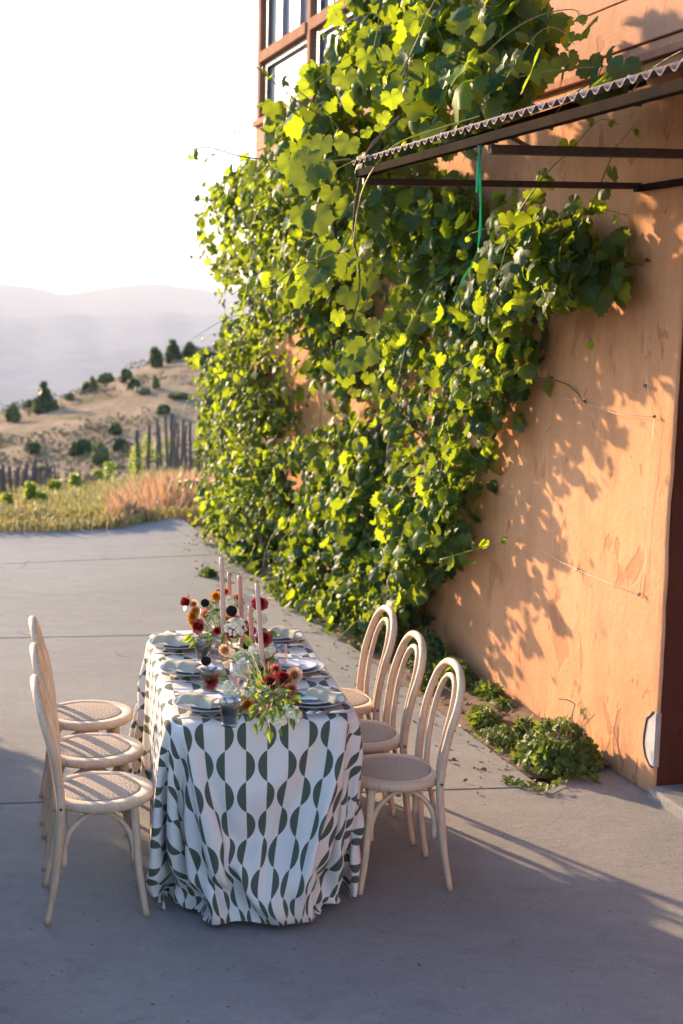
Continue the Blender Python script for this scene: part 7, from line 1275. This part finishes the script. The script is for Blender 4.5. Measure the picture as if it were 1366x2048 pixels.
trunk([(540, 1180), (520, 1060), (480, 960), (445, 880), (470, 760), (520, 700), (570, 620), (600, 480), (640, 330)], [.3, .35, .35, .4, .35, .3, .3, .35, .5], .02, .010)
trunk([(860, 1110), (900, 1010), (950, 920), (1000, 850), (1050, 760), (1075, 680), (1100, 600)], [.12, .08, .06, .05, .05, .06, .1], .012, .006)
trunk([(545, 640), (560, 520), (600, 420), (680, 340), (800, 300)], [.15, .2, .3, .4, .6], .014, .008)
trunk([(740, 330), (860, 250), (960, 240), (1080, 300)], [.5, .6, .5, .3], .016, .008)
for k in range(46):
    s, z = vrng.uniform(1.6, 7.6), vrng.uniform(.3, 3.2); o_ = vrng.uniform(.05, .3); pts = [WP(s, z, o_)]
    q = WP(s, z, o_); v = (DWv * vrng.gauss(0, .07) + Vector((0, 0, vrng.uniform(-.02, .09))))
    for i in range(9): v = v + DWv * vrng.gauss(0, .02) + NWv * vrng.gauss(0, .008) + Vector((0, 0, vrng.gauss(0, .015))); q = q + v; pts.append(q.copy())
    t = wallpath
    ss = (Vector(pts[0]) - Vector(W0)).dot(DWv)
    if pts[-1].z < 3.3 and ss - 1.2 > (3.0 - z) * .0 + (0 if z > 2 else 1.1 * (2 - z)): wood.tube([a - VO for a in pts], [.007 - .0005 * i for i in range(10)], 6)
# ---- the woody cane that hangs from the awning corner with its big leaves
hy = WP(.42, EV, POFF).y - .05
cane = pxpath([(800, 232), (770, 262), (737, 300), (722, 350), (712, 400), (707, 450), (710, 495)], hy + .2, hy - .02, 5)
hang = empty('hanging_vine_shoot', cane[10], 0, 'woody vine cane hanging off the awning corner with large leaves at its end', 'vine')
HO = Vector(hang.location); mb = MB(); mb.tube([p - HO for p in cane], [.006 + .001 * math.sin(i) for i in range(len(cane))], 8)
for a, b in (((737, 300), (768, 262)), ((712, 430), (700, 440)), ((707, 480), (720, 560)), ((720, 560), (705, 640)), ((705, 640), (725, 700))):
    p, q = aty(*a, hy), aty(*b, hy); mb.tube([p - HO, (p + q) / 2 + Vector((.008, 0, 0)) - HO, q - HO], .0045, 6)
mb.build('cane', M['bark'], hang)
mb = MB(); yl = pxpath([(960, 232), (860, 262), (790, 290), (745, 340), (722, 390), (712, 440), (705, 498)], hy - .35, hy - .06, 6); mb.tube([p - HO for p in yl], .0028, 6)
yl = pxpath([(735, 310), (690, 330), (660, 345)], hy, hy - .05, 6); mb.tube([p - HO for p in yl], .002, 6)
hl = []
def HL(px, py, size_px, dy=0., dx=0., tint=None, nz=.4, nx=None):
    yy = hy + dy; p = aty(px, py, yy); n = Vector((-.25 + vrng.gauss(0, .25) if nx is None else nx, -1, nz + vrng.gauss(0, .2))); d = Vector((dx + vrng.gauss(0, .15), vrng.gauss(0, .2), -1)); sz = size_px * yy / FPX
    hl.append((*(p - d.normalized() * sz * .25), *n, *d, sz, vrng.random() * .85 if tint is None else tint))
for a in [(728, 720, 78, -.05, .1, .2), (700, 740, 60, -.1, -.4), (690, 765, 45, -.08, 0), (745, 660, 44), (715, 650, 50, .0, .3), (700, 600, 60, .05, .2), (735, 585, 66, .05, .1, .1), (655, 525, 75, -.06, -.9, .2), (630, 560, 62, -.05, -.3, .1), (598, 600, 62, -.1, -.1, .7), (570, 590, 44, -.1, -.4, .6), (655, 585, 50, -.02, .2, .8), (690, 545, 56, .08), (720, 520, 60, .1), (745, 545, 50, .12),
          (640, 450, 70, -.02, .5, .1), (605, 440, 55, .05), (660, 400, 50, .05), (610, 370, 78, -.05, -.3, .15), (580, 340, 60, .1, 0, .5), (690, 300, 60, -.02, -.5, .3), (655, 350, 52, -.08, .2, .1), (730, 620, 42, .05), (700, 700, 36), (710, 790, 26, -.1), (680, 750, 34, -.1, -.6), (676, 640, 40, .1), (735, 760, 30, .05), (560, 560, 34, -.1, -.6, .97), (530, 575, 22, -.12, -.8, .97), (552, 545, 22, -.1, .4)]:
    HL(*a)
for a in [(735, 270, 30, .0, .2, .96), (770, 240, 32, .05, .4, .98), (785, 205, 46, .05, 0, .97), (760, 260, 24, -.05, .1, .95)]: HL(*a)
for a in [(830, 225, 92, .55, -.2, .1, .3), (770, 200, 60, .6, 0, .3), (850, 160, 84, .6, .2, .15), (900, 200, 80, .5, .4, .1), (985, 130, 66, .4, .1, .3), (1100, 150, 60, .2, .2, .95), (1060, 130, 66, .35, .4, .2), (870, 270, 66, .5, .3, .05), (920, 120, 70, .5, .1, .2), (945, 215, 36, .2, .2, .3), (960, 190, 34, .15, -.2, .9), (735, 130, 60, .7, .2, .9), (690, 165, 54, .8, .1, .6), (1190, 130, 36, .2, .1, .1), (1140, 128, 46, .2, .2, .9), (1145, 78, 30, .1, 0, .95), (1090, 40, 30, .3, .2, .2), (640, 300, 60, .5, -.2, .3), (610, 330, 66, .3, -.3, .2)]: HL(*a)
leaf_mesh('foliage', M['vine'], 'grape', hl, hang, 9, (.05, .4)); mb.build('young_shoot', M['yshoot'], hang)
leaf_mesh('foliage', M['vine'], 'grape', [q for k, q in enumerate(items) if k % 3], vine, 2, (.1, 1.3), res=1)
leaf_mesh('foliage', M['vine'], 'heart', items[::3], vine, 3, (.1, 1.6), res=1)
shoots.build('shoots', M['shoot'], vine); wood.build('trunk', M['bark'], vine)

# ------------------------------------------------------------------ plants at the wall foot
def clump(name, base, lab, cat, mat, kind, n, ell, size, seed, group=None, stalks=0, up=.6, shape=None):
    rg = random.Random(seed); t = empty(name, base, 0, lab, cat, group); its = []; st = MB(); bv = Vector(base)
    for k in range(n):
        a = rg.uniform(0, 2 * math.pi); r_ = rg.random() ** .5; h = rg.random() ** 1.2
        q = Vector((math.cos(a) * r_, math.sin(a) * r_)) * (1 - .45 * h)
        p = bv + DWv * (q.x * ell[0]) - NWv * (q.y * ell[1]) + Vector((0, 0, .01 + h * ell[2] * (1 - .4 * r_ * r_)))
        if noise.noise(p * 6) < -.2: continue
        nn = Vector((rg.gauss(0, .6) - .3, rg.gauss(0, .6) - .3, up + rg.gauss(0, .5))); d = Vector((rg.gauss(0, 1), rg.gauss(0, 1), rg.gauss(-.2, .6)))
        its.append((*p, *nn, *d, rg.uniform(*size), rg.random()))
        if k % 5 == 0:
            b = bv + Vector((q.x * .3 * ell[0], q.y * .3 * ell[1], 0)); st.tube([b - bv, (b + p) / 2 + Vector((0, 0, .02)) - bv, p - bv], .002, 4)
    leaf_mesh('foliage', mat, kind, its, t, seed, (.1, .6), res=0); st.build('stems', M['shoot'], t)
    if stalks:
        sm_ = MB()
        for k in range(stalks):
            a = rg.uniform(-.8, .8); b = Vector((rg.uniform(-.1, .1), rg.uniform(-.1, .1), 0)); L_ = rg.uniform(.15, .3); q = b + Vector((a * L_, rg.uniform(-.2, .2) * L_, L_)); sm_.tube([b, b.lerp(q, .5) + Vector((0, .01, 0)), q], .0028, 5)
        sm_.build('dry_stalk', M['drystalk'], t)
    return t
cb = WP(.56, 0, .24)
cl1 = clump('ivy_clump', cb, 'ivy clump with dry bent stalks growing at the corner of the bed beside the doorway', 'plant', M['ivy'], 'ivy', 950, (.33, .24, .24), (.030, .066), 31, stalks=14)
mb = MB()
for pl in [[(1128, 1490), (1138, 1450), (1150, 1408)], [(1150, 1408), (1135, 1400), (1117, 1398)], [(1100, 1510), (1118, 1470), (1128, 1445)], [(1172, 1470), (1160, 1490), (1140, 1510)], [(1090, 1500), (1110, 1480), (1130, 1470)]]:
    mb.tube([q - Vector(cb) for q in pxpath(pl, 7.1, 7.1, 4)], .0032, 6)
mb.build('bent_stalk', M['drystalk'], cl1)
its = []
for (a, b) in [(1182, 1400), (1178, 1412), (1186, 1425), (1172, 1432), (1190, 1440), (1165, 1420), (1178, 1450)]:
    p = aty(a, b, WP(.75, 0, .06).y); its.append((*p, -.6, -.5, .6, vrng.gauss(0, .5), 0, -1, .05, .93))
leaf_mesh('top_sprig', M['ivy'], 'ivy', its, cl1, 77, res=0)
clump('ivy_clump', WP(.95, 0, .40), 'low ivy patch spilling over the concrete edge left of the dry stalks', 'plant', M['ivy'], 'ivy', 260, (.2, .16, .09), (.022, .042), 32)
clump('leafy_bush', WP(3.25, 0, .28), 'low dark green bush behind the farthest wall-side chair, lit yellow on its left', 'plant', M['ivy'], 'round', 1500, (.42, .2, .30), (.02, .042), 33)
clump('leafy_bush', WP(2.62, 0, .2), 'low blue-green bush against the wall behind the middle wall-side chair', 'plant', M['shrubleaf'], 'round', 1300, (.36, .17, .26), (.018, .035), 34)
for i, (s, o_, ell, sd, lab, k_) in enumerate([(1.75, .10, (.30, .06, .08), 42, 'fine ferny weeds along the wall foot, right of the chair backs', 'pointed'),
        (1.25, .36, (.12, .09, .09), 43, 'small bright weed on the concrete edge of the bed', 'pointed'), (1.05, .18, (.12, .1, .10), 44, 'bright green seedling patch behind the low ivy', 'pointed'), (2.25, .16, (.3, .1, .14), 45, 'grassy yellow-green weeds close under the wall', 'pointed'), (1.42, .30, (.1, .07, .06), 46, 'little sprawling weed in bare soil', 'pointed'), (2.2, .40, (.18, .07, .08), 47, 'dark creeping weeds on the bed edge', 'ivy')]):
    clump('weed', WP(s, 0, o_), lab, 'weed', M['weed'], k_, int(2600 * ell[0] * ell[1] / .03), ell, (.02, .05), sd, 'weeds in the flower bed')
clump('leafy_bush', WP(5.0, 0, .50), 'leafy offshoot of green lying on the concrete beyond the candles', 'plant', M['weed'], 'round', 500, (.55, .12, .08), (.03, .07), 36)
p = onz(417, 1153); clump('weed', (p.x, p.y, 0), 'small bright green tuft alone on the concrete behind the candles', 'weed', M['weed'], 'round', 90, (.10, .07, .07), (.04, .07), 48)
p = onz(1115, 1500); 
# trailing stem with leaves on the concrete
its = []; st = MB(); pl = spline([onz(a, b, .012) for a, b in [(1010, 1560), (1030, 1570), (1055, 1572), (1080, 1582), (1110, 1570), (1150, 1555), (1190, 1565)]], 5); t = empty('ivy_trail', pl[0], 0, 'thin ivy trail creeping over the concrete in front of the clump', 'plant')
st.tube([q - pl[0] for q in pl], .002, 5); st.build('stems', M['shoot'], t)
for q in pl:
    for k in range(2): its.append((q.x + vrng.gauss(0, .015), q.y + vrng.gauss(0, .015), .015 + .02 * vrng.random(), vrng.gauss(0, .5), -.5, 1, vrng.gauss(0, 1), vrng.gauss(0, 1), .1, vrng.uniform(.025, .045), vrng.random()))
leaf_mesh('foliage', M['ivy'], 'ivy', its, t, 5, res=0)

its = []
for k in range(260):
    s_ = .3 + 8 * vrng.random(); o_ = .46 + abs(vrng.gauss(0, .22)); p = WP(s_, .006, o_); its.append((*p, vrng.gauss(0, .4), vrng.gauss(0, .4), 1, vrng.gauss(0, 1), vrng.gauss(0, 1), 0, vrng.uniform(.010, .04), vrng.random()))
for k in range(90):
    p = Vector((vrng.uniform(-1.6, 2.2), vrng.uniform(4, 12), .004)); its.append((*p, vrng.gauss(0, .3), vrng.gauss(0, .3), 1, vrng.gauss(0, 1), vrng.gauss(0, 1), 0, vrng.uniform(.006, .018), vrng.random()))
tag(leaf_mesh('leaf_litter', M['litter'], 'round', its, None, 4, (.3, 1.5), res=0), 'brown crumbs of dead leaf scattered over the concrete', 'litter', kind='stuff')

# ------------------------------------------------------------------ beyond the driveway
pb = onz(393, 1010); 
kb = empty('kerb_planter', (pb.x, pb.y + .4, 0), 0, 'low red block kerb with small plants at the end of the concrete', 'planter')
mb = MB(); mb.box((.02, .1, .05), (.9, .25, .11)); mb.build('kerb_block', M['brick'], kb, smooth=False, bevel=.01)
its = [(kb.location.x + vrng.uniform(-.4, .4), kb.location.y + vrng.uniform(.0, .2), .12 + .1 * vrng.random(), vrng.gauss(0, .5), -.6, 1, vrng.gauss(0, 1), 0, .8, .06, vrng.random()) for k in range(160)]
leaf_mesh('foliage', M['ivy'], 'round', its, kb, 6, res=0)
# posts, leaning this way and that
def tz(x, y): return terr(math.hypot(x, y), math.atan2(x, y))
def at_ground(px, py_, d0=15., d1=90.):
    # walk along the sight line until it meets the terrain
    d = ray(px, py_); y = d0
    while y < d1:
        p = O3 + d * y / d[1]
        if p[2] <= tz(p[0], p[1]): return Vector((p[0], p[1], tz(p[0], p[1])))
        y += .1 if y < 40 else .4
    return None
posts = [(396, 988, 830, 398, 6.5), (380, 985, 842, 381, 5), (362, 960, 838, 366, 5), (357, 965, 845, 355, 5), (345, 955, 826, 343, 5.5), (338, 955, 832, 330, 4.5), (322, 950, 850, 318, 4.5), (315, 945, 838, 314, 4.5), (296, 950, 850, 298, 5.5), (277, 955, 860, 275, 6.5), (371, 975, 850, 373, 4.5), (350, 960, 840, 350, 4.5)]
ORD = ['first', 'second', 'third', 'fourth', 'fifth', 'sixth', 'seventh', 'eighth', 'ninth', 'tenth', 'eleventh', 'twelfth', 'thirteenth', 'fourteenth', 'fifteenth', 'sixteenth', 'seventeenth', 'eighteenth', 'nineteenth', 'twentieth']
RANK = {i: k for k, i in enumerate(sorted(range(len(posts)), key=lambda q: -posts[q][0]))}
names_ = ['thick dark post standing farthest right beside the vine', 'slim dark post just left of the thick right hand one']
for i, (bx, by, ty, tx, w) in enumerate(posts):
    b = at_ground(bx, by + 14) or onz(bx, by); t_ = aty(tx, ty, b.y); o = empty('wooden_post', b, 0)
    if i < 2: tag(o, names_[i], 'post', 'weathered wooden posts at the end of the vine rows')
    elif i == 9: tag(o, 'stumpy dark post farthest left, behind the bright young vine', 'post', 'weathered wooden posts at the end of the vine rows')
    else: tag(o, ORD[RANK[i]] + ' dark wooden post counting left from the thick right hand one', 'post', 'weathered wooden posts at the end of the vine rows')
    d = t_ - b; mb = MB(); r = w * b.y / FPX / 2 * 1.25
    mb.tube([Vector((0, 0, -.15))] + [d * q / 5 + Vector((vrng.gauss(0, .012), 0, 0)) for q in range(6)], [r * vrng.uniform(.9, 1.1) for _ in range(7)], 9); mb.build('pole', M['post'], o)
    mb = MB(); mb.tube([d * .72 + Vector((0, 0, -.02)), d * .72 + Vector((0, 0, .02))], r * 1.25, 9); mb.build('wire_band', M['frame_dark'], o)
for i in range(17):
    px = 3 + i * 6.6 + vrng.uniform(-2, 2); py = 1002 - i * 2.2; b = at_ground(px, py)
    if b is None: continue
    h = vrng.uniform(.5, .75); mb = MB(); mb.tube([(0, 0, -.1), (vrng.gauss(0, .05), 0, h)], .034, 6); o = mb.build('wooden_post', M['post'], loc=b)
    tag(o, ORD[i] + ' far stake from the left in the dark row below the hillside', 'post', 'far stakes along the lower vine row')
# young vines between grass and posts
for i, (px, py, hpx, wpx) in enumerate([(272, 962, 74, 34), (318, 930, 50, 22), (295, 915, 46, 30), (150, 985, 42, 34), (110, 990, 34, 36), (195, 975, 40, 30), (62, 1010, 48, 24), (15, 1020, 36, 24), (220, 960, 40, 36), (85, 1012, 30, 22), (340, 910, 40, 20)]):
    b = at_ground(px, py + 6) or onz(px, py); h = hpx * b.y / FPX; w = wpx * b.y / FPX / 2; rg = random.Random(i + 60)
    t = empty('young_grape_vine', b, 0, ['bright yellow-green young vine in front of the posts', 'young vine showing between the middle posts', 'leafy young vine just right of the bright front one', 'young vine right of the dark stakes, midway down the row', 'low young vine among the stakes', 'young vine below the palm-like hillside bush', 'thin upright young vine over the left stakes', 'young vine at the left end of the row', 'young vine half hidden in green grass left of the bright one', 'short young vine beside the thin upright one', 'young vine topmost between the rightmost posts'][i], 'vine', 'young vines on the slope')
    its = []
    for k in range(220):
        q = rg.random(); a = rg.uniform(0, 6.28); r_ = w * (1.1 - .5 * q) * rg.random() ** .5; its.append((b.x + math.cos(a) * r_, b.y + math.sin(a) * r_, b.z + h * (.12 + .9 * q), rg.gauss(-.3, .6), rg.gauss(-.3, .6), .6, rg.gauss(0, 1), rg.gauss(0, 1), -.5, rg.uniform(.07, .12), rg.random()))
    leaf_mesh('foliage', M['youngvine'], 'round', its, t, i, res=0); mb = MB(); mb.tube([(0, 0, 0), (.02, 0, h * .5), (0, .01, h)], .015, 6); mb.build('trunk', M['bark'], t)
# dry grass verge: one blade mesh per tint
def grass(name, mat, pts, hrange, lab, seed):
    rg = np.random.default_rng(seed); n = len(pts); V = []; T_ = []
    P = np.array([p[:3] for p in pts]); h = rg.uniform(*hrange, n) * np.array([p[3] for p in pts]); a = rg.uniform(0, 6.28, n); lean = rg.uniform(.05, .45, n) * h; w = rg.uniform(.004, .009, n)
    dx, dy = np.cos(a), np.sin(a); lx, ly = np.cos(a + 1.2) * lean, np.sin(a + 1.2) * lean
    b0 = P + np.stack([-dx * w, -dy * w, 0 * h], 1); b1 = P + np.stack([dx * w, dy * w, 0 * h], 1)
    m0 = P + np.stack([-dx * w * 1.3 + lx * .4, -dy * w * 1.3 + ly * .4, h * .55], 1); m1 = P + np.stack([dx * w * 1.3 + lx * .4, dy * w * 1.3 + ly * .4, h * .55], 1)
    q0 = P + np.stack([-dx * w * 2.2 + lx * .8, -dy * w * 2.2 + ly * .8, h * .85], 1); q1 = P + np.stack([dx * w * 2.2 + lx * .8, dy * w * 2.2 + ly * .8, h * .85], 1)
    tp = P + np.stack([lx, ly, h], 1)
    V = np.stack([b0, b1, m0, m1, q0, q1, tp], 1).reshape(-1, 3); k = (np.arange(n) * 7)[:, None, None]
    F4 = (np.array([[0, 1, 3, 2], [2, 3, 5, 4]])[None] + k).reshape(-1, 4); F3 = (np.array([[4, 5, 6]])[None] + k).reshape(-1, 3)
    mb = MB(); mb.v = V.tolist(); mb.f = F4.tolist() + F3.tolist(); o = mb.build(name, mat)
    at = o.data.attributes.new('tint', 'FLOAT', 'POINT'); at.data.foreach_set('value', np.repeat(rg.random(n) * .85, 7)); tag(o, lab, 'grass', kind='stuff')
edge = [onz(a, b) for a, b in [(-260, 1056), (-120, 1058), (0, 1060), (80, 1060), (150, 1058), (240, 1053), (300, 1040), (350, 1032), (400, 1026), (470, 1020)]]
def edge_at(u):
    k = min(int(u * (len(edge) - 1)), len(edge) - 2); f = u * (len(edge) - 1) - k; return edge[k].lerp(edge[k + 1], f)
gold, rose, green = [], [], []
grg = random.Random(3)
for k in range(30000):
    u = grg.random(); e = edge_at(u); dd = grg.random() ** 1.5 * 16 + .15 * noise.noise(e * 2); p = Vector((e.x * (1 + dd / e.y), e.y + dd, 0)); p.z = tz(p.x, p.y) if p.y > 15.5 else -.03
    hf = .30 + (.35 * smooth((p.x / p.y + .19) / .07) if dd > .6 else 0) + .65 * smooth(dd / 1.3) + .25 * noise.noise(Vector((p.x * 1.5, p.y * 1.5, 7))); hf *= .5 + .5 * smooth((p.x / p.y + .22) / .09); c = p.x / p.y; nn = noise.noise(Vector((p.x * .8, p.y * .5, 0)))
    if -.165 < c < -.07 and dd < 5.5 + 3 * nn: (rose if grg.random() < .75 else gold).append((*p, hf))
    elif c < -.17 and dd > 1.5 + 3 * nn: (green if grg.random() < .6 else gold).append((*p, hf))
    else: (gold if grg.random() < .75 else green).append((*p, hf))
def ragged(n, fn):
    for _ in range(n): fn()
def spill():
    e = edge_at(grg.random()); q = -abs(grg.gauss(0, .09)); (gold if grg.random() < .8 else green).append((e.x, e.y + q, .0, grg.uniform(.12, .4)))
ragged(900, spill)
grass('dry_grass', M['grass_gold'], gold, (.18, .42), 'golden dry grass along the far edge of the concrete', 1)
grass('pink_grass', M['grass_rose'], rose, (.25, .60), 'rosy orange dry grass heaped before the leaning posts', 2)
grass('green_grass', M['grass_green'], green, (.2, .48), 'greenish grass among the young vines on the left slope', 3)
# hillside shrubs and ridge trees
def shrub_proto(kind, mat, seed):
    rg = random.Random(seed); its = []; t = empty('hill_' + ('tree' if kind == 'tree' else 'shrub'), (0, 0, 0))
    if kind == 'tree': blobs = [(0, 0, .66, .30), (.16, .1, .48, .30), (-.2, .0, .42, .30), (.05, -.1, .85, .20), (.3, 0, .30, .22), (-.33, .1, .26, .2)]
    elif kind == 'cone': blobs = [(0, 0, .85, .13), (0, 0, .66, .2), (.05, 0, .45, .28), (.25, 0, .25, .30), (-.22, 0, .22, .26), (.5, 0, .14, .22)]
    else: blobs = [(0, 0, .40, .36), (.34, .1, .40, .30), (-.34, 0, .38, .32), (.1, -.2, .34, .34), (-.12, .1, .58, .22), (.2, 0, .55, .24), (.52, 0, .24, .22), (-.54, 0, .22, .22)]
    for bx, by, bz, br in blobs:
        for k in range(int(230 * br / .3)):
            v = Vector((rg.gauss(0, 1), rg.gauss(0, 1), rg.gauss(0, 1))).normalized() * br * rg.uniform(.5, 1.3); p = Vector((bx, by, bz)) + v
            if p.z < 0: continue
            its.append((*p, *(v.normalized() + Vector((rg.gauss(0, .5), rg.gauss(0, .5), rg.gauss(0, .5)))), rg.gauss(0, 1), rg.gauss(0, 1), rg.gauss(0, 1), rg.uniform(.10, .24), rg.random()))
    leaf_mesh('foliage' if kind != 'tree' else 'crown', mat, 'round', its, t, seed, res=0)
    mb = MB()
    for q in range(3): mb.tube([(0, 0, -.1), (rg.uniform(-.08, .08), rg.uniform(-.05, .05), .25), (rg.uniform(-.2, .2), rg.uniform(-.1, .1), .55)], [.04, .028, .012], 6)
    mb.build('trunk', M['bark'], t); return t
protos = {}
bushes = [('cone', 88, 826, 62, 62, 'shrubleaf', 'dark pointed tree with a wide skirt on the left ridge'), ('bush', 56, 815, 16, 18, 'shrubleaf', 'tiny dark bush just left of the pointed ridge tree'),
    ('tree', 27, 845, 34, 36, 'paleleaf', 'pale feathery bush at the left end of the ridge'), ('bush', 172, 787, 24, 22, 'shrubleaf', 'small dark bush on the ridge, right of the pointed tree'), ('tree', 186, 785, 28, 24, 'paleleaf', 'pale bush on the ridge touching a dark one'),
    ('bush', 212, 768, 22, 34, 'paleleaf', 'low pale scrub on the mid ridge'), ('bush', 250, 764, 26, 36, 'shrubleaf', 'round dark bush on the middle of the ridge'), ('bush', 268, 778, 20, 30, 'shrubleaf', 'dark bush just below the round one on the ridge'),
    ('tree', 312, 778, 24, 18, 'paleleaf', 'small upright green bush below the ridge trees'), ('tree', 313, 735, 38, 36, 'shrubleaf', 'leftmost dark tree of the group high on the ridge'), ('tree', 350, 722, 38, 34, 'shrubleaf', 'middle dark tree of the group high on the ridge'),
    ('bush', 336, 728, 24, 22, 'shrubleaf', 'small dark bush filling between two ridge trees'), ('tree', 382, 715, 28, 32, 'shrubleaf', 'rightmost dark tree high on the ridge before the vine'), ('bush', 326, 828, 20, 38, 'shrubleaf', 'dark bush on the upper slope above the posts'),
    ('bush', 231, 871, 24, 34, 'shrubleaf', 'dark round bush at mid slope'), ('bush', 163, 912, 34, 50, 'shrubleaf', 'large dark bush on the lower slope'), ('bush', 66, 908, 26, 46, 'shrubleaf', 'dark bush alone on the left of the slope'),
    ('bush', 240, 902, 26, 36, 'shrubleaf', 'dark bush low on the slope behind the bright young vine'), ('tree', 198, 930, 42, 52, 'paleleaf', 'spiky green palm-like bush low on the slope'), ('bush', 84, 960, 28, 36, 'shrubleaf', 'dark bush at the foot of the slope above the stakes'),
    ('bush', 425, 822, 60, 40, 'shrubleaf', 'large dark bush seen past the edge of the vine'), ('bush', 285, 790, 12, 44, 'paleleaf', 'thin line of scrub on the upper slope'), ('bush', 420, 735, 30, 50, 'shrubleaf', 'dark ridge bush partly hidden by vine leaves'), ('bush', 140, 800, 14, 30, 'paleleaf', 'faint low scrub between the dark ridge bushes'), ('bush', 360, 800, 12, 50, 'paleleaf', 'flat scrub patch right of the upright bush')]
for i, (kind, px, py, hpx, wpx, mt, lab) in enumerate(bushes):
    key = (kind, mt)
    b = None; q = py
    while b is None and q < 1000: b = at_ground(px, q, 30, 92); q += 2
    if key not in protos: protos[key] = o = shrub_proto(kind, M[mt], 100 + i)
    else: o = copy_tree(protos[key])
    h = hpx * b.y / FPX; w = wpx * b.y / FPX
    o.location = b - Vector((0, 0, .05 * h)); sx_ = .86 * w / (1.3 if kind != 'tree' else 1.0); o.scale = (sx_, sx_, h / (.95 if kind != 'bush' else .82)); o.rotation_euler = (.12 * math.sin(i * 2.3), .16 * math.sin(i * 1.7), 1.3 * i)
    tag(o, lab, 'tree' if kind != 'bush' else 'bush', 'shrubs and trees on the dry hillside')

# low leafy screen added out of view to cast shade on the concrete
hrg = random.Random(14); t = empty('shade_hedge', (-2.6, 7.0, 0), 0, 'low hedge added out of view to shade the driveway', 'hedge'); its = []; st = MB()
for k in range(7400):
    y = hrg.uniform(2.2, 8.7); h = (.86 + .05 * (y - 6)) * (1 - .5 * smooth((y - 7.9) / .9)) + .06 + .16 * noise.noise(Vector((0, y * 1.4, 0))) + .05 * noise.noise(Vector((0, y * 5, 0)))
    x = -.33 * y - .35 + hrg.uniform(-.28, .28); z = hrg.random() ** .8 * h
    its.append((x, y, z, hrg.gauss(0, 1), hrg.gauss(0, 1), hrg.gauss(.4, 1), hrg.gauss(0, 1), hrg.gauss(0, 1), hrg.gauss(0, 1), hrg.uniform(.07, .12), hrg.random()))
leaf_mesh('foliage', M['shrubleaf'], 'round', its, t, 8, res=0)
for k in range(11):
    y = 2.4 + k * .52; p = Vector((-.33 * y - .35, y, 0)) - t.location; st.tube([p, p + Vector((.03, .02, .35)), p + Vector((-.05, .05, .7))], .012, 6)
st.build('stems', M['bark'], t)

# dry scrub all over the hillside
sc_ = random.Random(77); its = []
for k in range(1500):
    r_ = sc_.uniform(30, 89); c_ = sc_.uniform(-.27, -.05); x, y = c_ * r_, r_
    if noise.noise(Vector((x * .12, y * .12, 4))) < -.05: continue
    w = sc_.uniform(.15, .5)
    for q in range(5): its.append((x + sc_.gauss(0, w), y + sc_.gauss(0, w), tz(x, y) + .05 + sc_.random() * .25, sc_.gauss(0, 1), -1, sc_.gauss(.5, 1), sc_.gauss(0, 1), sc_.gauss(0, 1), .6, sc_.uniform(.08, .2), sc_.random()))
tag(leaf_mesh('hillside_scrub', M['scrub'], 'round', its, None, 41, res=0), 'low dry scrub speckling the brown hillside', 'scrub', kind='stuff')
# ------------------------------------------------------------------ the air
hz = MB(); zb = -108.0; zt = 190.0
hz.box((0, 0, (zb + zt) / 2), (22000, 22000, zt - zb))
m = bpy.data.materials.new('haze_air'); m.use_nodes = True; nt = m.node_tree
for n_ in list(nt.nodes):
    if n_.type != 'OUTPUT_MATERIAL': nt.nodes.remove(n_)
pv = nt.nodes.new('ShaderNodeVolumePrincipled'); pv.inputs['Color'].default_value = (.94, .93, .96, 1); pv.inputs['Density'].default_value = .000185; pv.inputs['Anisotropy'].default_value = 0.0
nt.links.new(pv.outputs[0], nt.nodes['Material Output'].inputs['Volume'])
ho = hz.build('haze', m, smooth=False); tag(ho, 'pale evening haze over the valley', 'haze', kind='stuff')
